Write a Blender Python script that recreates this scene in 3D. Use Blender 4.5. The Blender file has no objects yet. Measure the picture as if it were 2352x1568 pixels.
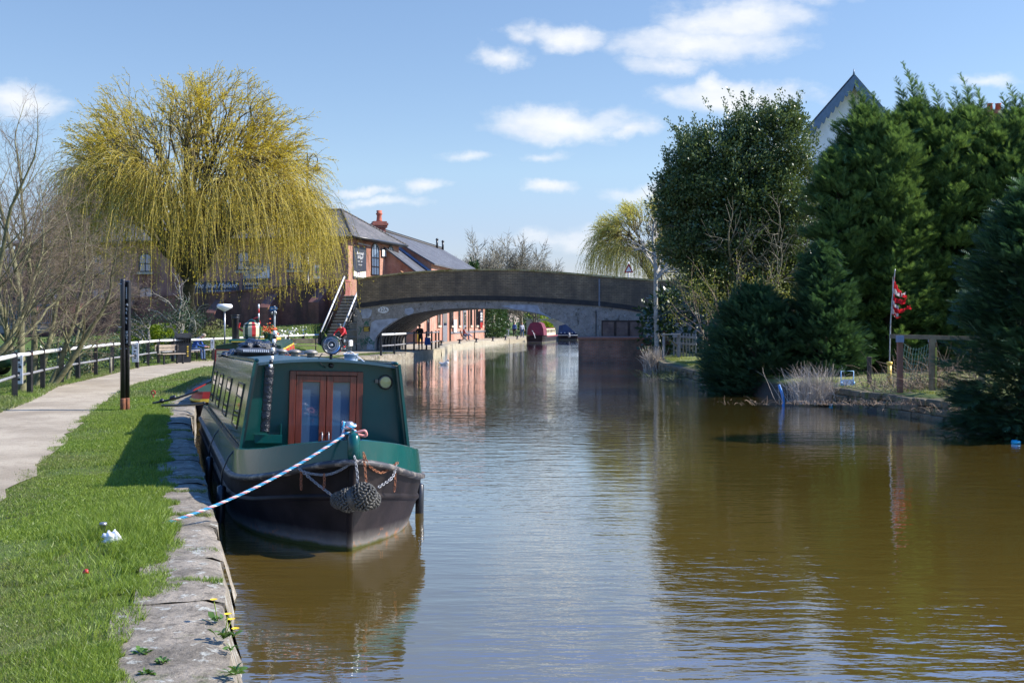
import bpy, bmesh, math, random
import numpy as np
from mathutils import Vector, Matrix, Euler, noise
random.seed(7); RS = np.random.RandomState(11)
SC = bpy.context.scene; COL = SC.collection
PI = math.pi; R = math.radians
# ---------------------------------------------------------------- camera, sky, sun, exposure
FP = 2613.0; CH = 2.22; HY = 739.0; CX = 1176.0       # focal length in 2352-wide pixels, eye height, horizon row
cam = bpy.data.cameras.new('camera'); co = bpy.data.objects.new('camera', cam); COL.objects.link(co)
co.location = (0, 0, CH); co.rotation_euler = (PI/2, 0, 0)
cam.sensor_width = 36; cam.lens = 36*FP/2352; cam.shift_y = -(784-HY)/2352; cam.clip_end = 6000; cam.clip_start = .1
SC.camera = co
SUN_AZ = R(86); SUN_EL = R(40)
sun = bpy.data.lights.new('sun', 'SUN'); sun.energy = 5.0; sun.angle = R(.55); sun.color = (1, .94, .85)
so = bpy.data.objects.new('sun', sun); COL.objects.link(so)
sd = Vector((math.sin(SUN_AZ)*math.cos(SUN_EL), math.cos(SUN_AZ)*math.cos(SUN_EL), math.sin(SUN_EL)))
so.rotation_euler = sd.to_track_quat('Z', 'Y').to_euler()
SC.view_settings.view_transform = 'Standard'; SC.view_settings.look = 'None'
SC.view_settings.exposure = .88; SC.view_settings.gamma = 1
world = bpy.data.worlds.new('World'); SC.world = world; world.use_nodes = True

class NT:
    def __init__(s, tree): s.t = tree
    def n(s, typ, **kw):
        o = s.t.nodes.new(typ)
        for k, v in kw.items():
            if k.startswith('i_'):
                key = k[2:]; key = int(key) if key.isdigit() else key.replace('_', ' ')
                if hasattr(v, 'is_linked') and hasattr(v, 'node'): s.t.links.new(v, o.inputs[key])
                else: o.inputs[key].default_value = v
            else: setattr(o, k, v)
        return o
    def math(s, op, a, b=None, c=None, clamp=False):
        o = s.t.nodes.new('ShaderNodeMath'); o.operation = op; o.use_clamp = clamp
        for i, v in enumerate((a, b, c)):
            if v is None: continue
            if isinstance(v, (int, float)): o.inputs[i].default_value = v
            else: s.t.links.new(v, o.inputs[i])
        return o.outputs[0]
    def vm(s, op, a, b=None):
        o = s.t.nodes.new('ShaderNodeVectorMath'); o.operation = op
        for i, v in enumerate((a, b)):
            if v is None: continue
            if isinstance(v, (tuple, list)): o.inputs[i].default_value = v
            else: s.t.links.new(v, o.inputs[i])
        return o
    def mix(s, f, a, b, mode='MIX'):
        o = s.t.nodes.new('ShaderNodeMix'); o.data_type = 'RGBA'; o.blend_type = mode
        for i, v in ((0, f), (6, a), (7, b)):
            if isinstance(v, (int, float)): o.inputs[i].default_value = v
            elif isinstance(v, (tuple, list)): o.inputs[i].default_value = (*v[:3], 1)
            else: s.t.links.new(v, o.inputs[i])
        return o.outputs[2]
    def ramp(s, f, stops, interp='LINEAR'):
        o = s.t.nodes.new('ShaderNodeValToRGB'); o.color_ramp.interpolation = interp
        while len(o.color_ramp.elements) < len(stops): o.color_ramp.elements.new(.5)
        for e, (p, c) in zip(o.color_ramp.elements, stops):
            e.position = p; e.color = (*c, 1) if isinstance(c, (tuple, list)) else (c, c, c, 1)
        s.t.links.new(f, o.inputs[0]); return o.outputs[0]
    def noise(s, vec, scale, detail=4, rough=.55, dist=0.):
        o = s.n('ShaderNodeTexNoise', i_Scale=scale, i_Detail=detail, i_Roughness=rough, i_Distortion=dist)
        if vec is not None: s.t.links.new(vec, o.inputs['Vector'])
        return o.outputs['Fac']
    def link(s, a, b): s.t.links.new(a, b)

def build_world():
    w = NT(world.node_tree); w.t.nodes.clear()
    sky = w.n('ShaderNodeTexSky'); sky.sky_type = 'NISHITA'; sky.sun_disc = False
    sky.sun_elevation = SUN_EL; sky.sun_rotation = SUN_AZ; sky.altitude = 0; sky.air_density = 1.0; sky.dust_density = .1; sky.ozone_density = 3.0
    tc = w.n('ShaderNodeTexCoord'); g = tc.outputs['Generated']
    sp = w.n('ShaderNodeSeparateXYZ'); w.link(g, sp.inputs[0])
    yy = w.math('MAXIMUM', sp.outputs[1], .06)
    u = w.math('DIVIDE', sp.outputs[0], yy); v = w.math('DIVIDE', sp.outputs[2], yy)
    cb = w.n('ShaderNodeCombineXYZ'); w.link(u, cb.inputs[0]); w.link(v, cb.inputs[1])
    p0 = cb.outputs[0]
    wn = w.n('ShaderNodeTexNoise', i_Scale=9., i_Detail=6., i_Roughness=.62); w.link(p0, wn.inputs['Vector'])
    off = w.vm('SUBTRACT', wn.outputs['Color'], (.5, .5, .5)).outputs[0]
    off = w.vm('MULTIPLY', off, (.07, .045, 0)).outputs[0]
    p = w.vm('ADD', p0, off).outputs[0]
    blobs = [(1620, 95, 250, 52, 1), (1690, 40, 190, 62, 1), (1530, 140, 120, 30, .8), (1295, 82, 110, 42, 1), (1140, 138, 75, 34, .9), (1190, 90, 50, 20, .5),
             (1690, 218, 215, 46, 1.2), (1630, 192, 50, 30, .9), (1290, 283, 200, 50, 1), (1430, 300, 70, 22, .7), (1260, 434, 80, 24, .95), (975, 430, 75, 24, .8),
             (1080, 360, 75, 16, .5), (25, 232, 140, 50, .8), (830, 446, 75, 15, .8), (870, 470, 120, 14, .55), (1290, 548, 190, 26, .5),
             (1500, 455, 120, 24, .7), (2270, 186, 70, 22, .6), (-150, 160, 120, 60, .9), (1250, 358, 60, 14, .4), (1850, -10, 160, 30, .5),
             (1450, -260, 260, 34, .8), (1900, -520, 260, 40, .8), (1000, -620, 260, 50, .7)]
    acc = None
    for (bx, by, rx, ry, k) in blobs:
        c = ((bx-CX)/FP, (HY-by)/FP, 0)
        d = w.vm('SUBTRACT', p, c).outputs[0]
        d = w.vm('MULTIPLY', d, (FP/rx, FP/ry, 0)).outputs[0]
        l = w.vm('LENGTH', d).outputs[1]
        m = w.math('MULTIPLY', w.math('SUBTRACT', 1.0, l), k)
        acc = m if acc is None else w.math('MAXIMUM', acc, m)
    fine = w.n('ShaderNodeTexNoise', i_Scale=20., i_Detail=7., i_Roughness=.6); w.link(w.vm('MULTIPLY', p0, (1, 1.8, 1)).outputs[0], fine.inputs['Vector'])
    acc = w.math('ADD', acc, w.math('MULTIPLY', w.math('SUBTRACT', fine.outputs['Fac'], .47), 1.25))
    mask = w.ramp(acc, [(0, 0), (.16, .14), (.4, .55), (.75, .93), (1, 1)])
    # high wispy cloud elsewhere in the sky (seen only in the water)
    zz = w.math('MAXIMUM', sp.outputs[2], .08)
    cb2 = w.n('ShaderNodeCombineXYZ'); w.link(w.math('DIVIDE', sp.outputs[0], zz), cb2.inputs[0]); w.link(w.math('DIVIDE', sp.outputs[1], zz), cb2.inputs[1])
    hi = w.noise(cb2.outputs[0], 1.3, 6, .6)
    him = w.math('MULTIPLY', w.ramp(hi, [(.58, 0), (.8, .6)]), w.ramp(sp.outputs[2], [(.33, 0), (.5, 1)]))
    mask = w.math('MAXIMUM', mask, him)
    front = w.ramp(sp.outputs[1], [(.0, 0), (.12, 1)]); mask = w.math('MULTIPLY', mask, front)
    shade = w.noise(w.vm('MULTIPLY', p0, (1, 2.4, 1)).outputs[0], 14, 5, .6)
    cc = w.mix(w.ramp(shade, [(.35, 0), (.65, 1)]), (4.2, 4.4, 4.75), (4.9, 4.95, 5.0))
    skyc = w.mix(1.0, sky.outputs[0], w.ramp(sp.outputs[2], [(0, (.48, .45, .60)), (.08, (.64, .60, .69)), (.13, (.76, .73, .74)), (.275, (.79, .775, .79)), (.35, (.70, 1.02, 1.45)), (.5, (.66, 1.2, 1.9))]), 'MULTIPLY')
    col = w.mix(w.math('MULTIPLY', mask, .93), skyc, cc)
    bg = w.n('ShaderNodeBackground'); bg.inputs['Strength'].default_value = SKYSTR; w.link(col, bg.inputs['Color'])
    out = w.n('ShaderNodeOutputWorld'); w.link(bg.outputs[0], out.inputs[0])
SKYSTR = .118; SKYTINT = (.93, 1.0, 1.12)
build_world()
world.cycles.sampling_method = 'AUTOMATIC'

# ---------------------------------------------------------------- helpers: placing
def G(vx, vy, z=.4):
    d = FP*(CH-z)/(vy-HY); return Vector(((vx-CX)/FP*d, d, z))
def D(vx, vy, d): return Vector(((vx-CX)/FP*d, d, CH-(vy-HY)/FP*d))
def interp(pts, t):
    if t <= pts[0][0]: return pts[0][1]
    for (a, va), (b, vb) in zip(pts, pts[1:]):
        if t <= b: return va+(vb-va)*(t-a)/(b-a)
    return pts[-1][1]
def sstep(a, b, x):
    t = min(1, max(0, (x-a)/(b-a))); return t*t*(3-2*t)
class Wall:                                   # a vertical plane through P0 along unit u; from picture points to (t, z)
    def __init__(s, P0, P1):
        s.P = Vector((P0[0], P0[1], 0)); u = Vector((P1[0]-P0[0], P1[1]-P0[1], 0)); s.L = u.length; s.u = u.normalized(); s.n = Vector((s.u.y, -s.u.x, 0))
    def hit(s, vx, vy):
        k = (vx-CX)/FP
        t = (k*s.P.y-s.P.x)/(s.u.x-k*s.u.y); d = s.P.y+s.u.y*t
        return t, CH-(vy-HY)/FP*d
    def at(s, t, z, off=0): return s.P+s.u*t+s.n*off+Vector((0, 0, z))

# ---------------------------------------------------------------- helpers: meshes
class MB:
    def __init__(s): s.v = []; s.f = []; s.m = []; s.sm = []
    def add(s, vs, fs, m=0, smooth=False):
        o = len(s.v); s.v += [tuple(v) for v in vs]
        for f in fs: s.f.append(tuple(i+o for i in f)); s.m.append(m); s.sm.append(smooth)
    def box(s, c, sz, rz=0, m=0, bev=0, mat=None):
        x, y, z = sz[0]/2, sz[1]/2, sz[2]/2
        M = mat or Matrix.Rotation(rz, 3, 'Z'); c = Vector(c)
        if bev <= 0:
            vs = [c+M @ Vector((a*x, b*y, d*z)) for d in (-1, 1) for (a, b) in ((-1, -1), (1, -1), (1, 1), (-1, 1))]
            s.add(vs, [(3, 2, 1, 0), (4, 5, 6, 7), (0, 1, 5, 4), (1, 2, 6, 5), (2, 3, 7, 6), (3, 0, 4, 7)], m)
        else:
            b_ = min(bev, x*.9, y*.9, z*.9); ring = []
            prof = [(-z, -b_), (-z+b_, 0), (z-b_, 0), (z, -b_)]
            vs = []
            for (h, ins) in prof:
                X, Y = x+ins, y+ins; k = b_*.6
                for (a, b2) in ((-X+k, -Y), (X-k, -Y), (X, -Y+k), (X, Y-k), (X-k, Y), (-X+k, Y), (-X, Y-k), (-X, -Y+k)): vs.append(c+M @ Vector((a, b2, h)))
            fs = [tuple(range(7, -1, -1)), tuple(range(24, 32))]
            for r in range(3):
                for i in range(8): j = (i+1) % 8; fs.append((r*8+i, r*8+j, r*8+8+j, r*8+8+i))
            s.add(vs, fs, m)
    def tube(s, pts, rad, n=6, m=0, smooth=True, caps=True, up=None):
        pts = [Vector(p) for p in pts]; N = len(pts)
        if not hasattr(rad, '__len__'): rad = [rad]*N
        vs = []; prev = None
        for i in range(N):
            t = (pts[min(i+1, N-1)]-pts[max(i-1, 0)])
            t = t.normalized() if t.length > 1e-9 else Vector((0, 0, 1))
            if prev is None:
                a = Vector(up) if up else (Vector((0, 0, 1)) if abs(t.z) < .9 else Vector((1, 0, 0)))
                prev = (a-t*a.dot(t)).normalized()
            else:
                prev = prev-t*prev.dot(t); prev = prev.normalized() if prev.length > 1e-6 else t.orthogonal().normalized()
            b = t.cross(prev)
            for k in range(n):
                an = 2*PI*k/n; vs.append(pts[i]+(prev*math.cos(an)+b*math.sin(an))*rad[i])
        fs = [(i*n+k, i*n+(k+1) % n, (i+1)*n+(k+1) % n, (i+1)*n+k) for i in range(N-1) for k in range(n)]
        if caps: fs += [tuple(range(n-1, -1, -1)), tuple(range((N-1)*n, N*n))]
        s.add(vs, fs, m, smooth)
    def bar(s, a, b, w, h, m=0):              # rectangular bar between two points
        a = Vector(a); b = Vector(b); t = (b-a); L = t.length; t.normalize()
        up = Vector((0, 0, 1)) if abs(t.z) < .95 else Vector((0, 1, 0))
        x = t.cross(up).normalized(); y = x.cross(t)
        M = Matrix((x, t, y)).transposed()
        s.box((a+b)/2, (w, L, h), m=m, mat=M)
    def lathe(s, c, prof, n=16, m=0, mat=None, smooth=True, caps=True):
        c = Vector(c); M = mat or Matrix.Identity(3); vs = []
        for (r, z) in prof:
            for k in range(n): a = 2*PI*k/n; vs.append(c+M @ Vector((r*math.cos(a), r*math.sin(a), z)))
        N = len(prof); fs = [(i*n+k, i*n+(k+1) % n, (i+1)*n+(k+1) % n, (i+1)*n+k) for i in range(N-1) for k in range(n)]
        if caps: fs += [tuple(range(n-1, -1, -1)), tuple(range((N-1)*n, N*n))]
        s.add(vs, fs, m, smooth)
    def torus(s, c, R_, r, n=16, k=6, m=0, mat=None, sy=1.):
        c = Vector(c); M = mat or Matrix.Identity(3); vs = []
        for i in range(n):
            a = 2*PI*i/n
            for j in range(k):
                b = 2*PI*j/k; rr = R_+r*math.cos(b); vs.append(c+M @ Vector((rr*math.cos(a), rr*math.sin(a)*sy, r*math.sin(b))))
        fs = [(i*k+j, ((i+1) % n)*k+j, ((i+1) % n)*k+(j+1) % k, i*k+(j+1) % k) for i in range(n) for j in range(k)]
        s.add(vs, fs, m, True)
    def quad(s, a, b, c, d, m=0): s.add([a, b, c, d], [(0, 1, 2, 3)], m)
    def prism(s, poly, off, m=0, m2=None):    # polygon (3D points) extruded by vector off
        n = len(poly); off = Vector(off); vs = [Vector(p) for p in poly]+[Vector(p)+off for p in poly]
        s.add(vs, [tuple(range(n-1, -1, -1)), tuple(range(n, 2*n))], m)
        s.add(vs, [(i, (i+1) % n, n+(i+1) % n, n+i) for i in range(n)], m if m2 is None else m2)
    def build(s, name, mats, parent=None, local=True, smooth=False, normals=True):
        if not isinstance(mats, (list, tuple)): mats = [mats]
        me = bpy.data.meshes.new(name); v = s.v
        if parent is not None and not local:
            inv = parent.matrix_basis.inverted() if parent.parent is None else (parent.parent.matrix_basis @ parent.matrix_basis).inverted()
            v = [tuple(inv @ Vector(p)) for p in v]
        me.from_pydata(v, [], s.f)
        for mt in mats: me.materials.append(mt)
        me.polygons.foreach_set('material_index', s.m)
        me.polygons.foreach_set('use_smooth', [True]*len(s.f) if smooth else s.sm)
        if normals:
            bm = bmesh.new(); bm.from_mesh(me); bmesh.ops.recalc_face_normals(bm, faces=bm.faces); bm.to_mesh(me); bm.free()
        metric_uv(me)
        o = bpy.data.objects.new(name, me); COL.objects.link(o)
        if parent is not None: o.parent = parent
        return o
def metric_uv(me):
    uv = me.uv_layers.new(name='UVMap'); nl = len(me.loops); nv = len(me.vertices)
    co_ = np.zeros(nv*3); me.vertices.foreach_get('co', co_); co_ = co_.reshape(-1, 3)
    li = np.zeros(nl, dtype=np.int32); me.loops.foreach_get('vertex_index', li)
    np_ = len(me.polygons); pn = np.zeros(np_*3); me.polygons.foreach_get('normal', pn); pn = pn.reshape(-1, 3)
    lt = np.zeros(np_, dtype=np.int32); me.polygons.foreach_get('loop_total', lt)
    n = np.repeat(pn, lt, axis=0); p = co_[li]
    t = np.stack([-n[:, 1], n[:, 0], np.zeros(nl)], 1); L = np.linalg.norm(t, axis=1)
    flat = L < .15; t[flat] = (1, 0, 0); L[flat] = 1; t /= L[:, None]
    b = np.cross(n, t); b[flat] = (0, 1, 0)
    uvs = np.stack([(p*t).sum(1), (p*b).sum(1)], 1).ravel(); uv.data.foreach_set('uv', uvs)
def np_mesh(name, V, F, mat, parent=None, fi=None, smooth=False):
    """big mesh straight from numpy arrays; F is (n,3) or (n,4)"""
    me = bpy.data.meshes.new(name); V = np.asarray(V, dtype=np.float32); F = np.asarray(F, dtype=np.int32)
    if parent is not None: V = V-np.array(parent.location, dtype=np.float32)
    me.vertices.add(len(V)); me.vertices.foreach_set('co', V.ravel())
    k = F.shape[1]; me.loops.add(F.size); me.loops.foreach_set('vertex_index', F.ravel())
    me.polygons.add(len(F)); me.polygons.foreach_set('loop_start', np.arange(0, F.size, k, dtype=np.int32))
    mats = mat if isinstance(mat, (list, tuple)) else [mat]
    for m_ in mats: me.materials.append(m_)
    if fi is not None: me.polygons.foreach_set('material_index', np.asarray(fi, dtype=np.int32))
    if smooth: me.polygons.foreach_set('use_smooth', np.ones(len(F), dtype=bool))
    me.update(calc_edges=True); me.validate()
    o = bpy.data.objects.new(name, me); COL.objects.link(o)
    if parent is not None: o.parent = parent
    return o
def thing(name, label, cat, loc=(0, 0, 0), rz=0, group=None):
    o = bpy.data.objects.new(name, None); COL.objects.link(o); o.location = loc; o.rotation_euler = (0, 0, rz)
    o.empty_display_size = .3; o['label'] = label; o['category'] = cat
    if group: o['group'] = group
    return o
def tag(o, label, cat, group=None, kind=None):
    if label: o['label'] = label
    if cat: o['category'] = cat
    if group: o['group'] = group
    if kind: o['kind'] = kind
    return o
def dup(root, loc, rz=None, label=None):
    r = root.copy(); COL.objects.link(r); r.location = loc
    if rz is not None: r.rotation_euler = (0, 0, rz)
    if label: r['label'] = label
    for ch in list(root.children):
        c = ch.copy(); COL.objects.link(c); c.parent = r
        for g in ch.children:
            d = g.copy(); COL.objects.link(d); d.parent = c
    return r
def text_mb(txt, size, origin, ux, uy, mb, m=0, shear=0., depth=0, spacing=1., align='CENTER', squeeze=1.):
    cu = bpy.data.curves.new('t', 'FONT'); cu.body = txt; cu.size = size; cu.align_x = align; cu.align_y = 'CENTER'; cu.shear = shear
    cu.space_character = spacing; cu.resolution_u = 2; cu.extrude = 0
    o = bpy.data.objects.new('t', cu); COL.objects.link(o)
    me = bpy.data.meshes.new_from_object(o.evaluated_get(bpy.context.evaluated_depsgraph_get()))
    vs = [Vector(origin)+Vector(ux)*v.co.x*squeeze+Vector(uy)*v.co.y for v in me.vertices]
    mb.add(vs, [tuple(p.vertices) for p in me.polygons], m)
    bpy.data.objects.remove(o); bpy.data.curves.remove(cu); bpy.data.meshes.remove(me)

# ---------------------------------------------------------------- helpers: materials
MATS = {}
def newmat(name):
    m = bpy.data.materials.new(name); m.use_nodes = True; t = NT(m.node_tree); t.t.nodes.clear()
    b = t.n('ShaderNodeBsdfPrincipled'); o = t.n('ShaderNodeOutputMaterial'); t.link(b.outputs[0], o.inputs[0]); MATS[name] = m
    return m, t, b, o
def S(name, c, c2=None, sc=6., rough=.7, rvar=.12, bump=0., bsc=None, metal=0., spec=.5, coat=0., co_='Object', stretch=None, det=5, d1=.35, d2=.65):
    if name in MATS: return MATS[name]
    m, t, b, o = newmat(name)
    tc = t.n('ShaderNodeTexCoord').outputs[co_]
    if stretch: tc = t.vm('MULTIPLY', tc, stretch).outputs[0]
    c2 = c2 or tuple(x*.72 for x in c)
    f = t.noise(tc, sc, det, .6)
    t.link(t.mix(t.ramp(f, [(d1, 0), (d2, 1)]), c2, c), b.inputs['Base Color'])
    if rvar: t.link(t.math('ADD', rough-rvar/2, t.math('MULTIPLY', t.noise(tc, sc*2.3, 3), rvar), clamp=True), b.inputs['Roughness'])
    else: b.inputs['Roughness'].default_value = rough
    b.inputs['Metallic'].default_value = metal; b.inputs['Specular IOR Level'].default_value = spec
    if coat: b.inputs['Coat Weight'].default_value = coat; b.inputs['Coat Roughness'].default_value = .05
    if bump:
        bn = t.n('ShaderNodeBump'); bn.inputs['Distance'].default_value = bump; bn.inputs['Strength'].default_value = 1
        t.link(t.noise(tc, bsc or sc*3, 5, .65), bn.inputs['Height']); t.link(bn.outputs[0], b.inputs['Normal'])
    return m
def brickmat(name, ca, cb, mort, bw=.225, bh=.075, ms=.012, stain=(.03, .03, .025), stn=.0, ssc=.6, rough=.85, off=.5, pale=None, paleamt=0., bump=.006, top=None):
    m, t, b, o = newmat(name)
    uv = t.n('ShaderNodeTexCoord').outputs['UV']; ob = t.n('ShaderNodeTexCoord').outputs['Object']
    br = t.n('ShaderNodeTexBrick'); br.offset = off; t.link(uv, br.inputs['Vector'])
    br.inputs['Scale'].default_value = 1; br.inputs['Brick Width'].default_value = bw; br.inputs['Row Height'].default_value = bh
    br.inputs['Mortar Size'].default_value = ms; br.inputs['Mortar Smooth'].default_value = .3; br.inputs['Bias'].default_value = 0
    br.inputs['Color1'].default_value = (*ca, 1); br.inputs['Color2'].default_value = (*cb, 1); br.inputs['Mortar'].default_value = (*mort, 1)
    c = br.outputs['Color']
    v = t.noise(ob, 1.7, 6, .65); c = t.mix(.6, c, t.ramp(v, [(.3, .55), (.7, 1.)]), 'MULTIPLY')
    if stn:
        s = t.ramp(t.noise(t.vm('MULTIPLY', ob, (1, 1, .45)).outputs[0], ssc, 7, .65), [(.5-stn*.35, 0), (.62, 1)])
        c = t.mix(t.math('MULTIPLY', s, .9), c, stain)
    if pale:
        s = t.ramp(t.noise(t.vm('MULTIPLY', ob, (1.6, 1.6, .7)).outputs[0], 1.3, 6, .7), [(.72-paleamt, 0), (.76-paleamt, 1)])
        c = t.mix(t.math('MULTIPLY', s, .8), c, pale)
    t.link(c, b.inputs['Base Color']); b.inputs['Roughness'].default_value = rough; b.inputs['Specular IOR Level'].default_value = .25
    bn = t.n('ShaderNodeBump'); bn.inputs['Distance'].default_value = bump; bn.inputs['Strength'].default_value = .8
    h = t.math('ADD', t.math('SUBTRACT', 1., br.outputs['Fac']), t.math('MULTIPLY', t.noise(ob, 25, 4), .6)); t.link(h, bn.inputs['Height']); t.link(bn.outputs[0], b.inputs['Normal'])
    return m
def leafmat(name, c, c2, rough=.5, trans=.3, spec=.4, tc_=None, isl=.5):
    m, t, b, o = newmat(name)
    geo = t.n('ShaderNodeNewGeometry'); ob = t.n('ShaderNodeTexCoord').outputs['Object']
    f = t.math('ADD', t.math('MULTIPLY', geo.outputs['Random Per Island'], isl), t.math('MULTIPLY', t.noise(ob, .9, 3), 1-isl), clamp=True)
    c_ = t.mix(t.ramp(f, [(.2, 0), (.8, 1)]), c2, c)
    t.link(c_, b.inputs['Base Color']); b.inputs['Roughness'].default_value = rough; b.inputs['Specular IOR Level'].default_value = spec
    if trans:
        tr = t.n('ShaderNodeBsdfTranslucent'); t.link(t.mix(1., c_, tc_ or (1.3, 1.25, .7), 'MULTIPLY'), tr.inputs[0])
        mx = t.n('ShaderNodeMixShader'); mx.inputs[0].default_value = trans
        t.link(b.outputs[0], mx.inputs[1]); t.link(tr.outputs[0], mx.inputs[2]); t.link(mx.outputs[0], o.inputs[0])
    return m
def glassmat(name, c, rough=.06):
    m, t, b, o = newmat(name); b.inputs['Base Color'].default_value = (*c, 1); b.inputs['Roughness'].default_value = rough
    b.inputs['Specular IOR Level'].default_value = .9; b.inputs['Coat Weight'].default_value = 1; b.inputs['Coat Roughness'].default_value = .03
    return m

# palette
m_black = S('black_paint', (.018, .018, .02), (.01, .01, .012), 8, .35)
m_white = S('white_paint', (.78, .78, .76), (.6, .59, .55), 5, .5)
m_grey = S('grey_paint', (.2, .2, .21), (.13, .13, .14), 6, .5)
m_steel = S('dull_steel', (.42, .43, .45), (.26, .25, .25), 9, .4, metal=.7)
m_rust = S('rust', (.28, .1, .04), (.12, .05, .03), 14, .85, bump=.002)
m_railgrey = S('weathered_rail', (.24, .24, .25), (.15, .15, .15), 7, .7, bump=.002)
m_dglass = glassmat('dark_glass', (.015, .018, .022))
m_bglass = glassmat('blue_glass', (.10, .15, .22))
m_red = S('red_paint', (.45, .025, .02), (.3, .015, .015), 6, .35)
m_yellow = S('yellow_paint', (.75, .5, .05), (.55, .36, .03), 6, .4)
m_cream = S('cream_paint', (.72, .6, .36), (.6, .5, .3), 6, .45)
m_dgreen = S('dark_green_paint', (.008, .06, .035), (.005, .035, .025), 6, .3)
m_skin = S('skin', (.5, .28, .19), (.44, .23, .15), 9, .55)
m_blackcloth = S('black_cloth', (.012, .012, .014), (.02, .02, .022), 12, .9)
m_jeans = S('denim', (.07, .12, .22), (.045, .08, .16), 15, .9)
m_bluejk = S('blue_jacket', (.02, .09, .32), (.012, .05, .2), 15, .7)
m_redjk = S('red_jacket', (.62, .02, .03), (.45, .012, .02), 12, .7)
m_bark = S('grey_bark', (.24, .22, .17), (.1, .095, .06), 9, .9, bump=.01)
m_gbark = S('green_bark', (.21, .20, .10), (.09, .085, .04), 6, .9, bump=.01)
m_pbark = S('pale_bark', (.42, .39, .33), (.24, .22, .18), 7, .9, bump=.01)
m_wbark = S('willow_bark', (.085, .07, .035), (.03, .03, .015), 5, .95, bump=.02)
m_twig = S('twig', (.20, .15, .10), (.10, .075, .05), 5, .9)
# ---------------------------------------------------------------- setting: banks, water, ground
XLp = [(-60, 17), (0, .2), (5.8, -1.4), (10.4, -2.72), (16.3, -4.52), (20.2, -5.72), (25.8, -7.2), (32, -8.45), (40, -9.7), (50, -9.5), (59.4, -8.2), (65.9, -6.25), (67.8, -5.75), (76.3, -4.75), (92.4, -5.0),
       (105, -3.4), (120, -.9), (129, 1.2), (137, 3.2), (150, 8), (165, 18)]
XRp = [(-60, 15.5), (10, 10.5), (21.8, 9.85), (23.1, 9.8), (26.2, 9.25), (30.4, 8.4), (33.9, 7.45), (38.4, 6.55), (47.9, 6.35), (52.3, 6.6), (61.5, 8.1), (62, 8.3), (67, 4.2), (80, 5), (130, 9.6), (145, 13), (165, 19)]
def XL(y): return interp(XLp, y)
def XR(y): return interp(XRp, y)
WA = Vector((-11.58, 77, 0)); WB = Vector((-38.4, 90, 0))
wall = Wall(WB, WA)                       # retaining wall, t from left to right
def wtop(t): return interp([(0, 3.7), (wall.L*.45, 4.0), (wall.L*.68, 4.29), (wall.L, 4.95)], t)
def wbase(t): return interp([(0, 1.0), (wall.L*.4, 1.25), (wall.L*.68, 1.7), (wall.L, 2.1)], t)
def hL(x, y):
    p = Vector((x, y, 0))-wall.P; w = p.dot(wall.n); t = p.dot(wall.u)
    z = .4
    if w < 0 and x < -11.5: return 1.2
    if XL(y)-x < .75: z = .37
    if w < 16 and y > 45:
        k = 1-sstep(0, 16, w); z += (wbase(min(max(t, 0), wall.L))-.4)*k*(1-sstep(-12.6, -11.9, x))
    z += .03*noise.noise(Vector((x*.5, y*.5, 0)))*sstep(.2, 1.5, XL(y)-x)*(1-sstep(60, 70, y))
    return z
def grassmat():
    m, t, b, o = newmat('grass_ground')
    ob = t.n('ShaderNodeTexCoord').outputs['Object']
    big = t.noise(ob, .45, 5, .6); mid = t.noise(ob, 3.2, 6, .65); fine = t.noise(t.vm('MULTIPLY', ob, (1, .6, 1)).outputs[0], 38, 5, .7)
    c = t.mix(t.ramp(mid, [(.35, 0), (.65, 1)]), (.05, .105, .014), (.10, .17, .022))
    c = t.mix(t.ramp(big, [(.42, 0), (.62, .75)]), c, (.13, .145, .04))
    c = t.mix(t.ramp(t.noise(ob, 1.9, 7, .7), [(.56, 0), (.66, .85)]), c, (.2, .15, .085))
    c = t.mix(.75, c, t.ramp(fine, [(.3, .45), (.7, 1.15)]), 'MULTIPLY')
    t.link(c, b.inputs['Base Color']); b.inputs['Roughness'].default_value = .9; b.inputs['Specular IOR Level'].default_value = .2
    bn = t.n('ShaderNodeBump'); bn.inputs['Distance'].default_value = .035; t.link(fine, bn.inputs['Height']); t.link(bn.outputs[0], b.inputs['Normal'])
    return m
m_grassg = grassmat()
def pathmat():
    m, t, b, o = newmat('gravel')
    ob = t.n('ShaderNodeTexCoord').outputs['Object']
    c = t.mix(t.ramp(t.noise(ob, .8, 6, .6), [(.35, 0), (.65, 1)]), (.29, .24, .17), (.43, .365, .265))
    c = t.mix(t.ramp(t.noise(ob, 3.3, 7, .7), [(.52, 0), (.66, .6)]), c, (.24, .195, .135))
    c = t.mix(.5, c, t.ramp(t.noise(ob, 55, 4, .7), [(.3, .55), (.7, 1.1)]), 'MULTIPLY')
    sp = t.ramp(t.noise(ob, 22, 3, .5), [(.64, 0), (.67, 1)]); c = t.mix(t.math('MULTIPLY', sp, .7), c, (.16, .12, .08))
    t.link(c, b.inputs['Base Color']); b.inputs['Roughness'].default_value = .95; b.inputs['Specular IOR Level'].default_value = .2
    bn = t.n('ShaderNodeBump'); bn.inputs['Distance'].default_value = .012; t.link(t.noise(ob, 45, 5, .7), bn.inputs['Height']); t.link(bn.outputs[0], b.inputs['Normal'])
    return m
m_path = pathmat()
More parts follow.
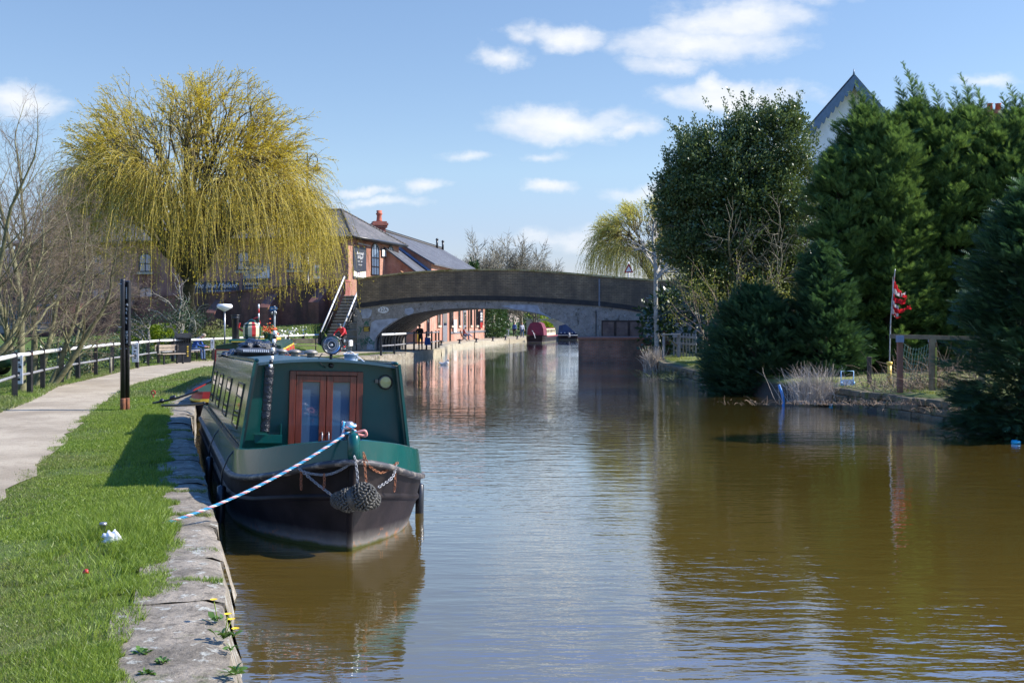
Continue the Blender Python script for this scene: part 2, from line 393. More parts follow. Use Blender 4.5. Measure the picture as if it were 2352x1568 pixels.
def stonemat(name, c1, c2, lich=(.42, .42, .36), moss=(.07, .09, .02), la=.62, ma=.6, bump=.012):
    m, t, b, o = newmat(name); ob = t.n('ShaderNodeTexCoord').outputs['Object']
    c = t.mix(t.ramp(t.noise(ob, 2.2, 6, .65), [(.35, 0), (.65, 1)]), c1, c2)
    c = t.mix(t.ramp(t.noise(ob, 7.5, 5, .6), [(la, 0), (la+.05, .75)]), c, lich)
    c = t.mix(t.ramp(t.noise(ob, 3.1, 7, .7), [(ma, 0), (ma+.1, .85)]), c, moss)
    c = t.mix(t.ramp(t.noise(ob, 13, 7, .75), [(.52, 0), (.64, .7)]), c, tuple(x*.45 for x in c1))
    c = t.mix(.8, c, t.ramp(t.noise(ob, 60, 5, .75), [(.3, .45), (.7, 1.2)]), 'MULTIPLY')
    t.link(c, b.inputs['Base Color']); b.inputs['Roughness'].default_value = .92; b.inputs['Specular IOR Level'].default_value = .25
    bn = t.n('ShaderNodeBump'); bn.inputs['Distance'].default_value = bump; t.link(t.noise(ob, 16, 7, .7), bn.inputs['Height']); t.link(bn.outputs[0], b.inputs['Normal'])
    return m
m_coping = stonemat('coping_stone', (.14, .12, .09), (.34, .29, .22), la=.58, ma=.58, bump=.02)
m_quay = stonemat('quay_stone', (.3, .26, .18), (.42, .37, .27), ma=.66)
m_bank = stonemat('bank_earth', (.06, .05, .035), (.13, .11, .07), lich=(.2, .18, .12), ma=.55)
m_asph = S('asphalt', (.07, .07, .07), (.045, .045, .045), 3, .9, bump=.004)

def watermat():
    m, t, b, o = newmat('canal_water'); ob = t.n('ShaderNodeTexCoord').outputs['Object']
    c = t.mix(t.ramp(t.noise(ob, .12, 4, .5), [(.35, 0), (.65, 1)]), (.078, .052, .009), (.105, .069, .0125))
    df = t.n('ShaderNodeBsdfDiffuse'); t.link(c, df.inputs[0]); gl = t.n('ShaderNodeBsdfGlossy'); gl.inputs['Roughness'].default_value = .015; gl.inputs[0].default_value = (.95, .98, 1, 1)
    fr = t.n('ShaderNodeFresnel'); fr.inputs[0].default_value = 1.36; mxs = t.n('ShaderNodeMixShader'); t.link(t.math('ADD', t.math('MULTIPLY', fr.outputs[0], 1.1), .20, clamp=True), mxs.inputs[0]); t.link(df.outputs[0], mxs.inputs[1]); t.link(gl.outputs[0], mxs.inputs[2]); t.link(mxs.outputs[0], o.inputs[0])
    def wv(sx, sy, sc, det, rough, rot=0., off=0.):
        mp = t.n('ShaderNodeMapping'); t.link(ob, mp.inputs[0]); mp.inputs['Scale'].default_value = (sx, sy, 1); mp.inputs['Rotation'].default_value = (0, 0, rot); mp.inputs['Location'].default_value = (off, off*.7, 0)
        return t.noise(mp.outputs[0], sc, det, rough)
    calm = t.ramp(wv(.25, .11, 1, 3, .5), [(.38, .25), (.62, 1)])
    sp = t.n('ShaderNodeSeparateXYZ'); t.link(ob, sp.inputs[0])
    a = wv(1, 3.0, 1.15, 2, .4, R(6)); bb = wv(1, 2.8, 3.4, 2, .45, R(-9), 3); d = wv(1, 2.2, 9.5, 2, .5, R(5), 9)
    h = t.math('ADD', t.math('MULTIPLY', a, .018), t.math('MULTIPLY', bb, .009)); h = t.math('ADD', h, t.math('MULTIPLY', t.math('MULTIPLY', d, calm), .0048))
    bn = t.n('ShaderNodeBump'); bn.inputs['Distance'].default_value = 1; bn.inputs['Strength'].default_value = WAVE
    t.link(t.math('MULTIPLY', h, t.math('ADD', t.math('MULTIPLY', calm, .7), .3)), bn.inputs['Height']); t.link(bn.outputs[0], gl.inputs['Normal']); t.link(bn.outputs[0], fr.inputs['Normal'])
    return m
WAVE = .55
wm = watermat(); mb = MB(); mb.quad((-22, -60, 0), (26, -60, 0), (26, 170, 0), (-22, 170, 0))
tag(mb.build('water', wm), 'brown canal water with fine ripples reflecting the sky', 'water', kind='structure')

ys = list(np.arange(-60, 0, 6.))+list(np.arange(0, 14, .5))+list(np.arange(14, 80, 1.))+list(np.arange(80, 166, 2.))
COPW = [(0, .6), (7.1, .56), (7.7, .4), (8.6, .32), (9.6, .33), (10.9, .4), (14, .41), (20, .46), (26, .5), (60, .5), (165, .5)]
offs = [.3, .6, .9, 1.3, 1.8, 2.4, 3, 4, 5, 6.5, 8, 10, 12, 14, 16, 18, 20, 23, 26, 30, 36, 45, 60, 90, 150, 300]
mb = MB(); vs = []; fs = []; nc = len(offs)+1
for y in ys:
    for o_ in [interp(COPW, y)-.15]+[q+.3 for q in offs]:
        x = XL(y)-o_; vs.append((x, y, hL(x, y)))
for i in range(len(ys)-1):
    for j in range(nc-1): a = i*nc+j; fs.append((a, a+1, a+nc+1, a+nc))
mb.add(vs, fs, smooth=True); lg = mb.build('towpath_grass_ground', m_grassg); tag(lg, 'grassy ground of the towpath side rising to the brick wall', 'ground', kind='structure')
mb = MB(); vs = []; fs = []; offr = [0, .15, .4, .8, 1.4, 2.2, 3.5, 6, 10, 20, 50, 300]; hr = [-.1, .12, .48, .55, .58, .6, .62, .65, .7, .8, .8, .8]
for y in ys:
    for o_, h in zip(offr, hr):
        q = noise.noise(Vector((y*1.3, o_, 0))); x = XR(y)+o_+(.18*q if o_ < 1 else 0)
        vs.append((x, y, h*(1 if y < 61 else .75)+(.08*noise.noise(Vector((x*1.1, y*1.1, 3))) if o_ > .2 else 0)))
nc = len(offr)
for i in range(len(ys)-1):
    for j in range(nc-1): a = i*nc+j; fs.append((a, a+nc, a+nc+1, a+1))
mb.add(vs, fs, smooth=True)
m, t, b, o = newmat('garden_ground'); ob = t.n('ShaderNodeTexCoord').outputs['Object']; sp = t.n('ShaderNodeSeparateXYZ'); t.link(ob, sp.inputs[0])
c = t.mix(t.ramp(t.noise(ob, 2.4, 6, .65), [(.4, 0), (.6, 1)]), (.10, .15, .02), (.24, .23, .06))
c = t.mix(t.ramp(t.noise(ob, 1.1, 6, .65), [(.55, 0), (.66, .8)]), c, (.25, .2, .13))
c = t.mix(t.ramp(sp.outputs[2], [(.36, 1), (.5, 0)]), c, (.055, .045, .03)); c = t.mix(.6, c, t.ramp(t.noise(ob, 30, 5, .7), [(.3, .5), (.7, 1.15)]), 'MULTIPLY')
t.link(c, b.inputs['Base Color']); b.inputs['Roughness'].default_value = .95; bn = t.n('ShaderNodeBump'); bn.inputs['Distance'].default_value = .05; t.link(t.noise(ob, 14, 6, .7), bn.inputs['Height']); t.link(bn.outputs[0], b.inputs['Normal'])
tag(mb.build('garden_ground', m), 'garden bank of the far side with mossy grass and dark earth edge', 'ground', kind='structure')
mb = MB(); L_ = 3000
for (x0, x1, y0, y1) in ((-L_, L_, 164, L_), (-L_, -280, -60, 164), (280, L_, -60, 164), (-L_, L_, -L_, -60)):
    mb.quad((x0, y0, .36), (x1, y0, .36), (x1, y1, .36), (x0, y1, .36))
tag(mb.build('ground', m_grassg), 'flat grassy land stretching to the horizon', 'ground', kind='structure')
# gravel path
Lp = [(-60, 960), (0, 947), (72.5, 918.7), (121, 890.7), (176, 877.5), (252.7, 860), (318.6, 843.4), (402, 833.5), (480, 826)]
Rp = [(-60, 1190), (0, 1147), (94.6, 1073), (135, 1028), (198, 958), (270, 902), (315, 881.6), (383, 863.6), (468, 843)]
Lw = [G(*p) for p in Lp]+[Vector((-13.6, 60, .4)), Vector((-11.8, 66, .4)), Vector((-9.9, 69.5, .4))]
Rw = [G(*p) for p in Rp]+[Vector((-9.6, 58, .4)), Vector((-8.6, 64, .4)), Vector((-6.9, 68, .4))]
Lw = [Vector((-14, 4, .4)), Vector((-11, 12, .4))]+Lw; Rw = [Vector((-6.2, 3, .4)), Vector((-6, 8, .4))]+Rw
def resample(P, n):
    L = [0]
    for a, b in zip(P, P[1:]): L.append(L[-1]+(b-a).length)
    out = []
    for i in range(n):
        s_ = L[-1]*i/(n-1); k = max(j for j in range(len(L)) if L[j] <= s_+1e-9); k = min(k, len(P)-2)
        out.append(P[k].lerp(P[k+1], (s_-L[k])/(L[k+1]-L[k])))
    return out
La = resample(Lw, 120); Ra = resample(Rw, 120)
def jit(i, k): return .07*noise.noise(Vector((i*.55, k, 0)))+.05*noise.noise(Vector((i*2.3, k, 5)))
mb = MB(); vs = []; fs = []; NCp = 12
for i in range(120):
    a, b = La[i], Ra[i]; dr = (b-a).normalized(); a = a-dr*jit(i, 3)*2; b = b+dr*jit(i, 9)*2
    for k in range(NCp):
        p = a.lerp(b, k/(NCp-1)); vs.append((p.x, p.y, max(hL(p.x, p.y), .4)+.012+.012*math.sin(PI*k/(NCp-1))))
fs = [(i*NCp+k, i*NCp+k+1, (i+1)*NCp+k+1, (i+1)*NCp+k) for i in range(119) for k in range(NCp-1)]
mb.add(vs, fs, smooth=True); tag(mb.build('gravel_path', m_path), 'pale gravel towpath curving past the fence', 'path', kind='structure')
def path_side(x, y):                      # <0 left of path, 0 on it, >0 right of it (towards water)
    l = interp([(p.y, p.x) for p in La[::3]], y); r = interp([(p.y, p.x) for p in Ra[::3]], y)
    return x-l if x < l else (x-r if x > r else 0)
# quay paving beyond the bridge
mb = MB(); q = [(x, y) for y in np.arange(76, 150, 3.) for x in [XL(y)]]
for (x0, y0), (x1, y1) in zip(q, q[1:]):
    mb.quad((x0-.4, y0, .425), (x1-.4, y1, .425), (x1-5-max(0, (y1-120))*.05, y1, .425), (x0-5-max(0, (y0-120))*.05, y0, .425))
mb.quad((-4.9-.3, 76, .425), (-9.9, 76, .425), (-9.6, 66, .425), (-6.3, 66, .425))
tag(mb.build('quay_paving', m_path), 'pale paved quay beside the warehouse', 'path', kind='structure')
# canal wall of coping stones, left bank
def bankwall(name, label, y0, y1, wfun, top, mats, wmin=.5, wmax=1.3, seed=1, foot=-.6, rag=.03):
    rd = random.Random(seed); mb = MB(); y = y0
    while y < y1:
        L = rd.uniform(wmin, wmax)*(1+max(0, y)/60); w0 = wfun(y)
        x0, x1 = XL(y), XL(y+L); u = Vector((x1-x0, L, 0)).normalized(); n = Vector((-u.y, u.x, 0))
        e0 = rd.uniform(-rag, rag); z = top+rd.uniform(-.012, .008); N = 7; K = 5
        Ls = math.hypot(x1-x0, L)+.03
        vs = []
        for i in range(N+1):
            for k in range(K+1):
                p = Vector((x0, y, 0))+u*(Ls*i/N)+n*(w0*k/K-e0)
                ed = .008 if i in (0, N) else 0; ed2 = .035 if k == 0 else 0
                zz = z-ed-ed2+.016*noise.noise(p*4)+.01*noise.noise(p*11)
                p = p+n*(.03*noise.noise(Vector((p.x*3, p.y*3, 1))) if k == 0 else 0); vs.append((p.x, p.y, zz))
        fs = [(i*(K+1)+k, i*(K+1)+k+1, (i+1)*(K+1)+k+1, (i+1)*(K+1)+k) for i in range(N) for k in range(K)]
        mb.add(vs, fs, 0, True)
        sv = []; NN = 5
        for i in range(N+1):
            b0 = Vector(vs[i*(K+1)])
            for j in range(NN+1):
                dz = j/NN; q = .11*dz*(wfun(y) > 0)*sstep(26, 10, y if y < 26 else 26)*0+(.26*dz if y < 9 else .08*dz)+.05*noise.noise(Vector((b0.x*3, b0.y*3, dz*4))); q = max(q, .006*dz)
                sv.append((b0.x-n.x*q*(dz > 0), b0.y-n.y*q*(dz > 0), b0.z+(foot-b0.z)*dz))
        mb.add(sv, [(i*(NN+1)+j, (i+1)*(NN+1)+j, (i+1)*(NN+1)+j+1, i*(NN+1)+j+1) for i in range(N) for j in range(NN)], 0, True)
        for i in (0, N):                        # joint faces
            a, b = Vector(vs[i*(K+1)]), Vector(vs[i*(K+1)+K]); mb.quad(a, b, b-Vector((0, 0, .3)), a-Vector((0, 0, .3)))
        y += L*u.y/1 if False else L
    o = mb.build(name, mats, normals=False); return o
tag(bankwall('canal_wall', '', -3, 66.5, lambda y: interp(COPW, y)+.12, .41, m_coping), 'weathered stone canal wall with worn coping slabs beside the grass', 'canal wall')
XLs = XLp
tag(bankwall('quay_wall', '', 76.5, 150, lambda y: .55, .44, m_quay, 1, 1.8, 3), 'sandy stone quay wall beyond the bridge below the warehouse', 'canal wall')
def garden_wall():
    rd = random.Random(9); mb = MB()
    for (ya, yb) in ((19.5, 31.5), (38, 52)):
        for row in range(3):
            y = ya+rd.uniform(0, .4)
            while y < yb:
                L = rd.uniform(.28, .75)*(1 if ya < 30 else 1.4); h = .17; x = XR(y+L/2)+.02+row*.035+rd.uniform(-.03, .04); a = math.atan2(L, XR(y+L)-XR(y))
                mb.box((x+.15, y+L/2, .05+row*.165+rd.uniform(-.015, .015)), (L*.97, .34, h*rd.uniform(.9, 1.05)), a+rd.uniform(-.05, .05), bev=.025); y += L*abs(math.sin(a))
    tag(mb.build('garden_wall', stonemat('bank_stone', (.10, .085, .055), (.2, .17, .11), lich=(.3, .27, .18), moss=(.10, .12, .02), la=.66, ma=.52, bump=.03)), 'low mossy stone wall holding up the far garden bank', 'bank wall')
garden_wall()
# ---------------------------------------------------------------- bridge
m_bbrick = brickmat('bridge_brick', (.28, .195, .11), (.42, .30, .175), (.09, .078, .06), .3, .1, .012, stain=(.09, .073, .055), stn=.38, ssc=.5, pale=(.42, .38, .32), paleamt=.0)
m_conc = stonemat('bridge_concrete', (.24, .22, .185), (.37, .335, .29), lich=(.4, .4, .42), moss=(.07, .065, .055), la=.6, ma=.56, bump=.006)
m_concpatch = S('pale_render', (.4, .43, .48), (.24, .25, .27), 2.5, .9, bump=.004)
m_mosscop = stonemat('mossy_coping', (.42, .33, .13), (.55, .45, .25), moss=(.22, .17, .03), lich=(.4, .36, .28), ma=.48, bump=.01)
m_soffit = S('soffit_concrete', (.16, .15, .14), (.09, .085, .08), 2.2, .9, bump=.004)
m_dkbrick = brickmat('dark_brick', (.32, .11, .06), (.42, .18, .10), (.26, .22, .18), stain=(.09, .07, .05), stn=.35, ssc=.8)
fb = Wall((-8.47, 70.5), (3.89, 67.0)); bax = Vector((.272, .962, 0)).normalized(); BW = 5.2
top_v = [(820, 640), (860, 634), (900, 628.5), (950, 623.5), (1020, 619.5), (1085, 617.7), (1150, 617.5), (1207, 618.5), (1290, 624), (1378, 632), (1440, 637), (1497, 641), (1580, 646), (1660, 652), (1760, 662)]
mid_v = [(820, 707), (880, 699), (950, 692.6), (1010, 690), (1085, 689), (1150, 689.5), (1207, 691.4), (1290, 696), (1378, 702), (1440, 710), (1497, 720), (1580, 728), (1660, 736), (1760, 745)]
arc_v = [(862.5, 812), (863.7, 777), (884.5, 755), (926, 728), (960, 718.5), (999, 712), (1045, 708.5), (1084.7, 707.3), (1145.8, 708.8), (1180, 712), (1219, 718.3), (1250, 725.5), (1280, 735.4), (1300, 745.5), (1316.6, 759.7), (1328.3, 778), (1328.8, 860)]
topw = [fb.hit(*p) for p in top_v]; midw = [fb.hit(*p) for p in mid_v]; arcw = [fb.hit(*p) for p in arc_v]
def smooth_curve(P, n):
    out = []
    for i in range(len(P)-1):
        p0 = P[max(i-1, 0)]; p1 = P[i]; p2 = P[i+1]; p3 = P[min(i+2, len(P)-1)]
        for k in range(n):
            s_ = k/n; out.append(tuple(.5*((2*b_)+(-a_+c_)*s_+(2*a_-5*b_+4*c_-d_)*s_*s_+(-a_+3*b_-3*c_+d_)*s_**3) for a_, b_, c_, d_ in zip(p0, p1, p2, p3)))
    out.append(P[-1]); return out
arcs = smooth_curve(arcw, 4)
t0 = topw[0][0]; t1 = topw[-1][0]; ta, tb = arcw[0][0], arcw[-1][0]
br = thing('road_bridge', 'dark brick and concrete arch bridge spanning the canal', 'bridge', (fb.at(6, 0).x, fb.at(6, 0).y, 0))
mb = MB()
def arcz(t_): return interp([(p[0], p[1]) for p in arcs], t_)
tt = sorted(set([t0, t1]+list(np.linspace(t0, ta, 6))+[p[0] for p in arcs]+list(np.linspace(tb, t1, 12))))
tt = [a for i, a in enumerate(tt) if i == 0 or a-tt[i-1] > 1e-3]
for off, s_ in ((0, 1), (-BW, -1)):
    for a, b in zip(tt, tt[1:]):
        inn = a >= ta-1e-3 and b <= tb+1e-3
        za, zb = (arcz(a), arcz(b)) if inn else (-.5, -.5)
        q = [fb.at(a, za), fb.at(b, zb), fb.at(b, interp(midw, b)), fb.at(a, interp(midw, a))]
        q = [p+bax*(-off) for p in q]; mb.quad(*(q if s_ > 0 else q[::-1]))
for e in (t0, t1):
    p0, p1 = fb.at(e, -.5), fb.at(e, interp(midw, e)); mb.quad(p0, p1, p1+bax*BW, p0+bax*BW)
for a, b in zip(tt, tt[1:]):              # deck under the road
    mb.quad(fb.at(a, interp(midw, a)-.02)+bax*.3, fb.at(b, interp(midw, b)-.02)+bax*.3, fb.at(b, interp(midw, b)-.02)+bax*(BW-.3), fb.at(a, interp(midw, a)-.02)+bax*(BW-.3))
mb.build('spandrel', m_conc, br, local=False, normals=False)
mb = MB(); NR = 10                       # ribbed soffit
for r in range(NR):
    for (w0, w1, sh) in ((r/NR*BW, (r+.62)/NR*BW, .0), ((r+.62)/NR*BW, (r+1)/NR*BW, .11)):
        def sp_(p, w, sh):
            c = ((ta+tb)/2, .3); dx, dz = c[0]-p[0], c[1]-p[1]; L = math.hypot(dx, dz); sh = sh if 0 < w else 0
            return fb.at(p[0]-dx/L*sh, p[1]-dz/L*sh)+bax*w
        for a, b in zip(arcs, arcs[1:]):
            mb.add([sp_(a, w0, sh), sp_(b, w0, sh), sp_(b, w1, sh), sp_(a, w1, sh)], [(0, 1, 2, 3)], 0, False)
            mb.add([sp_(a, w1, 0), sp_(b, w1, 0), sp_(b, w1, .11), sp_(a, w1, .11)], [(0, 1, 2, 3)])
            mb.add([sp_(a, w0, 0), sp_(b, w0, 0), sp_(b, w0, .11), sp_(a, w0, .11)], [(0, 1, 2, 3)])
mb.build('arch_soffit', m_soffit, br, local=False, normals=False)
for nm, off in (('parapet', 0), ('parapet', BW-.42)):
    mb = MB()
    for a, b in zip(topw, topw[1:]):
        a_, b_ = a[0], b[0]; o3 = bax*off
        P = [fb.at(a_, interp(midw, a_), .04), fb.at(b_, interp(midw, b_), .04), fb.at(b_, b[1]-.1, .04), fb.at(a_, a[1]-.1, .04)]
        P = [p+o3 for p in P]; mb.quad(*P); Q = [p+bax*.42 for p in P]; mb.quad(*Q[::-1]); mb.quad(P[0], P[1], Q[1], Q[0])
    for e, j in ((topw[0], 0), (topw[-1], -1)):
        P = [fb.at(e[0], interp(midw, e[0]), .04)+bax*off, fb.at(e[0], e[1]-.1, .04)+bax*off]; mb.quad(P[0], P[1], P[1]+bax*.42, P[0]+bax*.42)
    mb.build(nm, m_bbrick, br, local=False, normals=False)
    mb = MB()
    for a, b in zip(topw, topw[1:]):
        A = fb.at(a[0], a[1]-.1, .09)+bax*off; B = fb.at(b[0], b[1]-.1, .09)+bax*off; w = bax*.54; h = Vector((0, 0, .1))
        mb.quad(A, B, B+h, A+h); mb.quad(A+h, B+h, B+h+w, A+h+w); mb.quad(A+w, A+w+h, B+w+h, B+w); mb.quad(A, A+w, B+w, B)
    e = topw[0]; A = fb.at(e[0], e[1]-.1, .09)+bax*off; mb.quad(A, A+bax*.54, A+bax*.54+Vector((0, 0, .1)), A+Vector((0, 0, .1)))
    mb.build('coping', m_mosscop, br, local=False, normals=False)
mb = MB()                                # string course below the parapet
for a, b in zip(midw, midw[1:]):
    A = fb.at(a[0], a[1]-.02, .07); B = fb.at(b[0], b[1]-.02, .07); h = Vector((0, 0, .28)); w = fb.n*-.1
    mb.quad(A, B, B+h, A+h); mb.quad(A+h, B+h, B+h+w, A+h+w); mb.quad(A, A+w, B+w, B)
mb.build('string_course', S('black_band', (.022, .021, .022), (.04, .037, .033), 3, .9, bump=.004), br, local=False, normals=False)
def patch(pts, mat, name, off=.012, par=br):
    mb = MB(); P = [fb.hit(*p) for p in pts]; Q = [fb.at(t_, z, off) for t_, z in P]; Q2 = [fb.at(t_, z, .001) for t_, z in P]
    mb.add(Q, [tuple(range(len(Q)))]); n = len(Q); mb.add(Q+Q2, [(i, (i+1) % n, n+(i+1) % n, n+i) for i in range(n)]); return mb.build(name, mat, par, local=False)
patch([(853, 741), (862, 735), (900, 731.5), (916, 731), (895, 744), (882, 753), (868, 769), (860.5, 780), (860, 803), (842, 803), (843, 793), (849, 775), (850, 760)], m_concpatch, 'whitewashed_patch')
patch([(1150, 703), (1180, 699.5), (1213, 700), (1235, 701), (1241, 715), (1262, 727), (1268, 733), (1250, 723), (1219, 716), (1185, 710)], m_concpatch, 'render_patch')
patch([(828, 712), (845, 708), (855, 712), (852, 724), (846, 731), (832, 731)], m_concpatch, 'render_patch', .011)
patch([(930, 709), (946, 706), (951, 712), (948, 720), (938, 724), (930, 720)], m_concpatch, 'render_patch', .011)
mb = MB(); a = fb.hit(1377, 640); b = fb.hit(1377, 703); mb.bar(fb.at(a[0], a[1], .07), fb.at(b[0], b[1], .07), .09, .03); mb.build('expansion_joint', m_grey, br, local=False)
mb = MB(); a = fb.hit(1369, 712); b = fb.hit(1369, 775); mb.bar(fb.at(a[0], a[1], .03), fb.at(b[0], b[1], .03), .04, .03); mb.build('drain_crack', m_black, br, local=False)
# bridge number plate
mb = MB(); c = fb.hit(880.5, 711.7); rx = 13*73/FP; rz = 7*73/FP
vs = [fb.at(c[0]+rx*math.cos(a), c[1]+rz*math.sin(a), .03) for a in np.linspace(0, 2*PI, 25)[:-1]]; vb = [fb.at(c[0]+rx*math.cos(a), c[1]+rz*math.sin(a), .002) for a in np.linspace(0, 2*PI, 25)[:-1]]
mb.add(vs, [tuple(range(24))]); mb.add(vs+vb, [(i, (i+1) % 24, 24+(i+1) % 24, 24+i) for i in range(24)])
text_mb('32A', .34, fb.at(c[0], c[1], .034), fb.u, (0, 0, 1), mb, 1); ob_ = mb.build('number_plate', [m_white, m_black], br, local=False, normals=False); ob_['label'] = 'white oval plate reading 32A on the bridge'
P = thing('warning_sign', 'small yellow warning sign on the bridge abutment under the oval plate', 'sign', fb.at(fb.hit(840, 750)[0], 0)); mb = MB()
a, b = fb.hit(835, 749.5), fb.hit(850, 761)
mb.prism([fb.at(a[0], a[1], .014), fb.at(b[0], a[1], .014), fb.at(b[0], b[1], .014), fb.at(a[0], b[1], .014)], fb.n*.02); mb.build('board', m_black, P, local=False)
mb = MB(); w_ = b[0]-a[0]
for k in range(5): z = a[1]-.05-k*.053; mb.prism([fb.at(a[0]+.04, z, .036), fb.at(b[0]-.04-.05*(k % 3), z, .036), fb.at(b[0]-.04-.05*(k % 3), z-.03, .036), fb.at(a[0]+.04, z-.03, .036)], fb.n*.002)
mb.build('lettering', m_yellow, P, local=False)
# green graffiti strokes
gp = thing('graffiti', 'green spray scrawl on the bridge abutment beside the yellow sign', 'graffiti', fb.at(fb.hit(835, 780)[0], 0, .02)); mb = MB(); rg = random.Random(5)
for k in range(17):
    x, y = rg.uniform(824, 864), rg.uniform(728, 790); st = [(x, y)]
    for j in range(5): x += rg.uniform(-5, 6); y += rg.uniform(-8, 8); st.append((min(x, 859), min(max(y, 722), 800)))
    st = smooth_curve(st, 4); h = [fb.hit(*p) for p in st]
    for p, q in zip(h, h[1:]):
        d_ = Vector((q[0]-p[0], q[1]-p[1])); 
        if d_.length < 1e-4: continue
        n_ = Vector((-d_.y, d_.x)).normalized()*.016
        mb.quad(fb.at(p[0]+n_.x, p[1]+n_.y, .019), fb.at(q[0]+n_.x, q[1]+n_.y, .019), fb.at(q[0]-n_.x, q[1]-n_.y, .019), fb.at(p[0]-n_.x, p[1]-n_.y, .019))
mb.build('paint_line', S('green_spray', (.04, .17, .10), (.03, .11, .07), 8, .8), gp, local=False, normals=False)
mb = MB()
for a, b in zip(topw, topw[1:]):          # road over the bridge
    mb.quad(fb.at(a[0], interp(midw, a[0])+.2)+bax*.42, fb.at(b[0], interp(midw, b[0])+.2)+bax*.42, fb.at(b[0], interp(midw, b[0])+.2)+bax*(BW-.42), fb.at(a[0], interp(midw, a[0])+.2)+bax*(BW-.42))
tag(mb.build('road', m_asph, normals=False), 'asphalt road over the bridge', 'road', kind='structure')
# brick pier by the right foot of the arch
pc = [(3.6, 61.7), (8.2, 61.3), (8.6, 67), (4.05, 67.2)]
pr = thing('brick_landing', 'low red brick landing with stone top at the right foot of the bridge', 'brick wall', (6, 63, 0)); mb = MB()
mb.prism([Vector((x, y, -.5)) for x, y in pc], (0, 0, 1.78)); mb.build('wall', m_dkbrick, pr, local=False)
mb = MB(); cc = Vector((6.1, 64.3)); mb.prism([Vector(((x-cc.x)*1.02+cc.x, (y-cc.y)*1.02+cc.y, 1.285)) for x, y in pc], (0, 0, .1)); mb.build('coping', S('redstone', (.3, .13, .08), (.2, .1, .07), 5, .9, bump=.005), pr, local=False)
pp = thing('gate_pier', 'square brick pier at the right end of the brick landing', 'brick pier', (8.15, 61.2, 0)); mb = MB(); mb.box((0, 0, .65), (.66, .66, 2.2), bev=.02); mb.build('wall', m_dkbrick, pp)
mb = MB(); mb.box((0, 0, 1.8), (.76, .76, .1), bev=.02); mb.build('cap', m_dkbrick, pp)
# shuttered panel
sp1 = thing('shuttered_opening', 'brown boarded panel in three parts on the bridge wall over the brick landing', 'shutter', fb.at(fb.hit(1430, 760)[0], 0))
a, b = fb.hit(1382, 735.5), fb.hit(1477, 776); mb = MB(); T = b[0]-a[0]
mb.box(fb.at(a[0]+T/2, (a[1]+b[1])/2, .03), (T, .06, a[1]-b[1]), math.atan2(fb.u.y, fb.u.x)); mb.build('frame', S('dark_wood', (.06, .035, .022), (.035, .02, .014), 5, .8), sp1, local=False)
for k in range(3):
    mb = MB(); w = T/3; mb.box(fb.at(a[0]+w*(k+.5), (a[1]+b[1])/2, .07), (w-.16, .03, a[1]-b[1]-.2), math.atan2(fb.u.y, fb.u.x)); mb.build('board_panel', S('faded_ply', (.18, .12, .09), (.11, .07, .055), 3, .85), sp1, local=False)
# platform (narrow ledge) under the arch
mb = MB(); mb.prism([(-6.15, 66.2, -.4), (-4.75, 76.2, -.4), (-9.2, 77, -.4), (-9.6, 66.6, -.4)], (0, 0, .82)); tag(mb.build('towpath_ledge', m_quay), 'paved towpath ledge passing below the arch', 'ledge', kind='structure')
# ---------------------------------------------------------------- retaining wall with buttresses
rw = thing('retaining_wall', 'long dark brick retaining wall with sloped buttresses behind the grass', 'brick wall', (-25, 84, 1)); mb = MB()
m_rbrick = brickmat('wall_brick', (.34, .10, .065), (.46, .16, .10), (.24, .19, .16), stain=(.07, .045, .035), stn=.45, ssc=.5, pale=(.5, .48, .44), paleamt=.0)
N = 30
for i in range(N):
    a, b = wall.L*i/N, wall.L*(i+1)/N
    P = [wall.at(a, -.2), wall.at(b, -.2), wall.at(b, wtop(b)), wall.at(a, wtop(a))]; Q = [p-wall.n*.4 for p in P]
    mb.quad(*P); mb.quad(*Q[::-1])
for e in (0, wall.L): p, q = wall.at(e, -.2), wall.at(e, wtop(e)); mb.quad(p, q, q-wall.n*.4, p-wall.n*.4)
mb.build('wall', m_rbrick, rw, local=False, normals=False)
mb = MB()
for i in range(N):
    a, b = wall.L*i/N, wall.L*(i+1)/N; A, B = wall.at(a, wtop(a), .05), wall.at(b, wtop(b), .05); h = Vector((0, 0, .12)); w = wall.n*-.5
    mb.quad(A, B, B+h, A+h); mb.quad(A+h, B+h, B+h+w, A+h+w); mb.quad(A, A+w, B+w, B)
mb.build('coping', m_rbrick, rw, local=False, normals=False)
for (bx, ty) in ((90, 692), (188, 690), (302, 690), (506, 688), (628, 675), (742, 662)):
    t_ = wall.hit(bx, 700)[0]; z = wall.hit(bx, ty)[1]; w = .42; mb = MB(); dp = 1.1
    prof = [(0, -.2), (dp, -.2), (dp, z-.95), (0, z)]
    A = [wall.at(t_-w, h, o_+.004) for o_, h in prof]; mb.prism(A, wall.u*2*w); mb.build('buttress', m_rbrick, rw, local=False)
wp = thing('wall_end_pier', 'tall red brick pier closing the retaining wall at the stair top', 'brick pier', wall.at(wall.L+.25, 0)); mb = MB()
mb.box((0, 0, 2.4), (.55, .7, 5.0), math.atan2(wall.u.y, wall.u.x), bev=.02); mb.build('wall', brickmat('pier_brick', (.36, .09, .07), (.45, .14, .11), (.3, .2, .17)), wp)
mb = MB(); mb.box((0, 0, 4.97), (.62, .77, .14), math.atan2(wall.u.y, wall.u.x), bev=.02); mb.build('cap', MATS['pier_brick'], wp)
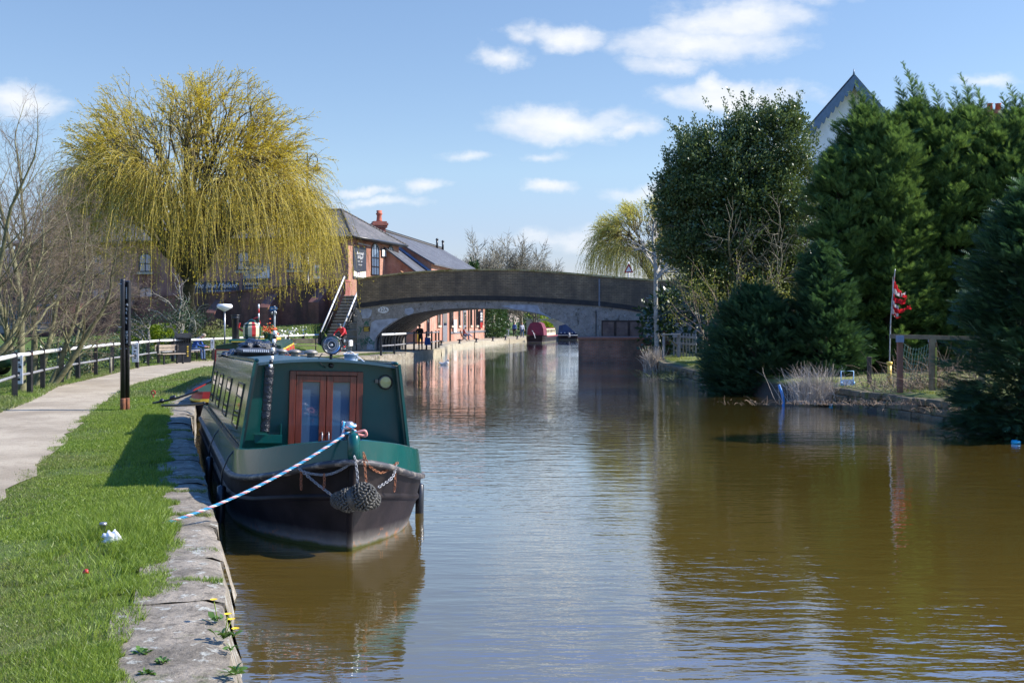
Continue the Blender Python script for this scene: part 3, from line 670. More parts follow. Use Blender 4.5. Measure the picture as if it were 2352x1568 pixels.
# raised road behind the wall
mb = MB(); P = [wall.at(-30, 0, -.45), wall.at(wall.L-.1, 0, -.45), Vector((-9.9, 76.5, 0)), Vector((-8.3, 76.7, 0)), Vector((-9.7, 92, 0)), Vector((-12, 99, 0)), Vector((-80, 140, 0)), Vector((-90, 110, 0))]
mb.prism([p+Vector((0, 0, -.3)) for p in P], (0, 0, 4.0)); tag(mb.build('upper_road', m_asph), 'raised road and forecourt behind the retaining wall', 'road', kind='structure')
# ---------------------------------------------------------------- stairs
st = thing('stone_stairs', 'stone steps climbing beside the left end of the bridge', 'stairs', (-10.9, 71, .4)); mb = MB(); NS = 17
m_step = stonemat('step_stone', (.10, .09, .075), (.17, .15, .12), lich=(.3, .28, .22), ma=.7)
s0 = Vector((-11.35, 71.2, .4)); s1 = Vector((-10.55, 76.0, 3.95)); dv = (s1-s0)/NS; sw = 1.25; acr = Vector((.985, -.17, 0))
for i in range(NS):
    p = s0+dv*i; c = p+acr*0; dpth = .34
    ln = Vector((dv.x, dv.y, 0)).normalized()
    q = [c-acr*sw/2, c+acr*sw/2, c+acr*sw/2+ln*(dpth+.4), c-acr*sw/2+ln*(dpth+.4)]
    zt = s0.z+dv.z*(i+1)
    mb.prism([Vector((a.x, a.y, zt-.34)) for a in q], (0, 0, .34-.03)); q2 = [q[0]-ln*.03, q[1]-ln*.03, q[2], q[3]]; mb.prism([Vector((a.x, a.y, zt-.03)) for a in q2], (0, 0, .04), 1)
mb.build('steps', [m_step, S('tread_edge', (.5, .47, .4), (.34, .31, .26), 6, .9)], st, local=False)
mb = MB()
for i in range(8):
    f0, f1 = i/8, (i+1)/8; a = s0.lerp(s1, f0)+acr*(sw/2+.02); b = s0.lerp(s1, f1)+acr*(sw/2+.02); w = acr*(1.0-.45*f0); zt = s0.z+(s1.z-s0.z)*f0+.42
    mb.prism([Vector((a.x, a.y, .1)), Vector((a.x, a.y, zt)), Vector((b.x, b.y, zt+.02)), Vector((b.x, b.y, .1))], w)
mb.build('side_wall', stonemat('rough_stone', (.3, .27, .21), (.42, .38, .3), ma=.68, bump=.05), st, local=False)
for side, nm in ((-1, 'l'), (1, 'r')):
    hr_ = thing('stair_handrail', 'white topped black handrail on the %s side of the stone steps' % ('left' if side < 0 else 'right'), 'handrail', s0+acr*side*(sw/2), group='handrails of the stone steps')
    a = s0+acr*side*(sw/2+.03)+Vector((0, 0, 0)); b = s1+acr*side*(sw/2+.03)+Vector((0, 0, .15)); h = Vector((0, 0, 1.15 if side < 0 else 1.1))
    mb = MB(); mb.tube([a+h, b+h], .055, 8); mb.build('top_rail', m_white, hr_, local=False)
    mb = MB(); mb.tube([a+h*.55, b+h*.55], .03, 6); mb.build('lower_rail', m_black, hr_, local=False)
    for k in (0, .5, 1): mb = MB(); q = a.lerp(b, k); mb.box(q+h*.5, (.1, .1, h.z+.1)); mb.build('post', m_black, hr_, local=False)
# ---------------------------------------------------------------- the pub
m_pbrick = brickmat('pub_brick', (.42, .17, .10), (.52, .24, .15), (.42, .33, .27), .23, .085, .012, stain=(.2, .08, .05), stn=.15, ssc=.5)
m_slate = brickmat('grey_slate', (.13, .12, .115), (.2, .185, .175), (.05, .05, .05), .35, .2, .012, stain=(.08, .08, .075), stn=.25, rough=.75)
m_slate2 = brickmat('dark_slate', (.10, .105, .115), (.15, .155, .165), (.05, .05, .05), .35, .2, .01, stain=(.07, .07, .075), stn=.25, rough=.7)
m_sand = S('sandstone', (.5, .44, .32), (.38, .33, .24), 6, .9)
C0 = Vector((-12.37, 86, 0)); C1 = Vector((-9.53, 95.8, 0)); fac = Vector((-.961, .278, 0)); CL = C0+fac*30
rf = Wall(C0, C1); ff = Wall(CL, C0); CB = C1+fac*30
pub = thing('brick_pub', 'two storey red brick pub with a hipped grey slate roof left of the bridge', 'pub', (C0+CB)/2)
EZ = 8.55
def prism_walls(name, pts, z0, z1, mt, par):
    mb = MB(); n = len(pts)
    for i in range(n):
        a, b = pts[i], pts[(i+1) % n]; mb.quad(Vector((a.x, a.y, z0)), Vector((b.x, b.y, z0)), Vector((b.x, b.y, z1)), Vector((a.x, a.y, z1)))
    return mb.build(name, mt, par, local=False)
prism_walls('wall', [C0, C1, CB, CL], 2.5, EZ, m_pbrick, pub)
ov = .55; out1 = rf.n; out2 = ff.n; u1 = rf.u
E0 = C0+out1*ov+out2*ov; E1 = C1+out1*ov-out2*ov; E2 = CB-out1*ov-out2*ov; E3 = CL-out1*ov+out2*ov
mid = (C0+C1)/2; R0 = mid+fac*2.9; R1 = mid+fac*26.5
def z_(p, z): return Vector((p.x, p.y, z))
RZ = 11.24; mb = MB(); e = EZ+.1
for P in ([z_(E0, e), z_(E1, e), z_(R0, RZ)], [z_(E1, e), z_(E2, e), z_(R1, RZ), z_(R0, RZ)], [z_(E2, e), z_(E3, e), z_(R1, RZ)], [z_(E3, e), z_(E0, e), z_(R0, RZ), z_(R1, RZ)]):
    mb.add(P, [tuple(range(len(P)))])
roof = mb.build('roof', m_slate, pub, local=False)
mb = MB(); mb.prism([z_(E0, e-.12), z_(E1, e-.12), z_(E2, e-.12), z_(E3, e-.12)], (0, 0, .11)); mb.build('soffit', m_black, pub, local=False)
mb = MB()
for a, b in ((E0, E1), (E3, E0)): mb.tube([z_(a, e-.02)+(out1 if a == E0 else out2)*.05, z_(b, e-.02)+(out1 if a == E0 else out2)*.05], .08, 6)
mb.build('gutter', m_black, pub, local=False)
mb = MB(); mb.tube([z_(R0, RZ+.03), z_(R1, RZ+.03)], .11, 6)
for E_ in (E0, E1):
    for k in range(22):
        a = z_(E_, e).lerp(z_(R0, RZ), k/22); b = z_(E_, e).lerp(z_(R0, RZ), (k+.8)/22); mb.tube([a, b], [.12, .09], 6)
mb.build('ridge_tiles', S('ridge_tile', (.06, .055, .05), (.1, .09, .08), 5, .8), pub, local=False)
ch = thing('chimney_stack', '', 'x', (0, 0, 0)); bpy.data.objects.remove(ch)
mb = MB(); cc = D(871, 540, 97.5); m_chb = brickmat('chimney_brick', (.34, .09, .06), (.42, .13, .09), (.3, .2, .15))
mb.box((cc.x, cc.y, 9.3), (.95, .95, 2.2), .28); mb.box((cc.x, cc.y, 10.35), (1.2, 1.2, .2), .28); mb.box((cc.x, cc.y, 10.55), (1.35, 1.35, .2), .28); mb.box((cc.x, cc.y, 10.72), (1.15, 1.15, .15), .28)
chs = mb.build('chimney', m_chb, pub, local=False)
mb = MB(); mb.lathe((cc.x, cc.y, 10.8), [(.28, 0), (.24, .12), (.2, .5), (.26, .62), (.3, .7), (.22, .74), (.24, .95), (.15, .95)], 10)
mb.build('chimney_pot', S('terracotta', (.45, .13, .07), (.35, .1, .06), 8, .8), pub, local=False)
def wbox(W, x0, x1, y0, y1, ref=None):
    """picture box -> t0,t1,z1,z0 on wall"""
    ym = (y0+y1)/2; a = W.hit(x0, y0); b = W.hit(x1, y1); c = W.hit(x0, y1); d = W.hit(x1, y0)
    return a[0], b[0], (a[1]+d[1])/2, (b[1]+c[1])/2
def win(W, par, t0, t1, zt, zb, arch=.0, bars=(2, 3), sill=True, frame=None, glass=None, off=.02, fw=.07, lintel=None):
    frame = frame or m_black; glass = glass or m_bglass; w = t1-t0
    def outline(ins):
        P = [(t0+ins, zb+ins), (t1-ins, zb+ins)]
        if arch > 0:
            n = 10; r = w/2-ins
            P += [(t0+w/2+r*math.cos(a), zt-arch+(arch-ins)*math.sin(a)) for a in np.linspace(0, PI, n)]
        else: P += [(t1-ins, zt-ins), (t0+ins, zt-ins)]
        return P
    mb = MB(); O = outline(0); I = outline(fw); n = len(O)
    V = [W.at(a, z, off+.05) for a, z in O]+[W.at(a, z, off+.05) for a, z in I]+[W.at(a, z, 0) for a, z in O]+[W.at(a, z, off+.006) for a, z in I]
    mb.add(V, [(i, (i+1) % n, n+(i+1) % n, n+i) for i in range(n)]+[(i, (i+1) % n, 2*n+(i+1) % n, 2*n+i) for i in range(n)]+[(n+i, n+(i+1) % n, 3*n+(i+1) % n, 3*n+i) for i in range(n)])
    nx, nz = bars
    for i in range(1, nx): x = t0+w*i/nx; mb.prism([W.at(x-.025, zb+fw, off+.004), W.at(x+.025, zb+fw, off+.004), W.at(x+.025, zt-fw*1.2-(0 if arch == 0 else .02), off+.004), W.at(x-.025, zt-fw*1.2, off+.004)], W.n*.03)
    for j in range(1, nz): z = zb+(zt-zb-arch*.6)*j/nz; mb.prism([W.at(t0+fw, z-.035, off+.005), W.at(t1-fw, z-.035, off+.005), W.at(t1-fw, z+.035, off+.005), W.at(t0+fw, z+.035, off+.005)], W.n*.035)
    f = mb.build('window', frame, par, local=False)
    mb = MB(); mb.add([W.at(a, z, off) for a, z in outline(fw*.5)], [tuple(range(n))]); g = mb.build('pane', glass, f, local=True)
    g.parent = f; me = g.data
    inv = par.matrix_basis.inverted(); 
    for v in me.vertices: v.co = inv @ v.co
    if sill:
        mb = MB(); mb.prism([W.at(t0-.12, zb-.18, .003), W.at(t1+.12, zb-.18, .003), W.at(t1+.12, zb-.01, .003), W.at(t0-.12, zb-.01, .003)], W.n*.13)
        s = mb.build('sill', m_sand, f, local=True)
        for v in s.data.vertices: v.co = inv @ v.co
    return f
a = wbox(rf, 852, 870.5, 558.5, 633); win(rf, pub, a[0], a[1], a[2], a[3], arch=.75, bars=(3, 3), sill=False, fw=.1)
a = wbox(rf, 891, 903, 564, 599); win(rf, pub, a[0], a[1], a[2], a[3], arch=.5, bars=(2, 2), fw=.09)
for i in range(6):                        # facade windows behind the willow
    t_ = 3+i*4.4; win(ff, pub, t_, t_+1.2, 7.7, 6.2, arch=.3, bars=(2, 2), fw=.09)
    if i < 4: win(ff, pub, t_, t_+1.3, 5.0, 3.3, arch=.3, bars=(2, 2), fw=.09)
mb = MB(); mb.tube([rf.at(.3, 4.2, .1), rf.at(3.0, 4.2, .1)], .04, 5); mb.build('rail', m_black, pub, local=False)
# banner on the lit gable
def board(name, label, cat, W, box, mt, off=.01, th=.06, lines=(), tm=None, extra=None, grp=None):
    t0, t1, zt, zb = wbox(W, *box); P = thing(name, label, cat, W.at((t0+t1)/2, (zt+zb)/2), 0, grp)
    mb = MB(); mb.prism([W.at(t0, zb, off), W.at(t1, zb, off), W.at(t1, zt, off), W.at(t0, zt, off)], W.n*th); mb.build('board', mt, P, local=False)
    if lines:
        mb = MB()
        for (tx, fx, fz, sz, sh) in lines: text_mb(tx, sz*(zt-zb), W.at(t0+(t1-t0)*fx, zb+(zt-zb)*fz, off+th+.006), W.u, (0, 0, 1), mb, 0, shear=sh)
        mb.build('lettering', tm or m_white, P, local=False, normals=False)
    return P, (t0, t1, zt, zb), off+th
m_slateblk = S('banner_black', (.03, .035, .05), (.02, .022, .03), 3, .5)
P, (t0, t1, zt, zb), of = board('pub_banner', 'tall black banner with white handwriting on the sunlit pub wall', 'banner', rf, (810, 839.5, 567, 641), m_slateblk,
    lines=[('Burscough', .52, .80, .125, .35), ('Wharf', .5, .67, .16, .35), ('7 DAYS - BAR', .5, .545, .06, 0), ('KITCHEN', .52, .44, .06, 0)])
mb = MB(); zz = lambda f: zb+(zt-zb)*f; tx = lambda f: t0+(t1-t0)*f
mb.add([rf.at(tx(.02), zz(.08), of+.005), rf.at(tx(.98), zz(.04), of+.005), rf.at(tx(.98), zz(.26), of+.005), rf.at(tx(.3), zz(.2), of+.005), rf.at(tx(.02), zz(.24), of+.005)], [(0, 1, 2, 3, 4)])
mb.build('lit_tables_picture', S('warm_white', (.8, .72, .45), (.25, .18, .2), 1.4, .6, det=2, d1=.42, d2=.5), P, local=False, normals=False)
mb = MB()
for k in range(6): x = tx(.22+.14*k); mb.add([rf.at(x-.09, zz(.06), of+.01), rf.at(x+.09, zz(.06), of+.01), rf.at(x+.04, zz(.12), of+.01), rf.at(x+.1, zz(.19), of+.01), rf.at(x-.1, zz(.19), of+.01), rf.at(x-.04, zz(.12), of+.01)], [(0, 1, 2, 3, 4, 5)])
mb.build('white_cups', m_white, P, local=False, normals=False)
mb = MB(); mb.bar(rf.at(t0+.1, zt+.2, .35), rf.at(t1+.05, zt+.15, .35), .1, .08); mb.bar(rf.at(t0+.3, zt+.2, 0), rf.at(t0+.3, zt+.2, .35), .05, .05); mb.bar(rf.at(t1-.3, zt+.17, 0), rf.at(t1-.3, zt+.17, .35), .05, .05)
lmp = thing('sign_light', 'black strip light on arms over the pub banner', 'lamp', rf.at(t0+.7, zt+.2)); mb.build('lamp', m_black, lmp, local=False)
P, (t0, t1, zt, zb), of = board('wall_sign', 'small white square sign in a black frame between the two arched pub windows', 'sign', rf, (874.8, 888.6, 571.5, 592), m_black)
mb = MB(); q = .1; mb.prism([rf.at(t0+q, zb+q, of+.002), rf.at(t1-q, zb+q, of+.002), rf.at(t1-q, zt-q, of+.002), rf.at(t0+q, zt-q, of+.002)], rf.n*.02); mb.build('panel', m_white, P, local=False)
mb = MB(); text_mb('C', .5, rf.at((t0+t1)/2, (zt+zb)/2, of+.026), rf.u, (0, 0, 1), mb); mb.build('lettering', S('pale_blue', (.3, .6, .85), (.3, .6, .85), 5, .5), P, local=False, normals=False)
m_navy = S('navy_board', (.022, .035, .06), (.016, .025, .04), 3, .5)
board('pub_sign', 'dark blue board with flowing white script under the willow on the pub front', 'sign', ff, (441, 549, 646, 672), m_navy, lines=[('The Blue Mallard', .5, .62, .62, .4), ('cafe bar and canalside dining', .6, .16, .2, 0)])
board('phone_sign', 'dark blue board with a white phone number on the pub front', 'sign', ff, (557, 612, 640, 669), m_navy, lines=[('01704 893 954', .42, .58, .26, 0), ('Burscough Wharf', .4, .28, .15, 0), ('Liverpool Road', .4, .1, .13, 0)])
P, (t0, t1, zt, zb), of = board('photo_sign', 'large grey picture board with pale lettering half hidden by the willow', 'sign', ff, (560, 621, 605, 640), S('grey_print', (.3, .32, .35), (.08, .09, .1), .8, .6), lines=[('REFURBISHED', .5, .7, .28, .3)])
mb = MB(); mb.add([ff.at(t0+(t1-t0)*.45, zb+.05, of+.004), ff.at(t1-.05, zb+.05, of+.004), ff.at(t1-.05, zb+.7, of+.004), ff.at(t0+(t1-t0)*.8, zb+.62, of+.004)], [(0, 1, 2, 3)]); mb.build('pale_wedge', m_white, P, local=False, normals=False)
board('menu_board', 'black panel low on the pub front right of the phone sign', 'sign', ff, (661, 696, 641, 657), m_black)
P, (t0, t1, zt, zb), of = board('poster', 'colourful poster on the shaded pub front near its corner', 'poster', ff, (721, 737, 609, 640), m_white, th=.03)
mb = MB(); mb.prism([ff.at(t0+.05, zb+.2, of+.002), ff.at(t1-.05, zb+.2, of+.002), ff.at(t1-.05, zt-.2, of+.002), ff.at(t0+.05, zt-.2, of+.002)], ff.n*.003)
m, t, b, o = newmat('poster_print'); v = t.n('ShaderNodeTexVoronoi'); v.inputs['Scale'].default_value = 6; t.link(t.n('ShaderNodeTexCoord').outputs['Object'], v.inputs['Vector']); hs = t.n('ShaderNodeHueSaturation'); t.link(v.outputs['Color'], hs.inputs['Color']); hs.inputs['Value'].default_value = .5; hs.inputs['Saturation'].default_value = .8; t.link(hs.outputs[0], b.inputs['Base Color'])
mb.build('print', m, P, local=False)
# ---------------------------------------------------------------- warehouse beyond the bridge
m_obrick = brickmat('warehouse_brick', (.50, .20, .12), (.60, .28, .18), (.5, .42, .36), .23, .08, .012, stain=(.3, .13, .08), stn=.12)
WW = Wall((-8.1, 90, 0), (-2.97, 125, 0)); EL = WW.L
wh = thing('canal_warehouse', 'long orange brick warehouse with narrow dark windows beyond the bridge', 'warehouse', WW.at(15, 0, -5))
tn = 8.0; dep = 9.5; ez = 7.3; rz = 10.1
A0, A1 = WW.at(tn, 0), WW.at(EL, 0); B0, B1 = A0-WW.n*dep, A1-WW.n*dep; M0, M1 = (A0+B0)/2, (A1+B1)/2
mb = MB(); mb.quad(z_(A0, 0), z_(A1, 0), z_(A1, ez), z_(A0, ez)); mb.quad(z_(B1, 0), z_(B0, 0), z_(B0, ez), z_(B1, ez))
mb.add([z_(A0, 0), z_(A0, ez), z_(M0, rz-.05), z_(B0, ez), z_(B0, 0)], [(0, 1, 2, 3, 4)]); mb.add([z_(A1, 0), z_(A1, ez), z_(M1, rz-.05), z_(B1, ez), z_(B1, 0)], [(0, 1, 2, 3, 4)])
mb.build('wall', m_obrick, wh, local=False)
def gable_roof(a0, a1, b0, b1, ez, rz, mt, par, ov=.35, name='roof', th=.12):
    u = (a1-a0).normalized(); n = (a0-b0).normalized(); a0, a1 = a0-u*ov, a1+u*ov; b0, b1 = b0-u*ov, b1+u*ov
    m0, m1 = (a0+b0)/2, (a1+b1)/2; w = (a0-b0).length/2; dz = (rz-ez)/w*ov; mb = MB()
    for p0, p1, s in ((a0, a1, 1), (b0, b1, -1)):
        q0, q1 = p0+n*ov*s, p1+n*ov*s; P = [z_(q0, ez-dz), z_(q1, ez-dz), z_(m1, rz), z_(m0, rz)]; mb.prism(P, (0, 0, th))
    o = mb.build(name, mt, par, local=False); return o
gable_roof(A0, A1, B0, B1, ez, rz, m_slate2, wh)
mb = MB(); mb.tube([z_(M0, rz+.16), z_(M1, rz+.16)], .13, 6)
for k in range(70): p = z_(M0, rz+.27).lerp(z_(M1, rz+.27), k/70); mb.box(p, (.12, .2, .14), .1)
mb.build('ridge_tiles', MATS['ridge_tile'], wh, local=False)
for k in (.86, .97):
    mb = MB(); p = z_(M0, rz).lerp(z_(M1, rz), k)+WW.n*.2; mb.tube([p, p+Vector((0, 0, .9))], .11, 8); mb.lathe(p+Vector((0, 0, .9)), [(.2, 0), (.05, .18)], 8); mb.build('roof_vent', m_black, wh, local=False)
# lean-to wing in front of the gable
L0, L1 = WW.at(2.6, 0), WW.at(tn-.05, 0); wd = 3.1; K0, K1 = L0-WW.n*wd, L1-WW.n*wd; zl, zk = 6.15, 8.5
mb = MB(); mb.quad(z_(L0, 0), z_(L1, 0), z_(L1, zl), z_(L0, zl)); mb.add([z_(L0, 0), z_(L0, zl), z_(K0, zk), z_(K0, 0)], [(0, 1, 2, 3)]); mb.build('wing_wall', m_obrick, wh, local=False)
mb = MB(); a_ = WW.n*.3; mb.prism([z_(L0, zl-.2)+a_-WW.u*.3, z_(L1, zl-.2)+a_, z_(K1, zk), z_(K0, zk)-WW.u*.3], (0, 0, .14)); mb.build('wing_roof', m_slate2, wh, local=False)
mb = MB(); a, b = z_(L1, zl+.15)+WW.n*.25-WW.u*.02, z_(K1, zk+.3)-WW.u*.02
for k in range(26): mb.box(a.lerp(b, k/25), (.16, .3, .2), .15)
mb.build('flashing', S('blue_lead', (.12, .2, .36), (.09, .15, .26), 5, .5), wh, local=False)
for (x0, x1, y0, y1) in ((979.7, 985.5, 700, 773), (1004.5, 1010.5, 700, 747), (1036, 1040, 705, 747.5), (1052.5, 1056.2, 705, 747.5), (1079.5, 1083.3, 712, 747), (1092.6, 1097, 715, 747), (1104.2, 1108.4, 716, 747)):
    a = WW.hit(x0, y1); b = WW.hit(x1, y1); win(WW, wh, a[0], b[0], 3.7, a[1], arch=.35, bars=(1, 2), fw=.1, glass=m_dglass)
for (x0, x1, y1) in ((1015.7, 1025.4, 783), (1062.5, 1069.5, 779)):
    a = WW.hit(x0, y1); b = WW.hit(x1, y1); mb = MB()
    mb.prism([WW.at(a[0], .42, .01), WW.at(b[0], .42, .01), WW.at(b[0], 3.4, .01), WW.at(a[0], 3.4, .01)], WW.n*.07)
    d_ = mb.build('door', m_grey, wh, local=False); mb = MB(); w = b[0]-a[0]; mb.prism([WW.at(a[0]+w*.15, 1.9, .082), WW.at(b[0]-w*.15, 1.9, .082), WW.at(b[0]-w*.15, 3.2, .082), WW.at(a[0]+w*.15, 3.2, .082)], WW.n*.01)
    g = mb.build('pane', m_dglass, d_); inv = wh.matrix_basis.inverted()
    for v in g.data.vertices: v.co = inv @ v.co
mb = MB()
for vx in (1032.5, 1036.2-4, 1075, 1088.5): t_ = WW.hit(vx, 760)[0]; mb.tube([WW.at(t_, .45, .08), WW.at(t_, 7, .08)], .06, 6)
mb.build('drainpipe', m_black, wh, local=False)
mb = MB(); a = WW.hit(1035, 769)[0]; mb.prism([WW.at(a, 1.1, .003), WW.at(EL, 1.1, .003), WW.at(EL, 1.3, .003), WW.at(a, 1.3, .003)], WW.n*.05); mb.build('stone_band', m_grey, wh, local=False)
def wboard(name, label, x0, x1, y0, y1, mt, cat='sign', **k):
    return board(name, label, cat, WW, (x0, x1, y0, y1), mt, off=.12, **k)
P, bx_, of = wboard('hanging_banner', 'narrow dark banner with a red foot at the end of the orange warehouse', 1098.5, 1104.5, 713, 753, S('banner_dark', (.04, .035, .05), (.03, .03, .04), 3, .5), th=.08)
t0, t1, zt, zb = bx_; mb = MB(); mb.prism([WW.at(t0+.1, zb, of+.003), WW.at(t1-.1, zb, of+.003), WW.at(t1-.1, zb+.6, of+.003), WW.at(t0+.1, zb+.6, of+.003)], WW.n*.01); mb.build('red_panel', m_red, P, local=False)
mb = MB()
for k in range(3): mb.prism([WW.at(t0+.3, zb+.8+k*.3, of+.003), WW.at(t1-.3, zb+.8+k*.3, of+.003), WW.at(t1-.3, zb+1.0+k*.3, of+.003), WW.at(t0+.3, zb+1.0+k*.3, of+.003)], WW.n*.01)
mb.build('lettering', m_white, P, local=False)
P, bx_, of = wboard('notice_panel', 'white notice board with dark marks on the orange warehouse wall', 1039, 1045, 734, 763, m_white, th=.04)
t0, t1, zt, zb = bx_; mb = MB()
for k in range(6): mb.prism([WW.at(t0+.2, zb+.15+k*.2, of+.003), WW.at(t1-.2-.1*(k % 3), zb+.15+k*.2, of+.003), WW.at(t1-.2-.1*(k % 3), zb+.2+k*.2, of+.003), WW.at(t0+.2, zb+.2+k*.2, of+.003)], WW.n*.005)
mb.build('lettering', m_grey, P, local=False)
wboard('yellow_panel', 'bright yellow panel on the warehouse wall behind the railing', 955, 961, 757, 784, m_yellow)
# far brick wall and orange house at left
hs = thing('brick_house', 'orange brick house end at the far left behind the bare trees', 'house', (-44, 98, 2)); mb = MB()
a, b = D(-150, 640, 100), D(26, 640, 98); mb.prism([Vector((a.x, a.y, 1)), Vector((b.x, b.y, 1)), Vector((b.x, b.y, 6.2)), Vector((a.x, a.y, 6.2))], (0, 8, 0)); mb.build('wall', m_obrick, hs, local=False)
gable_roof(Vector((a.x, a.y, 0)), Vector((b.x, b.y, 0)), Vector((a.x, a.y+8, 0)), Vector((b.x, b.y+8, 0)), 6.2, 8.6, m_slate2, hs)
fw_ = thing('boundary_wall', 'pale pink brick wall beside the far bank beyond the moored boats', 'brick wall', (5, 152, 0)); mb = MB(); a, b = G(1236, 781, 0), None
mb.box((5.6, 158, 1.45), (7.2, .5, 2.1), .05); mb.build('wall', brickmat('pink_brick', (.5, .33, .27), (.56, .4, .33), (.5, .42, .36)), fw_, local=False)
mb = MB(); mb.box((5.6, 158, 2.56), (7.4, .7, .12), .05); mb.build('coping', m_sand, fw_, local=False)
# gabled white house behind the conifers
gd = 62.; gh = thing('white_house', 'tall white gabled house with blue scalloped bargeboards behind the conifers', 'house', (D(1955, 400, gd).x, gd, 0)); mb = MB()
ap = D(1955, 178, gd); el = D(1838, 312, gd); er = D(2072, 312, gd); W_ = er.x-el.x
A = [Vector((el.x+.35, gd, 0)), Vector((er.x-.35, gd, 0)), Vector((er.x-.35, gd, el.z+.1)), Vector((ap.x, gd, ap.z-.35)), Vector((el.x+.35, gd, el.z+.1))]
mb.prism(A, (3.6, 11, 0)); mb.build('wall', S('white_render', (.86, .85, .83), (.74, .74, .72), 2, .9), gh, local=False)
m_bluebarge = S('blue_bargeboard', (.12, .18, .26), (.09, .14, .2), 5, .5)
mb = MB()
for s, e_ in ((-1, el), (1, er)):
    d_ = (ap-e_); mb.prism([e_+Vector((0, -.5, -.1)), ap+Vector((0, -.5, -.1)), ap+Vector((0, -.5, .12)), e_+Vector((0, -.5, .12))], (3.9, 12, 0))
mb.build('roof', m_slate2, gh, local=False)
for s, e_ in ((-1, el), (1, er)):
    mb = MB(); n = 11; P = [e_.lerp(ap, k/60)+Vector((0, -.55, 0)) for k in range(61)]; inw = Vector((.75*(-s), 0, -.66))
    for k in range(60):
        f0 = .30+.16*abs(math.sin(PI*n*k/60)); f1 = .30+.16*abs(math.sin(PI*n*(k+1)/60)); dz = Vector((0, 0, -1))
        mb.prism([P[k], P[k+1], P[k+1]+dz*f1*1.6, P[k]+dz*f0*1.6], (0, -.06, 0))
    mb.build('bargeboard', m_bluebarge, gh, local=False)
mb = MB(); mb.tube([ap+Vector((0, -.5, 0)), ap+Vector((0, -.5, .35))], [.07, .02], 6); mb.build('finial', m_bluebarge, gh, local=False)
for wx in (-1, 1): 
    w_ = Wall((ap.x-2, gd), (ap.x+2, gd)); win(w_, gh, 2+wx*1.3-.5, 2+wx*1.3+.5, 8.3, 6.6, bars=(1, 2), fw=.08, frame=m_white, glass=m_dglass)
hs2 = thing('terraced_house', 'dark brick house with a tiled roof behind the right end of the bridge', 'house', (12, 92, 0)); mb = MB()
mb.prism([Vector((16, 92, 2)), Vector((28, 92, 2)), Vector((28, 92, 7)), Vector((16, 92, 7))], (0, 8, 0)); mb.build('wall', m_dkbrick, hs2, local=False)
gable_roof(Vector((16, 92, 0)), Vector((28, 92, 0)), Vector((16, 100, 0)), Vector((28, 100, 0)), 7, 9.5, m_slate2, hs2)
mb = MB(); q = D(2283, 250, 68); mb.box((q.x, q.y, 7.7), (1.1, .9, 13.9), 0); mb.box((q.x, q.y, 14.7), (1.3, 1.1, .2), 0)
hc = thing('red_chimney', 'red brick chimney just clearing the top of the right hand conifers', 'chimney', (q.x, q.y, 1)); mb.build('stack', m_chb, hc, local=False)
mb = MB(); mb.lathe((q.x-.25, q.y, 14.8), [(.2, 0), (.16, .4), (.2, .45)], 8); mb.lathe((q.x+.25, q.y, 14.8), [(.2, 0), (.16, .4), (.2, .45)], 8); mb.build('chimney_pot', MATS['terracotta'], hc, local=False)
# ---------------------------------------------------------------- towpath fence
fp = [(-45, 955), (-15, 934), (33.6, 911.5), (68.6, 903), (98, 893), (141, 880.6), (179, 872), (220, 863), (257.5, 854), (315, 845), (340, 840), (364, 835.7), (397, 833), (436, 831), (489, 826.5), (547, 821), (600, 816), (661, 811), (697, 808), (732, 805.5)]
fence = thing('towpath_fence', 'black post fence with a white top rail along the towpath', 'fence', G(364, 835.7)); FPs = []
for i, (x, y) in enumerate(fp):
    p = G(x, y, .42); FPs.append(p)
    if x < 0: p = p
    mb = MB(); mb.box(p+Vector((0, 0, .5)), (.12, .12, 1.16), .3*(i % 3), bev=.012); mb.build('post', m_black, fence, local=False)
mb = MB(); mb2 = MB()
for a, b in zip(FPs, FPs[1:]):
    up = Vector((0, 0, .99)); mb.tube([a+up, b+up], .05, 8); mb2.tube([a+Vector((0, 0, .5)), b+Vector((0, 0, .5))], .035, 6)
mb.build('top_rail', m_white, fence, local=False); mb2.build('middle_rail', m_railgrey, fence, local=False)
mb = MB()
for a in FPs: mb.lathe(a+Vector((0, 0, .96)), [(.062, 0), (.075, .03), (.062, .06)], 8)
mb.build('rail_bracket', m_rust, fence, local=False)
def fsign(p, h0, h1, w, label, nm='fence_sign'):
    s_ = thing(nm, label, 'sign', p, group='white notices on the towpath fence'); mb = MB(); mb.box(p+Vector((.06, -.09, (h0+h1)/2)), (w, .02, h1-h0)); mb.build('board', m_white, s_, local=False)
    mb = MB(); rd = random.Random(int(p.x*100)); z = h1-.12; k = 0
    while z > h0+.1:
        hh = rd.choice([.03, .05, .06]); mb.box(p+Vector((.06+rd.uniform(-.02, .02), -.103, z)), (w*rd.uniform(.25, .5), .004, hh)); z -= hh+rd.choice([.03, .05, .09])
    mb.build('lettering', m_black, s_, local=False)
fsign(G(43, 909, .42), .3, 1.0, .16, 'narrow white notice on the fence at the far left of the path')
fsign(G(309, 846, .42), .25, 1.0, .26, 'narrow white notice on the fence behind the tall signpost')
fsign(G(486, 827, .42), .55, 1.0, .16, 'short white notice on the fence post behind the bench sitter')
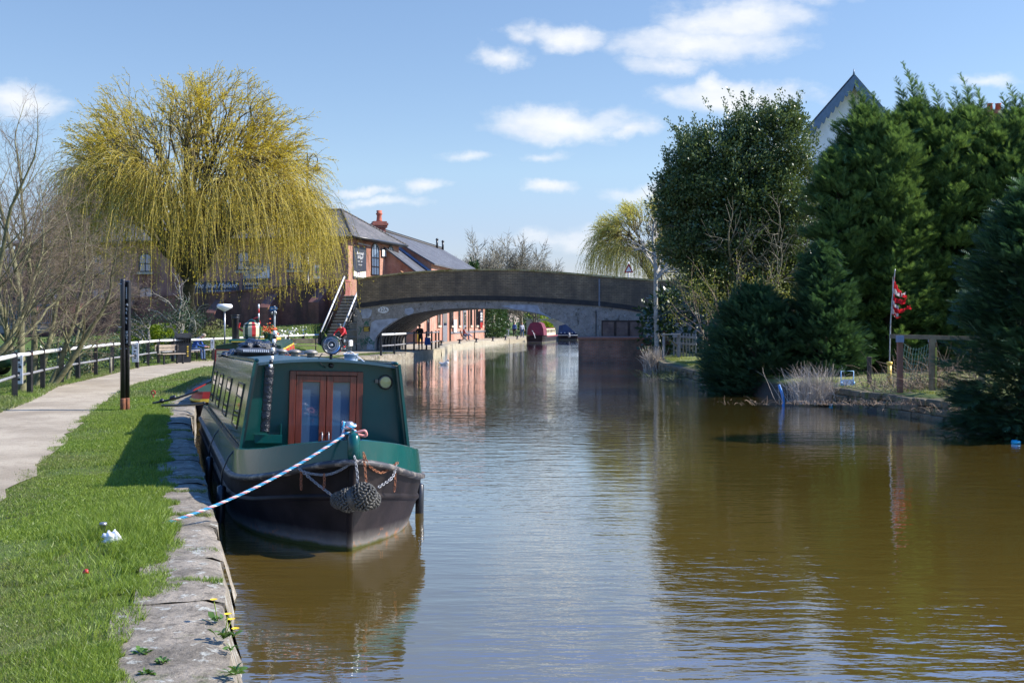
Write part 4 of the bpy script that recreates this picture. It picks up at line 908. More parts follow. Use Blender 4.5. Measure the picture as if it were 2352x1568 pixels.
# ---------------------------------------------------------------- railing by the bridge
rl = thing('waterside_railing', 'black iron railing with a white rail at the water edge under the bridge', 'railing', G(905, 812))
rp = [(875, 815.4, .4), (905.5, 812.5, .4), (931.5, 809, .4), (951, 805.5, .4), (979.5, 804, .4), (991.5, 803, .4), (1001, 801, .4), (1007.8, 799.5, .4)]
Q = [G(x, y, z) for x, y, z in rp]
for q in Q: mb = MB(); mb.box(q+Vector((0, 0, .6)), (.11, .11, 1.25)); mb.build('post', m_black, rl, local=False)
mb = MB(); mb.tube([q+Vector((0, 0, 1.12)) for q in Q[:3]], .06, 8); mb.build('top_rail', m_white, rl, local=False)
mb = MB(); mb.tube([q+Vector((0, 0, 1.12)) for q in Q[2:]], .045, 6); mb.build('top_rail', m_railgrey, rl, local=False)
mb = MB(); mb.tube([q+Vector((0, 0, .5)) for q in Q], .04, 6); mb.build('middle_rail', m_railgrey, rl, local=False)
# ---------------------------------------------------------------- tall signpost
sb = G(285, 939, .44); sp_o = thing('signpost', 'tall black twin post towpath sign with a narrow lettered panel', 'signpost', sb); k = sb.y/FP
hgt = 298*k
for dx, dy, h in ((-4*k+.01, 0, hgt), (3.5*k-.01, .12, hgt-.03)):
    mb = MB(); mb.lathe((dx, dy, .18), [(.052, 0), (.052, h-.2), (.045, h-.18)], 12); mb.build('post', m_black, sp_o)
    mb = MB(); mb.lathe((dx, dy, -.2), [(.056, 0), (.056, .4), (.053, .42)], 12); mb.build('post_foot', m_rust, sp_o)
mb = MB(); w = 17*k; h0 = 143*k; mb.box((7.5*k, .04, (h0+hgt-.03)/2), (w*.8, .07, hgt-.03-h0), R(-35), bev=.02); pn = mb.build('panel', m_black, sp_o)
M3 = Matrix.Rotation(R(-35), 3, 'Z'); mb = MB(); rd = random.Random(3)
cP = Vector((7.5*k, .04, 0)); uu = M3 @ Vector((1, 0, 0)); nn = M3 @ Vector((0, -1, 0))
def pbox(x, z, w_, h_): mb.box(cP+uu*x+nn*.038+Vector((0, 0, z)), (w_, .004, h_), R(-35))
Hh = hgt-h0
for f0, f1, wd in ((.71, .88, .055),): pbox(-.012, h0+Hh*(f0+f1)/2, .05, Hh*(f1-f0))
for f, c_ in ((.62, 5), (.56, 4), (.50, 3), (.42, 4), (.36, 3), (.17, 5), (.13, 4)):
    for q in range(c_): pbox(-.035+.018*q+rd.uniform(-.004, .004), h0+Hh*f+rd.uniform(-.01, .01), .013, .035*rd.uniform(.6, 1.6))
for f0, f1 in ((.52, .66), (.27, .40), (.01, .1)): pbox(-.048, h0+Hh*(f0+f1)/2, .006, Hh*(f1-f0))
pbox(0, h0+Hh*.215, .07, .05); pbox(0, h0+Hh*.055, .07, .012); pbox(.02, h0+Hh*.08, .035, .04)
mb.build('lettering', m_white, sp_o)
mb = MB(); pq = h0+Hh*.79
for q in range(5): pbox(-.01, h0+Hh*(.73+.033*q), .03, .012) if False else mb.box(cP+uu*-.012+nn*.043+Vector((0, 0, h0+Hh*(.735+.03*q))), (.03, .004, .014), R(-35))
mb.build('badge_marks', m_black, sp_o)
for z in (hgt-.1, hgt-.1-115*k*.86, h0-.04): mb = MB(); mb.torus((-4*k-.02, 0, z), .05, .008, 12, 5); mb.torus((-4*k+.05, .05, z), .03, .006, 8, 4); mb.build('clamp', m_steel, sp_o)
# ---------------------------------------------------------------- green narrowboat (the hero)
def paint(name, c, rough=.18, dirt=(.1, .09, .07), da=.0, coat=.6, c2=None, streak=0):
    m, t, b, o = newmat(name); ob = t.n('ShaderNodeTexCoord').outputs['Object']
    col = t.mix(t.ramp(t.noise(ob, 1.6, 5), [(.35, 0), (.65, 1)]), c2 or tuple(x*.8 for x in c), c)
    if da: col = t.mix(t.math('MULTIPLY', t.ramp(t.noise(t.vm('MULTIPLY', ob, (4, 4, 1.1)).outputs[0], 2.4, 7, .7), [(.55, 0), (.75, 1)]), da), col, dirt)
    t.link(col, b.inputs['Base Color']); t.link(t.math('ADD', rough-.04, t.math('MULTIPLY', t.noise(ob, 7, 5), .14)), b.inputs['Roughness'])
    b.inputs['Coat Weight'].default_value = coat*.35; b.inputs['Specular IOR Level'].default_value = .35; b.inputs['Coat Roughness'].default_value = .06
    bn = t.n('ShaderNodeBump'); bn.inputs['Distance'].default_value = .004; bn.inputs['Strength'].default_value = .35; t.link(t.noise(t.vm('MULTIPLY', ob, (1, 1, .5)).outputs[0], 1.8, 2, .4), bn.inputs['Height']); t.link(bn.outputs[0], b.inputs['Normal'])
    return m
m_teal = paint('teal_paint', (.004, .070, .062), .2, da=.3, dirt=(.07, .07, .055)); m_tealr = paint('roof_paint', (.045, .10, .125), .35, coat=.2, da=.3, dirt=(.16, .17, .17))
m_tside = paint('cabin_side_paint', (.012, .06, .05), .10, coat=1.)
m_blueg = paint('gunwale_paint', (.01, .05, .085), .25)
m, t, b, o = newmat('hull_black'); ob = t.n('ShaderNodeTexCoord').outputs['Object']; sp = t.n('ShaderNodeSeparateXYZ'); t.link(ob, sp.inputs[0])
nz = t.noise(ob, 3.3, 6, .65); zz_ = t.math('ADD', sp.outputs[2], t.math('MULTIPLY', t.math('SUBTRACT', nz, .5), .12))
c = t.mix(t.ramp(t.noise(ob, 1.8, 6, .6), [(.35, 0), (.7, 1)]), (.008, .006, .006), (.028, .02, .02))
c = t.mix(t.ramp(zz_, [(.06, .9), (.11, .4), (.19, 0)]), c, (.16, .145, .125))
c = t.mix(t.ramp(t.math('ADD', t.noise(ob, 9, 5, .7), t.math('MULTIPLY', t.math('SUBTRACT', .2, zz_), .9)), [(.68, 0), (.76, .8)]), c, (.3, .13, .06))
c = t.mix(t.ramp(zz_, [(.02, 1), (.055, 0)]), c, (.05, .055, .012))
b.inputs['Specular IOR Level'].default_value = .14; t.link(c, b.inputs['Base Color']); t.link(t.math('ADD', .38, t.math('MULTIPLY', nz, .3)), b.inputs['Roughness'])
bn = t.n('ShaderNodeBump'); bn.inputs['Distance'].default_value = .006; t.link(t.noise(ob, 5, 6, .6), bn.inputs['Height']); t.link(bn.outputs[0], b.inputs['Normal']); m_hull = m
m_wood = None
m, t, b, o = newmat('mahogany'); ob = t.n('ShaderNodeTexCoord').outputs['Object']
c = t.mix(t.ramp(t.noise(t.vm('MULTIPLY', ob, (9, 9, .9)).outputs[0], 3, 6, .6), [(.3, 0), (.7, 1)]), (.06, .012, .008), (.17, .034, .018)); t.link(c, b.inputs['Base Color'])
b.inputs['Roughness'].default_value = .3; b.inputs['Coat Weight'].default_value = .4; m_wood = m
m_ropeb = S('dirty_rope', (.03, .03, .027), (.075, .07, .055), 14, .6, bump=.004)
m_polyth = S('black_polythene', (.01, .011, .014), (.016, .017, .022), 9, .28, bump=.03, bsc=14, det=3)
BX, BY, BYAW, BH, BT = -1.568, 11.0, .297, .032, .020
nb = thing('narrowboat', 'dark green narrowboat with black bow and mahogany doors moored beside the grass', 'narrowboat', (BX, BY, 0)); nb.rotation_euler = (-BT, BH, BYAW)
bpy.context.view_layer.update(); BM = nb.matrix_world.copy()
def bw(l, s, z): return BM @ Vector((l, s, z))
BS = [0, .03, .08, .16, .28, .42, .6, .8, 1.0, 1.25, 1.5, 1.8, 2.2, 3, 5, 7, 9, 11, 11.9]
Bst = [(0, .045), (.03, .11), (.08, .2), (.16, .32), (.28, .46), (.42, .59), (.6, .72), (.8, .83), (1.0, .915), (1.25, .99), (1.5, 1.035), (1.8, 1.06), (2.2, 1.07), (12, 1.07)]
Bwl = [(0, .02), (.1, .10), (.28, .25), (.42, .36), (.6, .49), (.8, .61), (1.0, .71), (1.25, .80), (1.5, .87), (1.8, .93), (2.2, .98), (3, 1.02), (12, 1.02)]
zk = [(0, .53), (.5, .46), (1, .38), (1.5, .34), (2.2, .33), (12, .33)]
zs = [(0, .87), (.2, .81), (.5, .70), (.9, .62), (1.3, .58), (1.7, .565), (2.2, .56), (12, .56)]
ztp = [(0, 1.08), (.3, 1.02), (.8, .925), (1.3, .87), (1.86, .83), (12, .80)]
def hp(s, k):
    """hull profile point k at station s -> half beam, z, s offset"""
    f = max(0, 1-s/1.2)
    wl, stt = interp(Bwl, s), interp(Bst, s)
    z_k, z_s, z_t = interp(zk, s), interp(zs, s), interp(ztp, s)
    tab = [(wl*.9, -.55, .10*f), (wl, 0, .04*f), (wl+(stt-wl)*.62, z_k-.035, .0), (wl+(stt-wl)*.62+.03, z_k-.01, -.02*f), (wl+(stt-wl)*.62+.03, z_k+.01, -.02*f), (wl+(stt-wl)*.66, z_k+.035, -.01*f), (stt-.03, z_s-.035, -.06*f),
           (stt+.02, z_s-.02, -.10*f), (stt+.02, z_s+.015, -.10*f), (stt-.02, z_s+.035, -.07*f), (stt-.02-.045*min(1, s/1.2), z_t, -.05*f), (stt-.05-.045*min(1, s/1.2), z_t+.012, -.05*f), (stt-.075-.045*min(1, s/1.2), z_t, -.05*f)]
    return tab[k]
def hull_strip(ranges, mt, name, par=nb):
    mb = MB(); ss = BS
    for k0, k1 in ranges:
        n = k1-k0+1
        for sgn in (-1, 1):
            vs = []
            for s in ss:
                for k in range(k0, k1+1): h, z, o_ = hp(s, k); vs.append((sgn*h, s+o_, z))
            fs = [(i*n+j, (i+1)*n+j, (i+1)*n+j+1, i*n+j+1) for i in range(len(ss)-1) for j in range(n-1)]
            if sgn > 0: fs = [f[::-1] for f in fs]
            mb.add(vs, fs, 0, True)
        vs = []
        for k in range(k0, k1+1): h, z, o_ = hp(0, k); vs += [(-h, o_, z), (-h*.3, o_-.025, z), (h*.3, o_-.025, z), (h, o_, z)]
        mb.add(vs, [(4*i+q, 4*i+4+q, 4*i+5+q, 4*i+1+q) for i in range(k1-k0) for q in range(3)], 0, True)
        vs = []
        for k in range(k0, k1+1): h, z, o_ = hp(BS[-1], k); vs += [(-h, BS[-1], z), (h, BS[-1], z)]
        mb.add(vs, [(2*i, 2*i+1, 2*i+3, 2*i+2) for i in range(k1-k0)])
    return mb.build(name, mt, par, normals=False)
hull_strip([(0, 2), (2, 5), (5, 6)], m_hull, 'hull')
m, t, b, o = newmat('strake_steel'); ob = t.n('ShaderNodeTexCoord').outputs['Object']
c = t.mix(t.ramp(t.noise(ob, 9, 6, .7), [(.5, 0), (.62, 1)]), (.035, .033, .035), (.2, .17, .14)); t.link(c, b.inputs['Base Color']); b.inputs['Roughness'].default_value = .5
hull_strip([(6, 9)], m, 'rubbing_strake'); hull_strip([(9, 10)], m_teal, 'bulwark'); hull_strip([(10, 12)], m_teal, 'bulwark_cap')
# fore deck floor, side decks and stern deck
mb = MB(); fl = [s for s in BS if s <= 2.2]; P = []
for s in fl:
    h = hp(s, 12)[0]; P.append((h, s))
vs = []
for s in fl: h = interp(Bwl, s)*.86; h2 = max(.02, interp(Bst, s)-.09-.045*min(1, s/1.2)); vs += [(-h, s+.06, .5), (h, s+.06, .5), (-h2, s+.06, interp(ztp, s)-.02), (h2, s+.06, interp(ztp, s)-.02)]
fs = []
for i in range(len(fl)-1): a = 4*i; fs += [(a, a+1, a+5, a+4), (a, a+4, a+6, a+2), (a+1, a+3, a+7, a+5)]
mb.add(vs, fs); mb.build('well_deck', m_teal, nb, normals=False)
mb = MB(); mb.add([(-.12, .0, 1.07), (.12, 0, 1.07), (.52, .5, .985), (-.52, .5, .985)], [(0, 1, 2, 3)]); mb.build('fore_deck_plate', m_teal, nb)
mb = MB()
for sgn in (-1, 1):
    P = []
    for s in [q for q in BS if q >= 1.8]: h = hp(s, 12)[0]; P.append((h, s, interp(ztp, s)+.004))
    for a, b in zip(P, P[1:]): mb.quad((sgn*a[0], a[1], a[2]), (sgn*b[0], b[1], b[2]), (sgn*.90, b[1], b[2]), (sgn*.90, a[1], a[2]))
mb.quad((-.95, 11.3, .8), (.95, 11.3, .8), (.95, 11.9, .8), (-.95, 11.9, .8)); mb.build('side_deck', m_blueg, nb)
for sx in (-.62, .72):
    mb = MB(); mb.box((sx, 1.02 if sx > 0 else .95, interp(ztp, .8)-.05), (.18, .05, .09), .6 if sx > 0 else -.6); mb.build('bulwark_cleat', m_teal, nb)
# stem cap and T stud
mb = MB(); mb.tube([(0, .03, .0), (0, .0, .4), (0, -.045, .85), (0, -.04, 1.09), (0, .03, 1.11)], [.03, .035, .05, .055, .045], 10); mb.build('stem_post', m_hull, nb)
mb = MB(); mb.tube([(0, -.045, .86), (0, -.05, 1.0), (0, -.045, 1.10), (0, .0, 1.125)], [.056, .06, .06, .05], 12); mb.build('stem_cap', m_teal, nb)
mb = MB(); mb.lathe((-.03, .08, 1.08), [(.035, 0), (.03, .1), (.05, .11), (.05, .15), (.03, .17)], 12); mb.build('mooring_stud', m_steel, nb)
# cabin
wb_, wt_, zb_, zt_, zc_ = .943, .807, .80, 1.774, 1.838; S0, S1, SB = 1.863, 11.4, 2.02
mb = MB()
for sgn in (-1, 1):
    a = [(sgn*wb_, S0, zb_), (sgn*wb_, S1, zb_-.03), (sgn*wt_, S1, zt_), (sgn*wt_, S0+.02, zt_)]; mb.add(a, [(0, 1, 2, 3)])
    mb.add([(sgn*wb_, S0, zb_), (sgn*wt_, S0+.02, zt_), (sgn*(wt_-.035), S0+.02, zt_), (sgn*(wb_-.035), S0, zb_)], [(0, 1, 2, 3)]); mb.add([(sgn*(wb_-.035), S0, zb_), (sgn*(wt_-.035), S0+.02, zt_), (sgn*(wt_-.035), SB, zt_), (sgn*(wb_-.035), SB, zb_)], [(0, 1, 2, 3)])
mb.build('cabin_side', m_tside, nb)
mb = MB()
for sgn in (-1, 1):
    mb.bar((sgn*(wb_+.004), S0-.006, zb_), (sgn*(wt_+.004), S0+.012, zt_+.02), .03, .05)
    mb.bar((sgn*(wb_+.02), S0+.03, zb_+.02), (sgn*(wb_+.02), S1, zb_-.0), .03, .05)
mb.build('cabin_edge_trim', m_teal, nb)
N = 14
def rz_(l): return zt_+(zc_-zt_)*(1-(l/wt_)**2)
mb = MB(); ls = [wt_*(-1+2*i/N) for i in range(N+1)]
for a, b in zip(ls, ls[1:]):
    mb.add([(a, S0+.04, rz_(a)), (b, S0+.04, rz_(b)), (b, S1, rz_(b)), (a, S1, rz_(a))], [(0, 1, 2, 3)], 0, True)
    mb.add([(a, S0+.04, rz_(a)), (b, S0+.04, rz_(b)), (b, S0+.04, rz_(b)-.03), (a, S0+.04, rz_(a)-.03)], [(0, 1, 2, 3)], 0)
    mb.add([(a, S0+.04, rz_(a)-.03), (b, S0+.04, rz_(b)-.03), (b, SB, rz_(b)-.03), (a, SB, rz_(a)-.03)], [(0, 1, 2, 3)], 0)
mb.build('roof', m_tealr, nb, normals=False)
mb = MB()
for sgn in (-1, 1): mb.tube([(sgn*(wt_-.02), S0+.03, zt_+.03)]+[(sgn*(wt_-.02), s, zt_+.03) for s in np.linspace(S0+.3, S1, 10)], .022, 8)
mb.build('handrail', m_teal, nb)
mb = MB(); pz = [(a, rz_(a)-.03) for a in ls]; zbt = .48; wf = lambda z: wb_-.035-(z-zb_)*(wb_-wt_)/(zt_-zb_)
mb.add([(a, SB, z) for a, z in pz]+[(wf(zbt), SB, zbt), (-wf(zbt), SB, zbt)], [tuple(range(len(pz)+2))])
mb.build('bulkhead', m_teal, nb)
mb = MB(); mb.add([(a, S1, rz_(a)-.01) for a in ls]+[(wb_, S1, .7), (-wb_, S1, .7)], [tuple(range(len(pz)+2))]); mb.build('stern_bulkhead', m_teal, nb)
# mahogany doors
dz0, dz1, dw = .70, 1.70, .38
mb = MB()
for (c, s_) in (((-dw, SB-.03, (dz0+dz1)/2), (.07, .06, dz1-dz0)), ((dw, SB-.03, (dz0+dz1)/2), (.07, .06, dz1-dz0)), ((0, SB-.03, dz1-.025), (dw*2-.07, .06, .05))): mb.box(c, s_, bev=.006)
mb.build('door_frame', m_wood, nb)
for sgn in (-1, 1):
    cx_ = sgn*.172; mb = MB(); hw = .168; z0, z1 = dz0, dz1-.055; zc = (z0+z1)/2
    for (c, s_) in (((cx_-hw+.035, SB-.035, zc), (.07, .045, z1-z0)), ((cx_+hw-.035, SB-.035, zc), (.07, .045, z1-z0)), ((cx_, SB-.035, z1-.035), (hw*2-.14, .044, .07)), ((cx_, SB-.035, z0+.04), (hw*2-.14, .044, .08))): mb.box(c, s_, bev=.004)
    d_ = mb.build('door', m_wood, nb); d_['label'] = 'mahogany bow door, %s leaf' % ('left' if sgn < 0 else 'right')
    mb = MB(); mb.box((cx_, SB-.025, zc), (hw*2-.135, .012, z1-z0-.14)); mb.build('pane', glassmat('door_glass', (.045, .085, .15), .05), d_) if 'door_glass' not in MATS else mb.build('pane', MATS['door_glass'], d_)
    mb = MB(); hx = sgn*.037; mb.tube([(hx, SB-.058, .87), (hx, SB-.085, .89), (hx, SB-.09, .94), (hx, SB-.085, .99), (hx, SB-.058, 1.01)], .0075, 6); mb.build('handle', m_steel, d_)
# side windows
for sgn in (-1, 1):
    for s in (2.95, 5.45, 7.75, 10.0):
        def sp3(s_, z, o_): w = wb_-(z-zb_)*(wb_-wt_)/(zt_-zb_); return Vector((sgn*(w+o_), s_, z))
        z0, z1, L = .98, 1.50, .95; mb = MB()
        for (p, q) in (((s, z0), (s+L, z0)), ((s, z1), (s+L, z1)), ((s, z0), (s, z1)), ((s+L, z0), (s+L, z1)), ((s, 1.34), (s+L, 1.34))): mb.bar(sp3(p[0], p[1], .006), sp3(q[0], q[1], .006), .014, .022)
        w_ = mb.build('window', m_black, nb); mb = MB(); mb.add([sp3(s, z0, .006), sp3(s+L, z0, .006), sp3(s+L, z1, .006), sp3(s, z1, .006)], [(0, 1, 2, 3)]); mb.build('pane', m_dglass, w_)
# headlamp
m_lens = S('lamp_reflector', (.85, .87, .9), (.6, .65, .72), 14, .12, metal=1.)
hl = (.04, S0+.1, 2.0); Mx = Matrix.Rotation(R(90), 3, 'X')
mb = MB(); mb.lathe(hl, [(.075, -.09), (.10, -.06), (.108, -.01), (.112, .02), (.112, .045), (.098, .05), (.096, .035)], 28, mat=Mx, caps=False); mb.lathe(hl, [(.0, -.1), (.075, -.09)], 28, mat=Mx, caps=False); h_ = mb.build('headlamp', m_black, nb)
mb = MB(); mb.lathe(hl, [(.097, .035), (.06, .0), (.02, -.03), (0.0, -.032)], 28, mat=Mx, caps=False); mb.build('reflector', m_lens, h_)
mb = MB(); mb.torus((hl[0], hl[1]-.03, hl[2]), .045, .005, 20, 6, mat=Mx); mb.lathe((hl[0], hl[1]-.01, hl[2]), [(.022, -.01), (.022, .015), (.0, .03)], 12, mat=Mx, caps=False); mb.build('bulb_ring', m_steel, h_)
mb = MB(); mb.tube([(.04, S0+.1, 1.83), (.04, S0+.1, 1.9)], .018, 8); mb.tube([(-.06, S0+.1, 1.9), (-.1, S0+.08, 1.85), (-.08, S0+.03, 1.78), (-.02, S0+.1, 1.74)], .006, 5); mb.lathe((.05, SB-.005, 1.765), [(.028, 0), (.028, .02), (.012, .03)], 12, mat=Mx); mb.build('lamp_bracket', m_black, nb)
# tunnel light on bulkhead
tl = (.68, SB-.01, 1.585); mb = MB(); mb.lathe(tl, [(.085, 0), (.085, .02), (.07, .04), (.064, .04)], 24, mat=Mx, caps=False)
for a in np.linspace(0, 2*PI, 7)[:-1]: mb.lathe((tl[0]+.078*math.cos(a), tl[1]-.02, tl[2]+.078*math.sin(a)), [(.007, 0), (.007, .012)], 6, mat=Mx)
mb.box((tl[0]-.105, tl[1]-.015, tl[2]+.01), (.035, .02, .04)); p_ = mb.build('porthole', S('tarnished_brass', (.16, .14, .11), (.08, .07, .06), 12, .45, metal=.7), nb)
mb = MB(); mb.lathe((tl[0], tl[1]-.035, tl[2]), [(.064, 0), (0, .006)], 24, mat=Mx, caps=False); mb.build('glass', S('yellow_glass', (.42, .38, .12), (.3, .27, .09), 10, .15, coat=1), p_)
# mushroom vents
for (l, s) in ((.05, 3.9), (.05, 5.8), (.05, 7.7), (.05, 9.3)):
    mb = MB(); mb.lathe((l, s, rz_(l)), [(.05, 0), (.05, .05)], 14); mb.lathe((l, s, rz_(l)+.045), [(.085, 0), (.095, .012), (.09, .03), (.06, .05), (0, .058)], 18); mb.build('mushroom_vent', S('bronze_vent', (.3, .27, .23), (.2, .17, .13), 12, .45, metal=.4), nb)
# side fenders hanging
for sgn in (-1, 1):
    for s in (2.0, 5.4):
        mb = MB(); x = sgn*1.12; mb.tube([(x, s, .42), (x, s, .40), (x+.005*sgn, s, .02), (x, s, -.02)], [.02, .05, .05, .02], 10); mb.tube([(sgn*.97, s, .84), (sgn*1.06, s, .72), (x, s, .56), (x, s, .40)], .009, 5); mb.build('side_fender', m_black, nb)
# tall wrapped pole with bracket
pl = thing('boat_pole', '', 'x'); bpy.data.objects.remove(pl)
mb = MB(); a = Vector((-.685, S0-.03, 1.02)); b = Vector((-.655, S0-.03, 1.74)); pts = [a.lerp(b, k/40) for k in range(41)]
mb.tube(pts, [.052+.003*math.sin(k*2.4)+.002*math.sin(k*5.1) for k in range(41)], 14); mb.build('wrapped_sleeve', m_polyth, nb)
c0 = Vector((-.645, S0-.03, 1.72)); c1 = Vector((-.60, S0-.0, 2.14))
for k in range(9):
    mb = MB(); mb.tube([c0.lerp(c1, k/9), c0.lerp(c1, (k+1)/9)], [.021]*2, 10); mb.build('pole_band', m_white if k % 2 == 0 else m_black, nb)
mb = MB(); mb.box((-.64, SB-.09, .94), (.30, .14, .09)); mb.box((-.5, SB-.07, 1.0), (.012, .1, .2)); mb.build('pole_bracket', m_teal, nb)
# bow fender of knotted rope with chains
fd = bpy.data.objects.new('x', None); rd = random.Random(8)
lobes = [(Vector((.075, -.21, .555)), .125, 1.0), (Vector((-.05, -.13, .515)), .105, 1.0), (Vector((-.13, -.07, .505)), .07, .6), (Vector((.19, -.02, .50)), .08, .6)]
mb = MB()
for c, r, _ in lobes: mb.lathe(c, [(.01, -r*.93), (r*.6, -r*.75), (r*.92, -r*.3), (r*.95, 0), (r*.92, r*.3), (r*.6, r*.75), (.01, r*.93)], 14)
mb.tube([lobes[1][0], (-.01, -.17, .53), lobes[0][0]], [.09, .11, .115], 12)
for c, r, dn in lobes:
    n = int(170*dn)
    for i in range(n):
        zf = 1-2*(i+.5)/n; rr = math.sqrt(1-zf*zf); ph = i*2.39996
        d_ = Vector((rr*math.cos(ph), rr*math.sin(ph), zf)); t1_ = d_.orthogonal().normalized(); t2_ = d_.cross(t1_); an = ph*1.7; tt_ = t1_*math.cos(an)+t2_*math.sin(an)
        p = c+d_*r*1.0; L = .021; mb.tube([p-tt_*L-d_*.008, p-tt_*L*.5+d_*.008, p+tt_*L*.5+d_*.008, p+tt_*L-d_*.008], [.006, .0105, .0105, .006], 6)
fen = mb.build('bow_fender', m_ropeb, nb, normals=False)
def chain(pts, mt, sag=.0, lk=.034):
    mb = MB(); P = smooth_curve([tuple(p) for p in pts], 10) if len(pts) > 2 else None
    def cr(P, n=12):
        P = [Vector(p) for p in P]; out = []
        for i in range(len(P)-1):
            p0 = P[max(i-1, 0)]; p1 = P[i]; p2 = P[i+1]; p3 = P[min(i+2, len(P)-1)]
            for k in range(n): s = k/n; out.append(.5*((2*p1)+(-p0+p2)*s+(2*p0-5*p1+4*p2-p3)*s*s+(-p0+3*p1-3*p2+p3)*s**3))
        return out+[P[-1]]
    Q = cr(pts); L = sum((b-a).length for a, b in zip(Q, Q[1:])); Q = resample(Q, max(3, int(L/(lk*.72))))
    for i, (a, b) in enumerate(zip(Q, Q[1:])):
        t_ = (b-a).normalized(); u_ = t_.orthogonal().normalized(); v_ = t_.cross(u_)
        if i % 2: u_, v_ = v_, -u_
        M_ = Matrix((u_, t_, v_)).transposed(); mb.torus((a+b)/2, lk*.36, .0042, 12, 5, mat=M_, sy=1.55)
    return mb.build('chain', mt, nb, normals=False)
m_rchain = S('rusty_chain', (.3, .11, .04), (.16, .06, .035), 22, .8); m_gchain = S('galvanised_chain', (.3, .31, .32), (.2, .2, .21), 14, .5, metal=.6)
chain([(.0, -.11, .93), (.02, -.15, .8), (.03, -.17, .68)], m_gchain); chain([(.09, -.1, .93), (.10, -.15, .8), (.105, -.19, .68)], m_rchain)
chain([(.09, -.08, .96), (.15, -.04, .84), (.26, .05, .76), (.36, .15, .76), (.50, .27, .83)], m_rchain)
chain([(.48, .25, .81), (.42, .12, .70), (.26, -.02, .62)], m_gchain); chain([(.46, .22, .76), (.465, .2, .66), (.46, .2, .55)], m_rchain)
chain([(-.03, -.1, .86), (-.14, -.03, .78), (-.26, .02, .74), (-.42, .14, .75), (-.5, .24, .80)], m_gchain); chain([(-.27, .0, .75), (-.265, 0, .68), (-.27, .0, .6)], m_rchain)
chain([(-.48, .2, .78), (-.34, .06, .66), (-.18, -.06, .54)], m_gchain); chain([(-.46, .2, .78), (-.465, .2, .68), (-.46, .2, .58)], m_rchain)
# ---- things on the boat
def rope3(P, r, mats, par, pitch=.12):
    Q = resample(P, max(20, int(sum((b-a).length for a, b in zip(P, P[1:]))/(pitch/7)))); L = 0
    T = [(Q[min(i+1, len(Q)-1)]-Q[max(i-1, 0)]).normalized() for i in range(len(Q))]
    for k, mt in enumerate(mats):
        pts = []; L = 0
        for i, p in enumerate(Q):
            if i: L += (Q[i]-Q[i-1]).length
            t_ = T[i]; u_ = (Vector((0, 0, 1))-t_*t_.z).normalized() if abs(t_.z) < .98 else Vector((1, 0, 0)); v_ = t_.cross(u_); an = 2*PI*(L/pitch+k/len(mats)); pts.append(p+(u_*math.cos(an)+v_*math.sin(an))*r*.62)
        mb = MB(); mb.tube(pts, r*.6, 5); mb.build('strand', mt, par, local=False, normals=False)
def crv(P, n=14):
    P = [Vector(p) for p in P]; out = []
    for i in range(len(P)-1):
        p0 = P[max(i-1, 0)]; p1 = P[i]; p2 = P[i+1]; p3 = P[min(i+2, len(P)-1)]
        for k in range(n): s = k/n; out.append(.5*((2*p1)+(-p0+p2)*s+(2*p0-5*p1+4*p2-p3)*s*s+(-p0+3*p1-3*p2+p3)*s**3))
    return out+[P[-1]]
top = bw(-.03, .08, 1.15); m_rb = S('blue_strand', (.05, .33, .52), (.03, .24, .4), 30, .7); m_rp = S('pink_strand', (.75, .32, .28), (.6, .22, .2), 30, .7); m_rw = S('white_strand', (.75, .75, .74), (.55, .55, .55), 30, .7)
mr = thing('mooring_rope', 'taut blue, pink and white bow rope running down to the grass', 'rope', top); end = G(338, 1213, .42)
coil = []
for k in range(50): a = k/50*2*PI*2.6; coil.append(bw(-.03+.062*math.cos(a), .08+.062*math.sin(a), 1.10+.018*a/2))
side0 = bw(-.10, .0, 1.115)
line = []
for k in range(41):
    f = k/40; p = side0.lerp(end, f); p.z -= .17*4*f*(1-f)*.55; line.append(p)
rope3(coil+[bw(-.09, .04, 1.12)]+line, .0125, [m_rb, m_rp, m_rw, m_rb], mr, .11)
mb = MB(); mb.tube(crv([bw(.0, -.02, 1.14), bw(.1, -.06, 1.17), bw(.12, -.02, 1.12), bw(.04, .0, 1.13)]), .013, 6); mb.build('rope_tail', m_rp, mr, local=False)
# black polythene bundle, tarpaulin and plank on the roof
def lump(name, label, cat, c, rx, ry, rz, mt, seed, amp=.3, fq=5, res=26, yaw=0):
    P = thing(name, label, cat, c); mb = MB(); vs = []; n = res
    for i in range(n+1):
        ph = -PI/2+PI*i/n
        for j in range(2*n):
            th = PI*j/n; d_ = Vector((math.cos(ph)*math.cos(th), math.cos(ph)*math.sin(th), math.sin(ph))); k = 1+amp*noise.noise(d_*fq*.4+Vector((seed, 0, 0)))+amp*.45*(abs(noise.noise(d_*fq+Vector((seed, 3, 0))))-.2)
            p = Vector((d_.x*rx*k, d_.y*ry*k, max(d_.z, -.35)*rz*k)); p = Matrix.Rotation(yaw, 3, 'Z') @ p; vs.append(p)
    fs = [(i*2*n+j, i*2*n+(j+1) % (2*n), (i+1)*2*n+(j+1) % (2*n), (i+1)*2*n+j) for i in range(n) for j in range(2*n)]
    mb.add(vs, fs, 0, True); mb.build('cover', mt, P); return P
lump('polythene_bundle', 'crumpled shiny black polythene bundle on the roof of the green boat', 'bundle', bw(-.30, 8.4, 1.90), .30, .42, .17, m_polyth, 3, .35, 7, 30)
lump('tarpaulin', 'crumpled dark tarpaulin heap at the left edge of the green boat roof', 'tarpaulin', bw(-.68, 8.2, 1.83), .14, .6, .07, m_polyth, 9, .4, 6)
lump('folded_cover', 'flat dark folded cover lying behind the vents on the green boat roof', 'cover', bw(.32, 10.2, 1.86), .45, .6, .05, m_polyth, 21, .3, 5)
